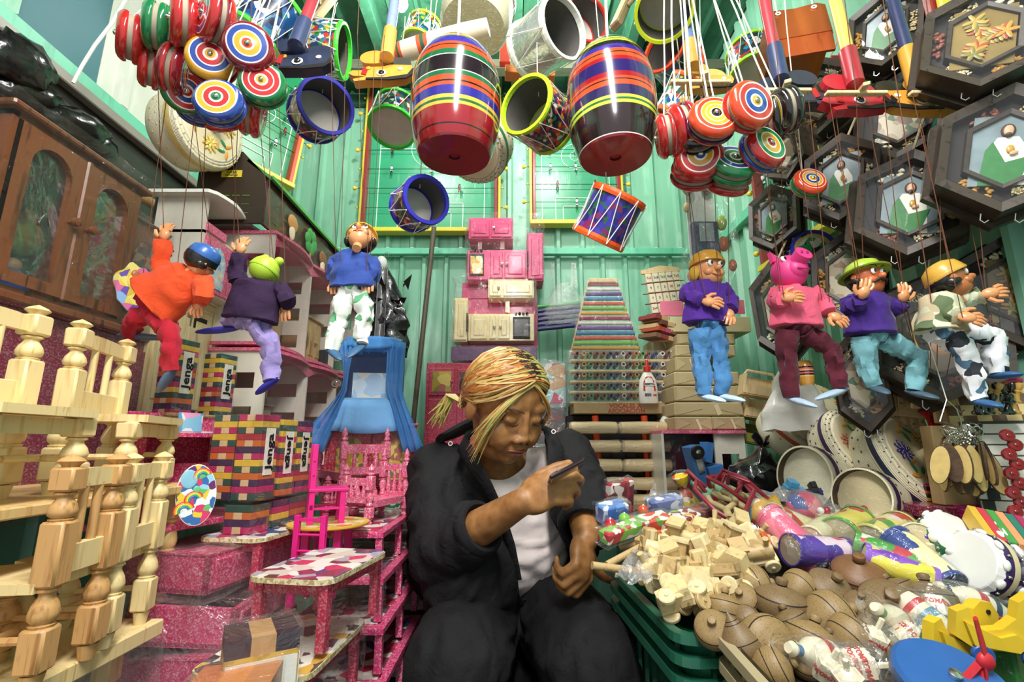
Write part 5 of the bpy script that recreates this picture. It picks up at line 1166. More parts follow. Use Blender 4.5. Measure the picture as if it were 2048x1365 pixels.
# patterned domino boxes at the very front
for k, (px, py, Y, w_, lb, dz) in enumerate(((518, 1318, .66, .08, 'wrapped wooden game box with purple and cream bands on its lid', 0), (462, 1425, .6, .085, 'second wrapped wooden game box with printed paper side', -.01))):
    p = P(px, py, Y); t = thing('game_box', lb+' at the front', 'box', TM(p, rot=(0, 0, R(32 if k == 0 else 12)))); h = .05
    b = MB(); b.box((0, 0, -.01), (w_, w_*.8, h), wood('#c8a03c', '#8a6a2a', (20, 20, 20), .3)); b.obj('box_body', t)
    b = MB()
    for i, c in enumerate(('#2c1626', '#b48a5a', '#2c1626') if k == 0 else ('#b8683a', '#c8783a', '#b06a3a')): b.box(((i-1)*w_/3, 0, h/2), (w_/3, w_*.8, .02), paint(c, .4, var=.2)); 
    b.obj('banded_lid', t)
    b = MB(); b.box((0, -w_*.4-.001, -.012), (w_*.96, .001, h*.85), paint('#e8e4dc', .5)); b.box((w_/2+.001, 0, -.012), (.001, w_*.76, h*.85), paint('#e8e4dc', .5)); o = b.obj('printed_paper', t)
    if k == 0:
        for q in range(5): text('*', .014, BLACK, o, TM((w_/2+.002, -.024+.012*q, -.006), rot=(pi/2, 0, pi/2)), bold=.0005)
    wrapbox(t, (0, 0, 0), (w_+.006, w_*.8+.006, h+.03), film(sc=24, base=.04), amp=.002)
# ------------------------------------------------------------------ toy kitchens on the back wall
def wbox(t, x0, x1, y0, y1, Yf, dep, mat, name, ch=.002):
    a, c = P(x0, y1, Yf), P(x1, y0, Yf); o = t.location; b = MB()
    b.box(((a.x+c.x)/2-o.x, Yf+dep/2-o.y, (a.z+c.z)/2-o.z), (c.x-a.x, dep, c.z-a.z), mat, ch=ch); return b.obj(name, t)
def kitchen(label, cx, cy, units, mat, dm, oven):
    o = P(cx, cy, 2.3); t = thing('toy_kitchen', label, 'toy kitchen', TM(o)); Yf = 2.16
    for nm, x0, x1, y0, y1, drs in units:
        wbox(t, x0, x1, y0, y1, Yf, .13, mat, nm)
        for d0, d1, kn in drs:
            q = wbox(t, x0+(x1-x0)*d0+1, x0+(x1-x0)*d1-1, y0+4, y1-4, Yf-.008, .01, mat, 'door', .002)
            wbox(t, x0+(x1-x0)*d0+7, x0+(x1-x0)*d1-7, y0+11, y1-11, Yf-.012, .008, mat, 'door_panel', .003)
            if kn:
                b = MB(); p = P(x0+(x1-x0)*kn, (y0+y1)/2, Yf-.01)-t.location; knob(b, p, METAL, .007); b.obj('knob', t)
    x0, x1, y0, y1, m2 = oven
    wbox(t, x0-2, x1+2, y0-4, y1+4, Yf-.006, .01, BLACK, 'oven_frame'); wbox(t, x0, x1, y0, y1, Yf-.012, .008, m2, 'oven_door')
    for i in range(4):
        b = MB(); p = P(x0+(x1-x0)*(i+.5)/4, y0-8, Yf)-t.location; b.lathe([(.006, 0), (.007, .006), (.005, .012)], [METAL, BLACK][i % 2], TM(p, (0, -.6, .8)), 10); b.obj('burner_knob', t)
    return t
PKK = paint('#cf3873', .4, coat=.1, var=.08)
t = kitchen('pink toy kitchen set in clear wrap on the back wall', 1010, 500, [('wall_unit', 937, 1026, 436, 478, ((.03, .48, .9*.5+.12), (.5, .98, 0))), ('base_unit', 934, 1054, 500, 560, ((.38, .6, .58), (.62, .98, .66))), ('tall_unit', 1055, 1086, 466, 562, ((.02, .98, 0),))], PKK, None, (940, 966, 512, 548, prnt(PALS['flora'], 40, seed=16)))
b = MB(); a = V((0, 0, 0))
for x in (960, 1005): p = P(x, 489, 2.2)-t.location; b.box(p, (.02, .02, .06), paint('#c8a0a0', .5))
b.obj('support_post', t)
q = P(1010, 500, 2.19)-t.location; wrapbox(t, q, (.37, .17, .31), film(sc=14, base=.01, white=.01), amp=.02)
b = MB(); p = P(1056, 520, 2.14)-t.location; b.box(p, (.006, .012, .085), BLACK); b.obj('unit_handle', t)
t = kitchen('cream wooden toy kitchen set with black oven door on the back wall', 990, 640, [('wall_unit', 976, 1068, 558, 596, ((.02, .3, .23), (.32, .98, 0))), ('base_unit', 936, 1068, 628, 682, ((.03, .3, 0), (.31, .43, .4), (.45, .64, .49))), ('tall_unit', 907, 936, 596, 684, ((.02, .98, 0),))], CREAM, None, (1028, 1058, 638, 674, paint('#1c1815', .3, var=.6, bs=60)))
q = P(990, 622, 2.19)-t.location; wrapbox(t, q, (.38, .17, .30), film(sc=14, base=.015, white=.01), amp=.02, seed=4)
b = MB(); b.box(P(1015, 612, 2.2)-t.location, (.02, .02, .07), CREAM); b.obj('support_post', t)
b = MB(); b.box(P(934, 645, 2.14)-t.location, (.006, .012, .085), BLACK); b.obj('unit_handle', t)
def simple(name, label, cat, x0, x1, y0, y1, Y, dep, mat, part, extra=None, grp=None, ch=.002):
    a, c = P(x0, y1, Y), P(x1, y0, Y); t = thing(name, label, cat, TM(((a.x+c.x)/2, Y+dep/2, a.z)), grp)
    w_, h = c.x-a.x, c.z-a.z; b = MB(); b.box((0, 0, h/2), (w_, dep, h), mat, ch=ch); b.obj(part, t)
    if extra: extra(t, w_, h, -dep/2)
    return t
simple('toy_kitchen_box', 'pink toy cupboard half hidden behind the cream kitchen', 'toy kitchen', 922, 1074, 566, 698, 2.24, .05, PKK, 'body', lambda t, w_, h, y: MB().box((-w_*.2, y-.003, h*.85), (w_*.5, .006, h*.2), PKK, ch=.002).obj('door', t))
simple('flat_box', 'flat purple box under the cream toy kitchen', 'box', 902, 1074, 694, 722, 2.12, .16, paint('#5c2a62', .35, coat=.4), 'box_body', lambda t, w_, h, y: wrapbox(t, (0, 0, h/2), (w_+.01, .17, h+.01), FILM, amp=.003))
def wardrobe(t, w_, h, y):
    for i, (x, z, W, Hh, k) in enumerate(((-.3, .83, .32, .24, 'yellow'), (.0, .83, .2, .22, 'dark'), (.25, .83, .2, .22, 'flora'), (-.28, .35, .36, .66, None), (.12, .35, .3, .66, None))):
        b = MB(); b.box((x*w_, y-.004, z*h), (W*w_, .008, Hh*h), glitter('#c22c50', .2), ch=.002); o = b.obj('door', t)
        if k: b = MB(); b.box((x*w_, y-.009, z*h), (W*w_*.75, .002, Hh*h*.75), prnt(PALS[k], 26, seed=i)); b.obj('printed_panel', o)
        b = MB(); knob(b, ((x+W*.4)*w_, y-.008, z*h), PINK, .006); b.obj('knob', o)
simple('toy_wardrobe', 'pink toy wardrobe with printed doors behind the sitter head', 'doll furniture', 845, 1010, 726, 960, 1.95, .1, glitter('#c22c50', .2), 'body', wardrobe)
def pb(t, w_, h, y):
    b = MB(); b.box((0, y-.001, h*.75), (w_*.96, .001, h*.46), prnt(['#a8d0d0', '#b8dcd8', '#98c4c8', '#c84a6a', '#c8a070', '#e8e0d0'], 22, seed=18)); b.obj('printed_panel', t)
    b = MB(); b.box((0, y-.001, h*.27), (w_*.96, .001, h*.4), prnt(['#5a5a5c', '#66605e', '#4e4a50', '#7a3a40'], 22, seed=19)); b.obj('lower_panel', t)
    wrapbox(t, (0, 0, h/2), (w_+.01, .1, h+.01), film(sc=16, base=.05, white=.03), amp=.01)
simple('dark_box', 'dark crate beneath the pink wardrobe behind the sitter', 'crate', 850, 1132, 962, 1300, 1.93, .12, paint('#1a1512', .7), 'crate_body')
simple('printed_board_box', 'printed puzzle box in clear wrap beside the sitter shoulder', 'box', 1050, 1132, 724, 900, 1.9, .06, paint('#8a9a98', .5), 'box_body', pb)
# ------------------------------------------------------------------ bag of sticks
t = thing('plastic_bag', 'thin clear carrier bag of purple sticks hanging from a hook on the back wall', 'bag', TM(P(1130, 600, 2.2)))
b = MB(); rows = []
for i in range(14):
    u = i/13; row = []
    for j in range(21):
        a = 2*pi*j/20; q = V(((.04+.075*min(1, u*1.6))*math.cos(a), .03*math.sin(a)-.02, .07-.2*u)); row.append(q+noise.noise_vector(q*30)*.014)
    rows.append(row)
b.grid(rows, film(sc=30, base=.06, white=.16)); b.obj('bag_skin', t)
for s, x in ((-1, -.06), (1, .04)): b = MB(); b.grid([[(x+.03*v*s*(1-u)*.5+.02*v-.0, -.04+.004*math.sin(v*9), .05+.12*u) for v in [k/6-.5 for k in range(7)]] for u in [k/5 for k in range(6)]], film(sc=40, base=.08, white=.35)); b.obj('bag_handle', t)
for i in range(6):
    s = thing('toy_stick', '%s purple stick from the bottom inside the hanging clear bag' % ORD[i], 'stick', TM(P(1118, 655-i*9, 2.17), rot=(0, R(-6), 0)), 'sticks in the clear bag'); b = MB(); b.cyl((-.1, 0, 0), (.1, 0, 0), .0095, None, paint(['#35246a', '#3a2a7a', '#2a1f5a', '#4a2f7a', '#35246a', '#4aa05a'][i], .35), 10); b.obj('stick_body', s)
# ------------------------------------------------------------------ flutes pyramid
t = thing('pan_flute', 'tall tapering rack of rainbow flute tubes in crackling clear wrap', 'musical toy', TM(P(1212, 712, 1.95)))
RB = ['#a82040', '#d8a040', '#7ac040', '#d85030', '#3a80c0', '#7a3a9a', '#e8e0d8', '#a82050', '#e0a840', '#78b838', '#d8502c', '#3a80c0', '#6a3090', '#e8e4e0', '#982040']
hh = (P(0, 565, 1.95)-P(0, 712, 1.95)).z
for i, c in enumerate(RB):
    w_ = .145-.0058*i; z = hh*(i+.5)/15; b = MB(); b.cyl((-w_, 0, z), (w_, 0, z), .0082, None, paint(c, .3, coat=.4), 12); b.obj('flute_tube', t)
b = MB(); b.box((0, .0, hh+.006), (.12, .02, .02), RAWW, ch=.003); b.obj('top_bar', t)
for s in (-1, 1): b = MB(); b.tube([(s*.15, .008, -.01), (s*.062, .008, hh+.01)], .003, RAWW, 6); b.obj('side_bar', t)
b = MB(); b.grid([[((v-.5)*(.32-.17*u), -.014-.004*noise.noise(V((u*30, v*50, 0))), -.01+(hh+.02)*u) for v in [k/16 for k in range(17)]] for u in [k/22 for k in range(23)]], film(sc=26, stretch=(2.5, 1, .6), base=.08, white=.03)); b.obj('plastic_wrap', t)
# packs of tubes: 5 rows
TCOL = ['#6a2a20', '#c8952a', '#4f8a2a', '#8a3a22', '#8a6a3a', '#26406a', '#3a2a5a', '#e0dcd0', '#7a2a3a', '#c8902a', '#5aa032', '#8a3020', '#2a4a8a', '#e8e4dc', '#6a241c']
for r_ in range(5):
    y = 718+r_*20.5; t = thing('flute_pack', '%s pack of coloured tubes from the top, above the lettered carton' % ORD[r_], 'musical toy', TM(P(1240+r_*.5, y, 1.86)), 'wrapped packs of coloured tubes')
    for i in range(15):
        b = MB(); x = -.175+.025*i; c = paint(TCOL[i], .4); b.lathe([(.0085, .01), (.0085, .06), (.0055, .06), (.0055, .0)], [c, c, BLACK], TM((x, 0, .004), (0, -1, .1)), 12); b.obj('tube', t)
    b = MB(); b.box((0, -.03, -.017), (.41, .05, .012), RAWW, ch=.005); b.obj('wooden_bar', t)
    wrapbox(t, (0, -.01, 0), (.43, .15, .038), film(sc=22, base=.06, white=.02), amp=.006, seed=r_)
def carton(t, w_, h, y):
    o = t.children[0]; tm = paint('#b8402a', .5)
    text('VOCALES X', .022, tm, o, TM((.01, y-.001, h*.72), rot=(pi/2, 0, 0)), bold=.0006); text('ASOCIACIÓN', .022, tm, o, TM((.014, y-.001, h*.25), rot=(pi/2, 0, 0)), bold=.0006)
simple('carton', 'flat brown carton with red lettering under the tube packs', 'box', 1148, 1342, 806, 828, 1.78, .2, paint('#b09870', .7, var=.15), 'carton_body', carton)
# glue bottle
t = thing('glue_bottle', 'white glue bottle with red cap and red label standing on the lettered carton', 'bottle', TM(P(1298, 808, 1.76), s=1.25)); GW = paint('#f0ece0', .3, coat=.3)
b = MB(); b.lathe([(.026, 0), (.028, .004), (.028, .04), (.024, .07), (.014, .088), (.009, .094)], GW, Matrix.Diagonal((1, .62, 1, 1)), 28); b.obj('bottle_body', t)
b = MB(); rc = paint('#cc2a22', .35); b.lathe([(.0105, .094), (.0105, .108), (.005, .112), (.004, .13), (.0022, .132)], [rc, rc, rc, GW], n=18); b.obj('cap', t)
b = MB(); b.prism([(-.018, .036), (.018, .036), (.016, .062), (.008, .078), (-.008, .078), (-.016, .062)], 0, .001, rc, TM((0, -.0172, 0), rot=(R(86), 0, 0))); b.box((0, -.0195, .055), (.03, .001, .009), WHITE); o = b.obj('paper_label', t)
text('RESISTOL', .0068, paint('#22305a', .5), o, TM((0, -.0205, .055), rot=(pi/2, 0, 0)), bold=.0003); text('850', .012, paint('#22305a', .5), o, TM((-.006, -.0183, .024), rot=(pi/2, 0, 0)), bold=.0004)
b = MB(); b.ell((.014, -.0178, .024), (.006, .0006, .002), rc, n=8); b.obj('printed_mark', o)
# rolling-pin like xylophone bodies, 5 rows of 2
ROUND = wood('#dfc898', '#c4a468', (6, 40, 40), .3, .4)
def barbody(b, w_): b.lathe([(.002, -w_/2), (.011, -w_/2+.001), (.0165, -w_/2+.008), (.0175, 0), (.0165, w_/2-.008), (.011, w_/2-.001), (.002, w_/2)], ROUND, Matrix.Rotation(pi/2, 4, 'Y') @ Matrix.Diagonal((1.25, 1.5, 1, 1)), 18)
for r_ in range(5):
    for k in range(2):
        x = (1187, 1286)[k]+(0, 6, 9, 20, 24)[r_]; y = 856+r_*37+(0, 0, 1, 1, -2)[r_]
        t = thing('wooden_roller', '%s wooden bar pack from the top in the %s column of the rack' % (ORD[r_], ('nearer', 'farther')[k]+' to parcels' if 0 else ('sitter-side', 'parcel-side')[k]), 'wooden toy', TM(P(x, y, 1.72)), 'rounded wooden bars on the rack')
        link('bar_body', cached('barbody', lambda b: barbody(b, .172)), t)
        for q in range(4):
            b = MB(); b.cyl((-.06+.04*q, .02, .012), (-.06+.04*q, .02, .02), .005, None, paint('#3f8a3a', .4), 8); b.obj('green_peg', t)
        wrapbox(t, (0, 0, 0), (.18, .06, .04), film(sc=24, base=.05, white=.03), amp=.005, seed=r_*2+k)
        if r_ > 2:
            b = MB(); rows = [[(.03*math.sin(v*6+u*4)*(u), -.03-.012*u-.004*math.cos(v*9), .012-.05*u+.01*v) for v in [j/8 for j in range(9)]] for u in [i/8 for i in range(9)]]; b.grid(rows, film(sc=40, base=.12, white=.3)); b.obj('film_twist', t)
for k, x in enumerate((1190, 1288)):
    pole('orange_upright', P(x+14, 1010, 1.78), P(x, 832, 1.78), .012, paint('#e0481c', .35), 'orange rack upright on the %s side of the bar packs' % ('sitter', 'parcel')[k], 'post')
simple('dark_box', 'dark box filling the space behind the wooden bar packs', 'crate', 1138, 1350, 832, 1040, 1.84, .1, paint('#1a1512', .7), 'crate_body')  # plain near-black box filling the space behind the bars
def nc(t, w_, h, y): text('NUMEROS', .02, BLACK, t.children[0], TM((-.1, y-.001, h*.6), rot=(pi/2, 0, 0)), bold=.0008); text('ASOCIACION', .02, BLACK, t.children[0], TM((.06, y-.001, h*.6), rot=(pi/2, 0, 0)), bold=.0008)
simple('carton', 'brown carton with black lettering beneath the wooden bar packs', 'box', 1172, 1366, 1008, 1050, 1.62, .2, paint('#a48c66', .7, var=.15), 'carton_body', nc)
t = thing('tape_roll', 'white paper roll beside the top wooden bar pack', 'roll', TM(P(1340, 848, 1.75), (.5, -.85, 0))); b = MB(); b.lathe([(.012, -.02), (.03, -.02), (.03, .02), (.012, .02)], WHITE); b.obj('roll_body', t); b = MB(); b.lathe([(.012, -.02), (.012, .02)], paint('#9a7a5a', .6), cap=False); b.obj('core', t)
# ------------------------------------------------------------------ number abacus boards and paper parcels
TILE = paint('#e4d9bc', .5, var=.08)
def numboard(M, cols, rows_, s, label, grp='wooden number tile boards'):
    t = thing('number_board', label, 'number game', M, grp); W, Hh = cols*s*1.05, rows_*s*1.5
    b = MB(); b.prism([(-W/2-.01, Hh/2), (W/2+.01, Hh/2), (W/2+.01, Hh/2+.015), (0, Hh/2+.03), (-W/2-.01, Hh/2+.015)], 0, .012, RAWW, TM((0, .01, 0), rot=(pi/2, 0, 0))); b.obj('top_board', t)
    tm = [paint('#b8402a', .5), paint('#2a4a9a', .5), paint('#3a8a4a', .5), paint('#6a2a7a', .5)]; rr = random.Random(cols*7)
    for r_ in range(rows_):
        z = Hh/2-(r_+.5)*s*1.5; b = MB(); b.cyl((-W/2-.02, 0, z-s*.75), (W/2+.02, 0, z-s*.75), .0025, None, paint('#8a2a4a', .5), 6); b.obj('rod', t)
        for c in range(cols):
            o = link('number_tile', cached(('tile', s), lambda b: b.box((0, 0, 0), (s*.85, .014, s*1.3), TILE, ch=.001)), t, M=Matrix.Translation((-W/2+(c+.5)*s*1.05, 0, z)))
            text(rr.choice(['40', '36', '18', '21', '7', '5', '9', '10', '24', '3']) if r_ % 3 else rr.choice(['2x9', '3x8', '7x3', '4x5']), s*.5, tm[(c+r_) % 4], o, TM((0, -.0075, 0), rot=(pi/2, 0, 0)), bold=.0002)
    return t
numboard(TM(P(1330, 585, 1.9), rot=(0, R(-8), R(8))), 5, 4, .029, 'wooden number tile board leaning behind the purple-shirted puppet')
numboard(TM(P(2012, 705, 1.0), rot=(0, R(4), R(-34))), 4, 4, .022, 'wooden number tile board at the picture edge below the biggest frame')
simple('card', 'pink card lying against the number board', 'card', 1322, 1366, 602, 632, 1.82, .004, paint('#d8708c', .6), 'card_sheet')
simple('card', 'pink card peeping out beside the purple-shirted puppet', 'card', 1470, 1488, 600, 628, 1.82, .004, paint('#d8607c', .6), 'card_sheet')
for k in range(7):
    t = thing('colour_stick_bundle', '%s bundle of coloured wooden sticks stacked beneath the number board' % ORD[k], 'stick', TM(P(1312+6*(k % 3), 640+k*6, 1.85+.02*(k % 2)), rot=(R(8), R(10), R(20))), 'bundles under the number board'); b = MB()
    for j in range(3): b.box((-.03+.03*j, 0, 0), (.026, .12, .016), paint(['#8a3a3a', '#c8a070', '#6a4030', '#d0b080', '#a8452a', '#b05070', '#7a5a40'][(k+j) % 7], .6))
    b.obj('bundled_sticks', t)
KP = paint('#a8966f', .75, var=.1, bs=25); KP2 = paint('#b5a47c', .75, var=.1, bs=25)
def parcel(x0, x1, y0, y1, Y, dep, label, ends=0, m=KP):
    def ex(t, w_, h, y):
        b = MB()
        for e in range(max(1, ends)):
            cx = -w_/2+w_*(e+.5)/max(1, ends); W = w_/max(1, ends)
            for s in (-1, 1): b = MB(); b.prism([(s*W*.47, h*.06), (s*W*.47, h*.94), (s*W*.1, h*.5)][::s], 0, .0018, KP2, TM((cx, y, 0), rot=(pi/2, 0, 0))); b.obj('paper_fold', t)
        b = MB(); b.box((w_*.12, y-.003, h*.45), (w_*.07, .001, h*.8), paint('#d8cba4', .4), rot=(0, R(-20), 0)); b.obj('tape_strip', t)
    return simple('paper_parcel', label, 'parcel', x0, x1, y0, y1, Y, dep, m, 'parcel_body', ex, 'brown paper parcels', .004)
for a in [(1352, 1424, 834, 862, 1.62, .24, 'brown paper parcel, bottom row, next to the wooden bar packs', 1), (1426, 1490, 834, 860, 1.62, .24, 'brown paper parcel, bottom row, outer end by the wooden boxes', 1), (1350, 1486, 805, 832, 1.64, .24, 'long brown paper parcel resting on the two lowest ones', 1, KP2),
          (1350, 1478, 772, 803, 1.66, .24, 'brown paper parcel with slanted tape third from the bottom', 1), (1350, 1478, 744, 770, 1.68, .22, 'brown paper parcel fourth from the bottom', 1, KP2), (1352, 1402, 714, 743, 1.7, .22, 'small brown parcel with folded end above the long ones', 1),
          (1352, 1470, 690, 713, 1.74, .22, 'brown parcel sixth from the bottom behind the jeans puppet', 1, KP2), (1356, 1470, 668, 689, 1.76, .22, 'topmost brown parcel under the cream box', 1)]: parcel(*a)
t = parcel(1316, 1350, 672, 742, 1.9, .2, 'dark slanting brown parcel behind the main parcel pile', 1)
simple('cream_box', 'cream cardboard box on the parcels behind the purple-shirted puppet', 'box', 1336, 1500, 634, 664, 1.8, .2, paint('#cdbd92', .6), 'box_body')
# long bagged toy behind puppet
t = thing('bagged_toy', 'clear bag holding a blue box and beaded toy hanging behind the blond puppet', 'toy', TM(P(1410, 480, 1.6))); b = MB()
b.box((0, 0, .0), (.09, .03, .13), paint('#2f3f66', .4), ch=.003); b.box((0, -.02, .02), (.05, .004, .07), paint('#9aa4ac', .35)); b.obj('blue_box', t)
for x, z, c, r_ in ((.06, .06, '#8aa03a', .018), (.06, -.02, '#b0502a', .018), (-.06, .12, '#c8a878', .012), (.085, -.1, '#b06040', .014), (-.065, -.14, '#b06848', .012), (.08, -.24, '#b06840', .014), (.0, -.18, '#8ab04a', .015), (-.05, .2, '#8a3020', .02), (.02, .2, '#5a2018', .02)): b = MB(); b.ell((x, -.01, z), (r_, r_, r_*1.6), paint(c, .35)); b.obj('wooden_bead', t)
b = MB(); b.box((0, .02, -.02), (.1, .006, .46), paint('#dcdcd8', .4)); b.obj('backing_card', t); string(t, t.location+V((0, 0, .23)), (t.location.x, 1.45, 2.6), .0012)
b = MB(); b.grid([[((v-.5)*(.18+.04*u), -.04+.012*noise.noise(V((u*9, v*7, 1))), .26-.52*u) for v in [k/10 for k in range(11)]] for u in [k/20 for k in range(21)]], film(sc=20, base=.06, white=.05)); b.obj('bag_skin', t)
# ------------------------------------------------------------------ pink topped shelf house with trucks
t = thing('dollhouse', 'white dollhouse with pink scalloped top and square windows behind the slingshots', 'dollhouse', TM(P(1412, 1015, 1.62))); a, c = P(1336, 1015, 1.62), P(1494, 868, 1.62); W, Hh = c.x-a.x, c.z-a.z
b = MB(); b.prism([(-W/2, .1), (-W/2, -.02)]+[(-W/2+W*i/24, -.03-.012*abs(math.sin(pi*i/8))) for i in range(25)]+[(W/2, .1)], Hh, Hh+.01, PK); b.obj('scalloped_roof', t)
b = MB(); b.box((-W/2+.004, .04, Hh/2), (.008, .14, Hh), VW); b.obj('side_wall', t); b = MB(); b.box((0, .1, Hh/2), (W, .006, Hh), prnt(['#4a2438', '#6a2f4a', '#3a2a3a', '#7a3a50'], 18, seed=21)); b.obj('back_wall', t)
b = MB(); z0 = 0
for x0_, x1_, z_0, z_1 in ((.64, .72, 0, 1), (.92, 1, 0, 1), (.72, .92, 0, .1), (.72, .92, .32, .5), (.72, .92, .72, 1)): b.box((-W/2+W*(x0_+x1_)/2, -.01, Hh*(z_0+z_1)/2), (W*(x1_-x0_), .008, Hh*(z_1-z_0)), VW)
b.obj('window_wall', t); b = MB(); b.box((0, .04, .0), (W, .14, .006), PK); b.obj('floor_board', t)
BL = paint('#3f78b8', .4, var=.1)
t = thing('toy_truck', 'blue wooden toy lorry standing on end inside the pink-topped dollhouse', 'toy truck', TM(P(1400, 965, 1.5), rot=(0, R(-12), R(10)))); b = MB(); b.box((0, 0, 0), (.035, .05, .22), BL, ch=.003); b.obj('chassis', t)
b = MB(); b.box((.05, 0, .02), (.05, .05, .04), BL, ch=.003); b.box((.05, -.005, -.01), (.055, .05, .012), WHITE); b.obj('cab', t); b = MB(); b.box((.045, 0, .08), (.02, .045, .06), BL, rot=(0, .4, 0)); b.obj('tail_board', t)
for z in (-.09, .09):
    b = MB(); b.lathe([(.019, -.006), (.021, 0), (.019, .006)], BLACK, TM((0, -.032, z), (0, -1, 0))); b.lathe([(.008, .0061), (.004, .008)], METAL, TM((0, -.032, z), (0, -1, 0)), 12); b.obj('wheel', t)
b = MB(); b.box((.0, -.027, .05), (.02, .004, .04), METAL); b.obj('grille', t)
t = thing('toy_tanker', 'red wooden toy tanker with green and white lettering beside the blue lorry', 'toy truck', TM(P(1440, 985, 1.5), rot=(0, R(-8), R(6)))); b = MB(); b.box((0, 0, 0), (.07, .05, .11), paint('#b82430', .35), ch=.004); b.obj('tank', t)
b = MB(); b.box((-.004, -.026, 0), (.044, .002, .09), paint('#7a1420', .4)); b.obj('recess', t)
b = MB(); b.box((.02, -.028, -.005), (.022, .002, .105), WHITE); o = b.obj('name_plate', t); text('PEMEX', .026, paint('#1f5a3a', .5), o, TM((.02, -.0298, -.005), rot=(pi/2, 0, 0)) @ Matrix.Rotation(-pi/2, 4, 'Z'), bold=.0012)
# wooden crates behind puppet five
for k, (x, y) in enumerate(((1516, 775), (1520, 820), (1512, 870), (1535, 850))):
    t = thing('wooden_crate', ['open handled wooden crate highest beside the white bag', 'second wooden crate below the handled one', 'yellow-green painted crate lowest beside the parcels', 'wooden crate half behind the white bag'][k], 'crate', TM(P(x, y, 1.6+.05*k), rot=(0, R(12), R(-10)))); b = MB(); m_ = (RAWW, RAWW, wood('#8a8a3a', '#5a6a2a'), RAWW)[k]
    for q in (((0, 0, -.03), (.1, .06, .008)), ((-.05, 0, 0), (.008, .06, .07)), ((.05, 0, 0), (.008, .06, .07)), ((0, .03, 0), (.1, .006, .07)), ((0, -.03, -.015), (.1, .006, .03))): b.box(*q, m_)
    b.obj('crate_body', t); b = MB(); b.tube([(-.05, 0, .03), (-.04, 0, .05), (.04, 0, .05), (.05, 0, .03)], .005, m_, 6); b.obj('handle', t)
# ------------------------------------------------------------------ display table and crates
b = MB(); t = thing('display_table', 'dark display table that carries the heaps of toys', 'table', TM((.68, 1.0, 0))); TBL = paint('#241f1d', .7)
b.box((0.02, .12, .6), (.62, 1.2, .03), TBL, ch=.003); b.obj('tabletop', t)
for x in (-.27, .3):
    for y in (-.45, .68): b = MB(); b.box((x, y, .29), (.03, .03, .58), TBL); b.obj('leg', t)
def crate(M, w_, d, h, m, label, grp, n=1):
    t = thing('plastic_crate', label, 'crate', M, grp); b = MB(); r_ = .03
    def ring_(w_, d, z, r_):
        o = []
        for cx, cy, a0 in ((w_/2-r_, d/2-r_, 0), (-w_/2+r_, d/2-r_, 90), (-w_/2+r_, -d/2+r_, 180), (w_/2-r_, -d/2+r_, 270)):
            for i in range(5): a = R(a0+i*22.5); o.append((cx+r_*math.cos(a), cy+r_*math.sin(a), z))
        return o
    b.grid([ring_(w_*.86, d*.88, 0, r_), ring_(w_*.96, d*.97, h*.9, r_), ring_(w_*.97, d*.98, h, r_), ring_(w_*1.03, d*1.03, h, r_), ring_(w_*1.035, d*1.035, h-.012, r_)], m, False, True); b.grid([ring_(w_*.84, d*.86, .004, r_), ring_(w_*.945, d*.955, h, r_)], m, False, True)
    b.prism([(x, y) for x, y, z in ring_(w_*.86, d*.88, 0, r_)], 0, .004, m); b.obj('crate_shell', t)
    for i in range(9):
        b = MB(); b.box((-w_*.48, -d*.4+d*.1*i, h*.5), (.006, .006, h*.8), m); b.obj('rib', t); b = MB(); b.box((-w_*.4+w_*.1*i, -d*.487, h*.5), (.006, .006, h*.8), m); b.obj('rib', t)
    return t
CG = paint('#1c5a44', .35, coat=.2, var=.1); CT = paint('#a89878', .5, var=.1)
for k in range(3): crate(TM((.452, .935, .59-.028*k), rot=(0, 0, R(3))), .46, .38, .1, CG, ['upper', 'middle', 'lowest'][k]+' green plastic crate of the nested stack below wooden toys', 'nested green crates')
for k in range(3): crate(TM((.468, .535, .588-.03*k), rot=(0, 0, R(-4))), .40, .36, .11, CT, ['upper', 'middle', 'lowest'][k]+' beige plastic crate of the nested stack below spinning tops', 'nested beige crates')
# wooden filler surfaces inside the crates so toys rest on something
t = thing('packing_cloth', 'dark packing cloth filling the crates under the toys', 'cloth', TM((.6, .9, .64))); b = MB(); b.grid([[(-.3+.68*v, -.5+1.05*u, -.01+.13*u+.012*noise.noise(V((u*9, v*9, 0)))) for v in [k/20 for k in range(21)]] for u in [k/24 for k in range(25)]], cloth('#3a332c')); b.obj('cloth_surface', t)
def HP(px, py, lift=0):
    s = sl(py); Y = (.426-lift)/(.24-s) if 0 else .426/(.24-s); return P(px, py, Y)
# ------------------------------------------------------------------ spinning tops
TW = wood('#94794f', '#59402a', (9, 9, 22), .5); TW2 = wood('#7c5534', '#4c2f1a', (22, 22, 22), .45); TW3 = wood('#7c6444', '#4a3826', (9, 9, 22), .5); LINE = paint('#1c120c', .6)
def topmesh(m):
    def f(b):
        pr = [(.0001, 1.14, m), (.1, 1.13, m), (.2, 1.1, m), (.235, 1.02, m), (.2, .88, m), (.19, .82, LINE), (.3, .76, m), (.62, .66, m), (.86, .52, m), (.945, .41, m), (.975, .36, LINE), (1.0, .2, m), (1.0, 0, m), (.97, -.16, m), (.96, -.21, LINE), (.88, -.4, m), (.7, -.66, m), (.5, -.9, m), (.42, -.97, m), (.40, -1.01, LINE), (.3, -1.12, m), (.28, -1.16, LINE), (.14, -1.34, m), (.05, -1.45, m), (.045, -1.46, METAL), (.03, -1.62, METAL), (.001, -1.64, METAL)]
        b.lathe([(r_, z) for r_, z, _ in pr], [q[2] for q in pr[1:]], n=30)
    return f
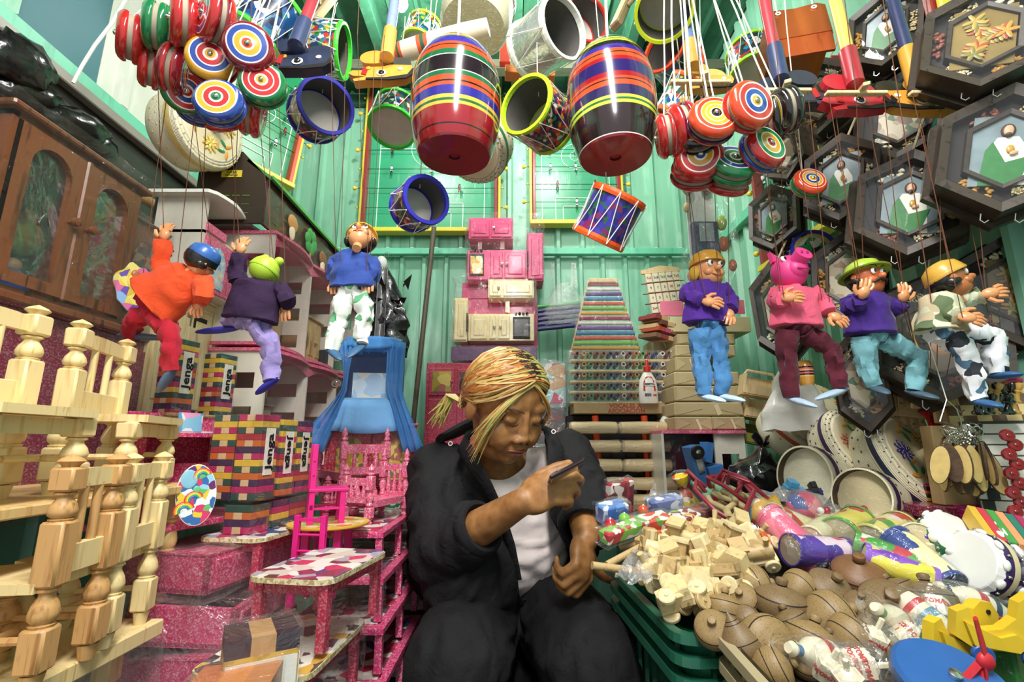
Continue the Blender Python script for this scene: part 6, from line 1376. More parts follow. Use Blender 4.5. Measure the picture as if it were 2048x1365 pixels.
TOPS = [(1427, 1262, 33, (-.3, -.65, .7), TW, 'with its knob up in the near corner of the green crate'), (1448, 1222, 33, (.25, .3, .9), TW, 'tilted behind the corner top, knob to the back'), (1406, 1220, 19, (.6, -.5, -.5), TW, 'smallest one at the edge of the wooden cars'),
 (1484, 1200, 28, (-.4, -.6, .6), TW, 'small one with its rounded end toward the cars'), (1508, 1172, 34, (.95, .1, .1), TW, 'lying on its side with tip toward the cars'), (1562, 1214, 44, (.1, -.1, 1), TW3, 'broad one with two lines in the back row'),
 (1530, 1286, 47, (.1, -.95, .15), TW, 'large light one with its knob pointing down to the beige crate'), (1484, 1292, 36, (.3, -.2, -.9), TW3, 'half hidden at the beige crate corner'), (1620, 1288, 44, (.4, .1, .9), TW, 'large one above the lying bottles, knob away'),
 (1548, 1340, 37, (.85, -.3, .4), TW, 'lying in the beige crate at the bottom edge'), (1494, 1243, 26, (-.5, -.5, .3), TW3, 'wedged between the corner top and the large light one'), (1600, 1178, 32, (.8, .4, .3), TW, 'on its side just under the pink tube'),
 (1718, 1160, 45, (-.15, -.4, .9), TW2, 'dark brown, the only dark one, with its knob up'), (1655, 1184, 39, (.15, -.6, .75), TW3, 'knob up beside the dark brown one'), (1662, 1238, 46, (.9, .1, .3), TW, 'lying with its tip toward the crate, in the heap centre'),
 (1776, 1222, 50, (-.25, -.65, .7), TW3, 'largest one with a thick knob facing out'), (1722, 1215, 28, (-.2, -.5, .85), TW3, 'small one squeezed beside the largest one'), (1798, 1190, 32, (-.3, .5, .8), TW3, 'half hidden behind the largest one'),
 (1858, 1208, 44, (.1, .2, .95), TW3, 'beneath the white drum handle'), (1704, 1280, 43, (.8, .1, .55), TW, 'with its knob aside above the wrapped dice tops'), (1612, 1325, 30, (-.2, -.6, .7), TW, 'low one behind the wrapped lettered bottle'),
 (1660, 1300, 30, (.2, .2, .9), TW3, 'small one between two large ones near the bottom'), (1750, 1255, 30, (.4, -.6, .6), TW3, 'small one beneath the largest one'), (1585, 1250, 30, (-.3, .3, .8), TW3, 'shaded one deep between the large ones')]
for px, py, r_, ax, m, lb in TOPS:
    p = HP(px, py); dep = p.y*cp+(p.z-H)*sp; rad = r_*1.12/F*dep
    t = thing('spinning_top', 'turned wooden spinning top, '+lb, 'spinning top', TM(p, ax, s=rad), 'wooden spinning tops')
    link('top_body', cached(('top', m.name), topmesh(m)), t)
# ------------------------------------------------------------------ plain wooden cars and trains
RW = [wood('#d2bb88', '#b4945c', (50, 50, 50), .5), wood('#bfa271', '#967244', (50, 50, 50), .5), wood('#dfcc9e', '#c4a872', (50, 50, 50), .5)]
def wheel(b, p, r_, m, ax=(0, -1, 0)): b.lathe([(r_*.9, 0), (r_, r_*.1), (r_, r_*.4), (r_*.9, r_*.5), (r_*.25, r_*.5), (r_*.2, r_*.65), (.0002, r_*.68)], m, TM(p, ax), 16)
def toycar(M, kind, label, sc=1):
    t = thing('wooden_'+('train' if kind == 0 else 'truck' if kind == 1 else 'log_wagon' if kind == 2 else 'car'), label, 'wooden toy', M @ Matrix.Scale(sc, 4), 'unpainted wooden vehicles'); m = RW[rnd.randrange(3)]; m2 = RW[rnd.randrange(3)]
    b = MB(); b.box((0, 0, 0), (.07, .026, .008), m, ch=.001); b.obj('chassis', t)
    if kind == 0: b = MB(); b.cyl((-.03, 0, .016), (.012, 0, .016), .0115, None, m2, 16); b.obj('boiler', t); b = MB(); b.box((.022, 0, .02), (.02, .026, .032), m, ch=.001); b.box((.022, 0, .038), (.026, .032, .004), m2); b.obj('cab', t); b = MB(); b.cyl((-.022, 0, .026), (-.022, 0, .042), .0035, .005, m2, 10); b.obj('chimney', t)
    elif kind == 1: b = MB(); b.box((-.022, 0, .018), (.022, .026, .03), m2, ch=.003); b.box((-.03, 0, .01), (.014, .024, .016), m); b.obj('cab', t); b = MB(); b.box((.014, 0, .012), (.044, .026, .004), m); b.box((.014, .012, .018), (.044, .002, .014), m); b.box((.014, -.012, .018), (.044, .002, .014), m); b.box((.035, 0, .018), (.002, .026, .014), m); b.obj('load_bed', t)
    elif kind == 2:
        for k, (y, z) in enumerate(((-.007, .01), (.007, .01), (0, .021))): b = MB(); b.cyl((-.028, y, z), (.028, y, z), .0065, None, m2 if k else RW[0], 12); b.obj('log', t)
    else: b = MB(); b.prism([(-.035, 0), (.035, 0), (.035, .014), (.02, .016), (.012, .03), (-.01, .03), (-.018, .016), (-.035, .012)], -.013, .013, m2, TM((0, 0, .004), rot=(pi/2, 0, 0))); b.obj('body', t)
    for x in (-.022, .022):
        for s in (-1, 1): b = MB(); wheel(b, (x, s*.0145, -.002), .0125, RW[2] if m2 is not RW[2] else RW[1], (0, s, 0)); b.obj('wheel', t)
    return t
CARS = []; rr = random.Random(11); names = {0: 'wooden train engine', 1: 'wooden tip truck', 2: 'wooden log wagon', 3: 'wooden car'}
rowsC = [(1086, 1330, 1520, 4, 'back row'), (1110, 1300, 1550, 5, 'second row'), (1136, 1310, 1530, 4, 'third row'), (1162, 1315, 1480, 4, 'fourth row'), (1186, 1335, 1450, 3, 'fifth row'), (1210, 1350, 1420, 2, 'front row')]
for y, x0, x1, n, rn in rowsC:
    for i in range(n):
        k = rr.randrange(4) if n > 2 else 3; px = x0+(x1-x0)*(i+.5)/n+rr.uniform(-8, 8); py = y+rr.uniform(-7, 7); p = HP(px, py); p.z += .01
        toycar(TM(p, rot=(rr.uniform(-1.3, 1.3) if i % 3 == 0 else rr.uniform(-.5, .5), rr.uniform(-.4, .4), rr.uniform(-.7, .7)+(pi if i % 2 else 0))), k, 'plain %s, %s from the sitter in the %s of the heap' % (names[k], ORD[i], rn), 1.0+.15*rr.random())
# face car with orange nose
t = toycar(TM(HP(1485, 1108), rot=(.2, .5, 2.6)), 1, 'wooden face truck with orange smiling nose and two eyes', 1.3)
b = MB(); b.prism([(-.014, -.004), (.014, -.004), (.014, .012), (-.014, .012)], 0, .003, paint('#e0641c', .4), TM((-.038, 0, .002), rot=(pi/2, 0, -pi/2))); b.obj('orange_nose', t)
for s in (-1, 1): b = MB(); b.ell((-.034, s*.008, .022), .004, WHITE); b.ell((-.0375, s*.008, .022), .0018, BLACK); b.obj('eye', t)
# coloured sticks among cars
for k in range(14):
    c = ['orange', 'yellow', 'green', 'purple', 'navy'][k % 5]; hx = ['#d8642a', '#e0c83a', '#5aa83a', '#4a2a7a', '#26305e'][k % 5]
    px, py = rr.uniform(1320, 1500), rr.uniform(1075, 1190); t = thing('painted_peg', '%s %s painted peg sticking out among the wooden vehicles' % (ORD[k], c), 'peg', TM(HP(px, py), (rr.uniform(-1, 1), -.4, rr.uniform(.3, 1))), 'painted pegs in the heap')
    b = MB(); b.box((0, 0, .012), (.006, .006, .035), paint(hx, .45), ch=.001); b.obj('peg_body', t)
# loose discs
for k in range(10):
    px, py = rr.uniform(1290, 1480), rr.uniform(1085, 1200); t = thing('wooden_disc', '%s loose round wooden wheel lying on the wooden vehicles' % ORD[k], 'wheel', TM(HP(px, py)+V((0, 0, .02)), (rr.uniform(-.5, .5), -.5, .8)), 'loose wooden wheels'); b = MB(); wheel(b, (0, 0, 0), rr.uniform(.01, .016), RW[k % 3], (0, 0, 1)); b.obj('disc_body', t)
# rattles / matracas at the sitter side
for k, (px, py, yw) in enumerate(((1262, 1105, .5), (1300, 1085, -.4), (1250, 1140, .2), (1290, 1125, 1.2), (1335, 1072, .1))):
    t = thing('wooden_rattle', ['wooden hammer rattle lying nearest the sitter hand', 'wooden rattle with holed block behind the orange top', 'wooden rattle low beside the wrapped clear bag', 'wooden rattle under the orange top', 'wooden rattle with cup end by the green disc'][k], 'rattle', TM(HP(px, py), rot=(rr.uniform(-.3, .3), rr.uniform(-.4, .3), yw)), 'wooden rattles'); m = RW[1]
    b = MB(); b.cyl((-.06, 0, 0), (.03, 0, 0), .0065, None, m, 12); b.obj('handle', t); b = MB(); b.box((.04, 0, 0), (.03, .03, .03), m, ch=.003); b.obj('block_head', t); b = MB(); b.cyl((.04, -.0156, 0), (.04, .0156, 0), .008, None, paint('#3a2a1c', .7), 12); b.obj('hole', t)
t = thing('spinning_top', 'small orange painted top among the rattles', 'spinning top', TM(HP(1318, 1096)+V((0, 0, .012)), (0, -.4, .9), s=.019)); link('top_body', cached(('top', 'o'), topmesh(paint('#d8562a', .35, coat=.4))), t)
for k, (px, py, c, nm) in enumerate(((1355, 1062, '#98c83a', 'lime'), (1383, 1068, '#e0a84a', 'amber'))):
    t = thing('painted_disc', nm+' painted wooden disc on the white toy behind the rattles', 'wheel', TM(HP(px, py)+V((0, 0, .02)), (.1, -.8, .5))); b = MB(); b.lathe([(.019, -.004), (.021, 0), (.019, .004)], paint(c, .4), n=24); b.obj('disc_body', t)
# flat printed boxes near sitter
for k, (px, py, c, lb, sz) in enumerate(((1240, 1020, ['#a82434', '#c83a4a', '#e8dcd0', '#7a1a2a'], 'red printed toy pack leaning by the sitter sleeve', (.09, .03, .12)), (1225, 1045, ['#4a78c8', '#6a98d8', '#dce4f0'], 'blue wrapped toy pack nearest the sitter sleeve', (.08, .05, .05)), (1330, 1035, ['#7a86b8', '#9aa4c8', '#e8e8f0', '#5a66a0'], 'pale blue striped pack behind the white toys', (.1, .04, .06)), (1300, 1068, ['#f0ece4', '#e8e4dc', '#d8402a', '#6ab04a'], 'white wheeled toy with green bar', (.11, .05, .035)), (1370, 1060, ['#f0ece4', '#f0ece4', '#8a2a3a'], 'white printed box under the amber disc', (.08, .05, .035)), (1395, 1048, ['#7a1624', '#92202e', '#5a101c'], 'dark red candy-shaped pack by the slingshots', (.08, .04, .03)), (1245, 1085, ['#e8e4dc', '#7ac04a', '#e8e4dc', '#c02a3a'], 'white board toy with green slider at the sitter hand', (.13, .04, .03)))):
    t = thing('toy_pack', lb, 'toy pack', TM(HP(px, py)+V((0, 0, .02)), rot=(R(15), R(-8), R(rr.uniform(10, 40))))); sz = tuple(x*.78 for x in sz); b = MB(); b.box((0, 0, 0), sz, prnt(c, 55, seed=30+k), ch=.003); b.obj('pack_body', t); wrapbox(t, (0, 0, 0), tuple(s+.008 for s in sz), film(sc=26, base=.05, white=.03), amp=.006, seed=k)
for k, (px, py, c) in enumerate(((1222, 1082, '#b8242e'), (1288, 1052, '#c8502a'), (1250, 1070, '#7ab83a'))):
    t = thing('wooden_ball', ['glossy red', 'orange', 'lime'][k]+' wooden ball on the white slider toy', 'ball', TM(HP(px, py)+V((0, 0, .03)))); b = MB(); b.ell((0, 0, 0), .012, lac(c)); b.obj('ball_body', t); b = MB(); b.ell((0, -.003, .0115), .002, WHITE, n=6); b.obj('peg_end', t)
# yellow wrapped candy toy
t = thing('wrapped_figure', 'yellow and red wrapped figure bundle leaning by the blue lorry', 'toy', TM(P(1378, 1010, 1.25), (-.3, -.2, .9))); b = MB(); b.lathe([(.008, -.05), (.026, -.035), (.028, 0), (.014, .03), (.006, .042), (.016, .06), (.02, .075)], [prnt(['#e8c820', '#e8c820', '#c83a20', '#f0e8d0'], 50, seed=41)], n=16); b.obj('wrapped_body', t); b = MB(); b.lathe([(.03, -.04), (.031, 0), (.016, .034), (.008, .044), (.03, .08)], film(sc=30, base=.1), n=16, cap=False); b.obj('plastic_wrap', t)
# slingshots
for k, (px, py, yw) in enumerate(((1440, 1020, .3), (1475, 1035, .8), (1455, 1050, -.2), (1500, 1025, 1.2))):
    t = thing('slingshot', '%s wooden slingshot with dark red rubber, counted from the sitter' % ORD[k], 'slingshot', TM(HP(px, py)+V((0, 0, .03)), rot=(.5, 0, yw)), 'wooden slingshots'); m = RW[0]
    b = MB(); b.tube([(0, -.06, 0), (0, 0, 0)], .008, m, 10); b.tube([(0, 0, 0), (-.025, .025, 0), (-.03, .06, 0)], .0065, m, 10); b.tube([(0, 0, 0), (.025, .025, 0), (.03, .06, 0)], .0065, m, 10); b.obj('fork', t)
    for s in (-1, 1):
        b = MB(); b.cyl((s*.0285, .045, 0), (s*.03, .058, 0), .0085, None, paint('#8fd0b0', .4), 12); b.obj('green_tie', t)
        b = MB(); b.tube([(s*.03, .052, .006), (s*.05, .06, .03), (s*.06, .02, .035), (s*.03, -.03, .02), (0, -.05, .01)], .0045, paint('#8a2434', .4), 8); b.obj('rubber_band', t)
    b = MB(); b.ell((0, -.055, .012), (.016, .012, .003), paint('#a8824a', .6)); b.obj('leather_pouch', t)
for k in range(2):
    t = thing('wooden_paddle', ['round brown paddle face behind the slingshots', 'second round brown paddle overlapping the first'][k], 'paddle', TM(P(1425+26*k, 1030, 1.2), (-.2, -.5, .8))); b = MB(); b.lathe([(.045, 0), (.045, .004)], paint('#b08a5a', .5), n=28); b.obj('paddle_face', t); b = MB(); b.box((.06, 0, .002), (.05, .014, .006), RAWW); b.obj('handle', t)
# balls
for k, (px, py, r_, pal, lb) in enumerate(((1610, 1036, .036, ['#e8708c', '#e8708c', '#e8708c', '#5a6ab0', '#f0a0a8'], 'pink rubber ball with blue patches in clear wrap'), (1524, 1050, .034, ['#7ab0cc', '#e8e0d0', '#d8a84a', '#e8dcc0', '#b85a3a', '#5a90b8'], 'striped cup-and-ball toy in net'), (1560, 1076, .024, ['#d8e0d8', '#a8b8a0', '#e8e8e0', '#b0c8a0'], 'small pale clear-wrapped ball'), (1440, 1094, .001, ['#fff'+'fff'], 'x'))[:3]):
    t = thing('toy_ball', lb+' on the heap', 'ball', TM(HP(px, py)+V((0, 0, .02)))); b = MB(); b.ell((0, 0, 0), r_, prnt(pal, 28, seed=50+k, coat=.6), n=24, k=16); b.obj('ball_body', t); b = MB(); b.ell((0, 0, 0), r_*1.12, film(sc=20, base=.06), n=20, k=12); b.obj('plastic_wrap', t)
t = thing('wooden_cup', 'yellow wooden cup beside the striped cup-and-ball', 'cup', TM(HP(1556, 1042)+V((0, 0, .02)), (-.5, .2, .8))); b = MB(); b.lathe([(.012, -.02), (.02, .025), (.016, .025), (.008, -.012)], paint('#d8b24a', .45), n=20); b.obj('cup_body', t); b = MB(); b.lathe([(.0205, .024), (.0205, .028), (.016, .028)], paint('#c89a34', .4), n=20); b.obj('rim', t)
# tubes (rattles / kaleidoscopes)
def tubetoy_(px, py, ax, r_, L, c1, endc, label, k, rim=None, lift=.02):
    t = thing('rattle_tube', label, 'rattle', TM(HP(px, py)+V((0, 0, lift)), ax), 'printed rattle tubes in film'); b = MB(); b.lathe([(r_, -L/2), (r_, L/2)], prnt(c1, 38, seed=60+k, coat=.5), n=28, cap=False); b.obj('tube_body', t)
    for s in (-1, 1):
        b = MB(); b.lathe([(r_*1.04, L/2-.004), (r_*1.06, L/2), (r_*1.04, L/2+.004), (r_*.97, L/2+.004)], paint(rim or c1[0], .4), TM((0, 0, 0), (0, 0, s)), 28, cap=False); b.lathe([(r_*.97, L/2+.002), (.0001, L/2+.002)], paint(endc, .6, var=.2), TM((0, 0, 0), (0, 0, s)), 28, cap=False); b.obj('end_cap', t)
    b = MB(); n = 10; b.lathe([(r_*.5, -L/2-.02), (r_*1.12, -L/2-.004), (r_*1.1, 0), (r_*1.13, L/2+.004), (r_*.5, L/2+.02)], film(sc=24, base=.06, white=.02), n=22, cap=False); b.obj('plastic_wrap', t)
tubeToys = [(1700, 1082, (-.75, -.62, -.1), .034, .11, ['#e8d85a', '#e8dc70', '#e8d85a', '#4a6ab8', '#c83a3a', '#e8e070'], '#b8aa88', 'yellow rattle tube with grassy green rim', '#4fb034'), (1775, 1095, (-.85, -.5, -.12), .033, .12, ['#e8dc80', '#ece4a0', '#e8dc80', '#e8e0d8', '#c84a3a', '#5a9a4a'], '#a8987a', 'pale yellow rattle tube with open brown end', '#e0d478'),
 (1590, 1105, (.3, -.75, -.6), .028, .12, ['#e8688a', '#f08aa0', '#e8688a', '#f0c0c8', '#e8688a'], '#b89a7a', 'pink rattle tube with white paper band', '#e0708c'), (1640, 1128, (-.95, -.2, .1), .026, .11, ['#4a2a9a', '#5a34a8', '#4a2a9a', '#e8d0e0', '#c83a6a'], '#8a7a68', 'purple rattle tube with small white label', '#4a2a9a'),
 (1585, 1070, (-.8, -.3, .3), .026, .1, ['#e8e0b0', '#d8503a', '#f0e8d0', '#e8d890', '#c83a2a'], '#c8b890', 'cream and red flower print rattle tube', '#e8e0b0'), (1640, 1090, (-.7, -.6, -.1), .024, .09, ['#e8e0b8', '#ece4c4', '#e0d8a8'], '#c8b08c', 'plain cream rattle tube beneath the green-rimmed one', '#e8dcb0'),
 (1845, 1150, (.1, -.8, -.5), .028, .1, ['#26408a', '#2a4a9a', '#f0e8b0', '#26408a', '#e8dc90'], '#3a4a7a', 'blue rattle tube standing under the white drum', '#26408a'), (1785, 1142, (.7, -.5, -.3), .024, .1, ['#4a9a3a', '#5aaa4a', '#c83a4a', '#e8e0d0'], '#8aa06a', 'green rattle tube behind the dark top', '#4a9a3a'),
 (1800, 1165, (.8, -.4, -.3), .022, .09, ['#e8dc4a', '#8a4ac8', '#e8e0e8', '#e8dc4a', '#7a3ab8'], '#c8b890', 'yellow and violet rattle tube behind the dark top', '#8a5ac8'), (1820, 1110, (-.3, -.8, .2), .03, .1, ['#e8e0a0', '#f0ecd0', '#c84a3a', '#e8dc80', '#5aa05a'], '#c8b890', 'ivory rattle tube leaning on the white drum', '#e8e0b0')]
for k, a in enumerate(tubeToys): tubetoy_(*a[:8], k, a[8])
# white handled drums
def handdrum(M, r_, d, face, rimc, label, handle=True):
    t = thing('hand_drum', label, 'drum', M, 'white hand drums with wavy trim'); n = 8
    b = MB(); b.lathe([(r_*.86, d/2), (r_, d/2-.008), (r_*1.02, 0), (r_, -d/2+.008), (r_*.86, -d/2)], paint(rimc[0], .25, coat=.6), n=32, cap=False); b.lathe([(r_*1.024, -.005), (r_*1.03, 0), (r_*1.024, .005)], paint('#e0cfa4', .4), n=32, cap=False); b.obj('drum_shell', t)
    for s in (-1, 1):
        b = MB(); pts = [(r_*(1.0 if i % 4 < 2 else .93)*math.cos(2*pi*i/32), r_*(1.0 if i % 4 < 2 else .93)*math.sin(2*pi*i/32)) for i in range(32)]
        b.lathe([(r_*1.0, d/2-.008), (r_*.9, d/2+.001), (r_*.86, d/2+.002), (.0001, d/2+.001)], paint('#e6e6e2', .5, var=.04), TM((0, 0, 0), (0, 0, s)), 24, False, False); b.obj('drumhead', t)
    b = MB()
    for i in range(10):
        a = 2*pi*i/10
        for s in (-1, 1): b = MB(); b.ell((r_*1.03*math.cos(a), r_*1.03*math.sin(a), s*d*.24), (.003, .003, .003), METAL, n=8, k=5); b.obj('stud', t)
    b = MB()
    for i in range(10):
        a = 2*pi*(i+.5)/10
        for s in (-1, 1): b = MB(); b.ell((r_*1.005*math.cos(a), r_*1.005*math.sin(a), s*d*.36), (.004, r_*.17, d*.12), WHITE, (0, 0, a), 10, 6); b.obj('wavy_trim', t)
    if handle: b = MB(); b.cyl((0, -r_*1.0, 0), (0, -r_*2.0, 0), .0085, .0095, RAWW, 14); b.obj('handle', t)
handdrum(TM(HP(1898, 1128)+V((0, 0, .035)), (.15, -.72, .65), roll=R(20)), .047, .06, 0, ('#1a6a3a',), 'white hand drum with green waves, its face turned up, handle forward')
handdrum(TM(HP(1972, 1170)+V((0, 0, .03)), (-.95, -.12, .3), roll=R(60)), .05, .05, 0, ('#3a1a5a',), 'white hand drum with violet waves standing on edge', False)
handdrum(TM(HP(2040, 1165)+V((0, 0, .035)), (.5, -.62, .55), roll=R(10)), .054, .045, 0, ('#1c4a3a',), 'white hand drum with dark green waves cut by the picture edge', False)
handdrum(TM(HP(2035, 1110)+V((0, 0, .04)), (-.2, -.2, .95)), .05, .04, 0, ('#1c6a3a',), 'white hand drum with green waves lying flat behind the edge one', False)
# marble boards
def marbles(px, py, Y, yw, w_, d, label, cols):
    p = P(px, py, Y); t = thing('marble_board', label, 'marble game', TM(p, rot=(R(10), 0, yw)), 'wooden marble boards'); b = MB(); b.box((0, 0, 0), (w_, d, .02), wood('#e6d6b4', '#d0ba8c'), ch=.002); b.obj('board_body', t)
    rr = random.Random(px)
    for i in range(10):
        q = thing('glass_marble', '%s marble from the sitter side on the %s' % (ORD[i], label.replace('wooden board', 'board')[:60]), 'marble', t.matrix_basis @ TM((-w_*.45+w_*.9*i/9, rr.uniform(-d*.35, d*.35), .016)), 'marbles on '+label[:40]); c = cols[i % len(cols)]
        b = MB(); b.ell((0, 0, 0), .0075, paint(c, .06, coat=1, var=.3, metal=.5 if c == '#b8b8bc' else 0), n=14, k=10); b.obj('marble_body', q)
marbles(1800, 1062, .98, R(-8), .17, .07, 'pale wooden board with silver and white marbles', ['#e8e8e4', '#b8b8bc', '#e8e8e4', '#3a4a4a'])
marbles(1700, 1036, 1.08, R(4), .15, .05, 'pale wooden board with red and white marbles', ['#e8e8e4', '#a82a3a', '#8a8a8c'])
marbles(1925, 1090, .9, R(-12), .14, .06, 'pale wooden board with violet marbles behind drums', ['#4a3a9a', '#b8b8bc', '#3a2a8a'])
# coloured domino stacks
MG = '#c8187c'
def domino(px, py, Y, rot, sz, cols, label, top=None, stripes=False):
    p = P(px, py, Y); t = thing('domino_box', label, 'block game', TM(p, rot=rot), 'bright wooden domino sets'); w_, d, h = sz
    n = len(cols)
    for i, c in enumerate(cols):
        b = MB()
        if stripes: b.box((-w_/2+w_*(i+.5)/n, 0, h/2), (w_/n*.94, d, h), paint(c, .45, var=.1), ch=.001)
        else: b.box((0, 0, h*(i+.5)/n), (w_, d, h/n*.93), paint(c, .45, var=.1), ch=.001)
        b.obj('painted_slat', t)
    if top:
        b = MB(); b.box((0, 0, h+.0015), (w_*.98, d*.98, .002), paint(top, .45)); o = b.obj('lid', t); b = MB()
        for s in (-1, 1): b.box((s*w_*.4, -s*d*.38, h+.003), (w_*.14, d*.12, .001), paint('#e8764a' if top == MG else '#5ab04a', .4))
        b.ring(.009, .0008, BLACK, TM((0, 0, h+.003)), 16, 4); b.obj('printed_seal', o)
domino(1886, 1012, 1.08, (R(8), 0, R(-14)), (.085, .06, .045), ['#c8642a', '#1c1a1c', '#c89a2a', '#1c2a24', '#b84a2a', '#1c1a1c'], 'stack of dark and orange dominoes with magenta top', MG)
domino(1918, 1052, 1.0, (R(14), R(4), R(-38)), (.075, .06, .012), ['#e0c030', '#c8a828'], 'flat yellow domino box lid leaning among magenta ones', '#e0c42a')
domino(1965, 1040, .98, (R(12), 0, R(12)), (.085, .06, .02), ['#c8187c', '#a81468'], 'flat magenta domino box beside the yellow lid', MG)
domino(2000, 1082, .86, (R(30), R(12), R(-20)), (.075, .085, .03), ['#d8b040', '#c8404a', '#4a9a4a', '#e89a6a', '#2f7a6a', '#b02a5a'], 'striped domino set standing on edge at the picture edge', None, True)
domino(1945, 1082, .95, (R(8), 0, R(-6)), (.09, .05, .03), ['#1c1a1c', '#e8e0d0', '#c83a2a', '#1c3a2a'], 'black and white chequered domino stack below the yellow lid', '#d8b88a')
domino(2035, 1100, .9, (R(8), 0, R(10)), (.06, .05, .03), ['#c8642a', '#6a2a9a', '#4aa83a'], 'small orange and violet domino stack at the picture edge')
domino(1880, 1048, 1.12, (0, 0, R(20)), (.08, .05, .015), ['#d8b02a', '#c86a2a'], 'yellow domino strip beneath the magenta-topped stack')
# dice tops / bottles wrapped in film
IVY = paint('#e8dfc4', .4, coat=.4, var=.06)
def dice(px, py, ax, s, label, word, roll=0, body=None):
    s *= .74; p = HP(px, py)+V((0, 0, .008)); t = thing('lettered_top', label, 'spinning top', TM(p, ax, roll=roll), 'wrapped lettered wooden tops'); m = body or IVY
    b = MB(); hx = lambda r_: [(r_*math.cos(pi*i/3), r_*math.sin(pi*i/3)) for i in range(6)]; b.prism(hx(s), -s*.7, s*.7, m)
    b.lathe([(s*.86, s*.7), (s*.4, s*1.05), (s*.2, s*1.1), (s*.2, s*1.9), (s*.1, s*1.95)], m, n=6, smooth=False); b.lathe([(s*.86, -s*.7), (s*.3, -s*1.2), (.0005, -s*1.35)], m, n=6, smooth=False); b.obj('top_body', t)
    tm = paint('#c02a2a', .5)
    for i in range(6):
        a = pi*i/3+pi/6; q = Matrix.Rotation(a, 4, 'Z') @ TM((s*.872, 0, 0), rot=(pi/2, 0, pi/2)); w_ = word.split()
        for j, x in enumerate(w_): text(x, s*.42, tm, t, q @ TM((0, s*(.25-.5*j) if len(w_) > 1 else 0, 0)), bold=.0004)
    b = MB(); rows = []
    for i in range(10):
        u = i/9; r_ = s*(1.15+.25*math.sin(pi*u))*(1 if .1 < u < .9 else .55); rows.append([V((r_*math.cos(a), r_*math.sin(a), s*(-1.5+3.2*u)))+noise.noise_vector(V((r_*math.cos(a)*40, r_*math.sin(a)*40, u*6)))*s*.18 for a in [2*pi*j/18 for j in range(18)]])
    b.grid(rows, film(sc=30, base=.08, white=.05), closed=True); b.obj('plastic_wrap', t); return t
dice(1745, 1298, (.3, -.3, .85), .024, 'lettered six-sided top in film, nearest the wooden tops', 'TOMA 2')
dice(1822, 1294, (.8, -.2, .5), .026, 'lettered six-sided top in film with its bare white side up', 'PON 1')
dice(1873, 1232, (.35, .5, .75), .026, 'lettered six-sided top in film beside the yellow duck', 'TOMA 1')
dice(1718, 1350, (.9, -.25, .15), .026, 'lettered top lying lowest with red words facing out', 'TOMA TODO', R(20))
dice(1655, 1352, (.2, -.5, .8), .022, 'lettered top in crumpled film at the bottom edge', 'TOMA')
dice(1700, 1385, (-.2, -.3, .9), .022, 'lettered top in film cut by the bottom edge', 'PON 2')
for k, (px, py, ax, lb, cs) in enumerate(((1792, 1262, (-.75, -.4, .5), 'striped cup-and-ball bottle with green and orange paint in film', ['#5a9a4a', '#d8762a']), (1948, 1222, (-.8, .1, .4), 'striped wooden bottle with navy band above the ducks', ['#2a3458', '#b82a3a']), (1862, 1262, (.3, -.7, -.5), 'cup toy with red bowl in film beside the duck', ['#b82a34', '#5a8aa8']), (1840, 1345, (.1, -.4, .9), 'round bottle with green painted crown at the bottom edge', ['#3a8a3a', '#2a6a2a']), (1640, 1330, (-.9, -.35, .3), 'wooden bottle neck with blue ring and red band lying low', ['#3a6a9a', '#b82a34']))):
    t = thing('painted_bottle_toy', lb, 'wooden toy', TM(HP(px, py)+V((0, 0, .01)), ax, s=.82), 'painted wooden cup toys'); a, c = paint(cs[0], .35), paint(cs[1], .35); s = .024
    b = MB(); b.lathe([(.008, -.05), (.02, -.045), (.024, -.03), (.0245, -.02), (.0245, -.01), (.0245, .005), (.022, .018), (.012, .034), (.008, .04), (.008, .05), (.0105, .056), (.007, .064)], [IVY, IVY, a, IVY, c, IVY, IVY, IVY, a, IVY, IVY], n=22); b.obj('bottle_body', t)
    b = MB(); b.lathe([(.02, -.058), (.029, -.04), (.03, 0), (.026, .03), (.014, .06), (.02, .08)], film(sc=28, base=.07, white=.04), n=18, cap=False); b.obj('plastic_wrap', t)
# ducks
YW = paint('#d8b72c', .4, var=.08)
def duck(px, py, Y, yw, s, label):
    p = P(px, py, Y); t = thing('pull_duck', label, 'duck toy', TM(p, rot=(0, 0, yw)), 'yellow wooden pull ducks')
    body = [(.0, 0), (.05, -.004), (.062, .008), (.05, .012), (.046, .03), (.066, .036), (.07, .05), (.06, .068), (.042, .07), (.028, .06), (.022, .04), (.004, .026), (-.02, .022), (-.03, .05), (-.044, .044), (-.05, .014), (-.03, 0)]
    b = MB(); b.prism([(x*s, z*s) for x, z in body], -.009*s, .009*s, YW, TM((0, 0, 0), rot=(pi/2, 0, 0))); b.obj('duck_body', t)
    for q in (-1, 1):
        b = MB(); b.prism([(x*s*.6-.002, z*s*.55+.006*s) for x, z in ((-.05, 0), (.03, -.01), (.05, .01), (.03, .03), (-.0, .02), (-.06, .05))], 0, .006*s, YW, TM((0, -q*.009*s-(.006*s if q > 0 else 0)*-1*0, 0), rot=(pi/2, 0, 0)) @ Matrix.Translation((0, 0, 0 if q > 0 else -.006*s))); b.obj('wing', t)
        b = MB(); b.cyl((.052*s, -q*.009*s, .055*s), (.052*s, -q*.0105*s, .055*s), .0035*s, None, BLACK, 12); b.obj('eye', t)
    b = MB(); b.prism([(x*s, z*s) for x, z in ((.066, .046), (.084, .044), (.082, .038), (.068, .038))], -.006*s, .006*s, paint('#b02028', .4), TM((0, 0, 0), rot=(pi/2, 0, 0))); b.obj('beak', t)
    for x in (-.025, .03):
        for q in (-1, 1): b = MB(); wheel(b, (x*s, q*.01*s, -.006*s), .013*s, paint('#26559a', .4), (0, q, 0)); b.obj('wheel', t)
    return t
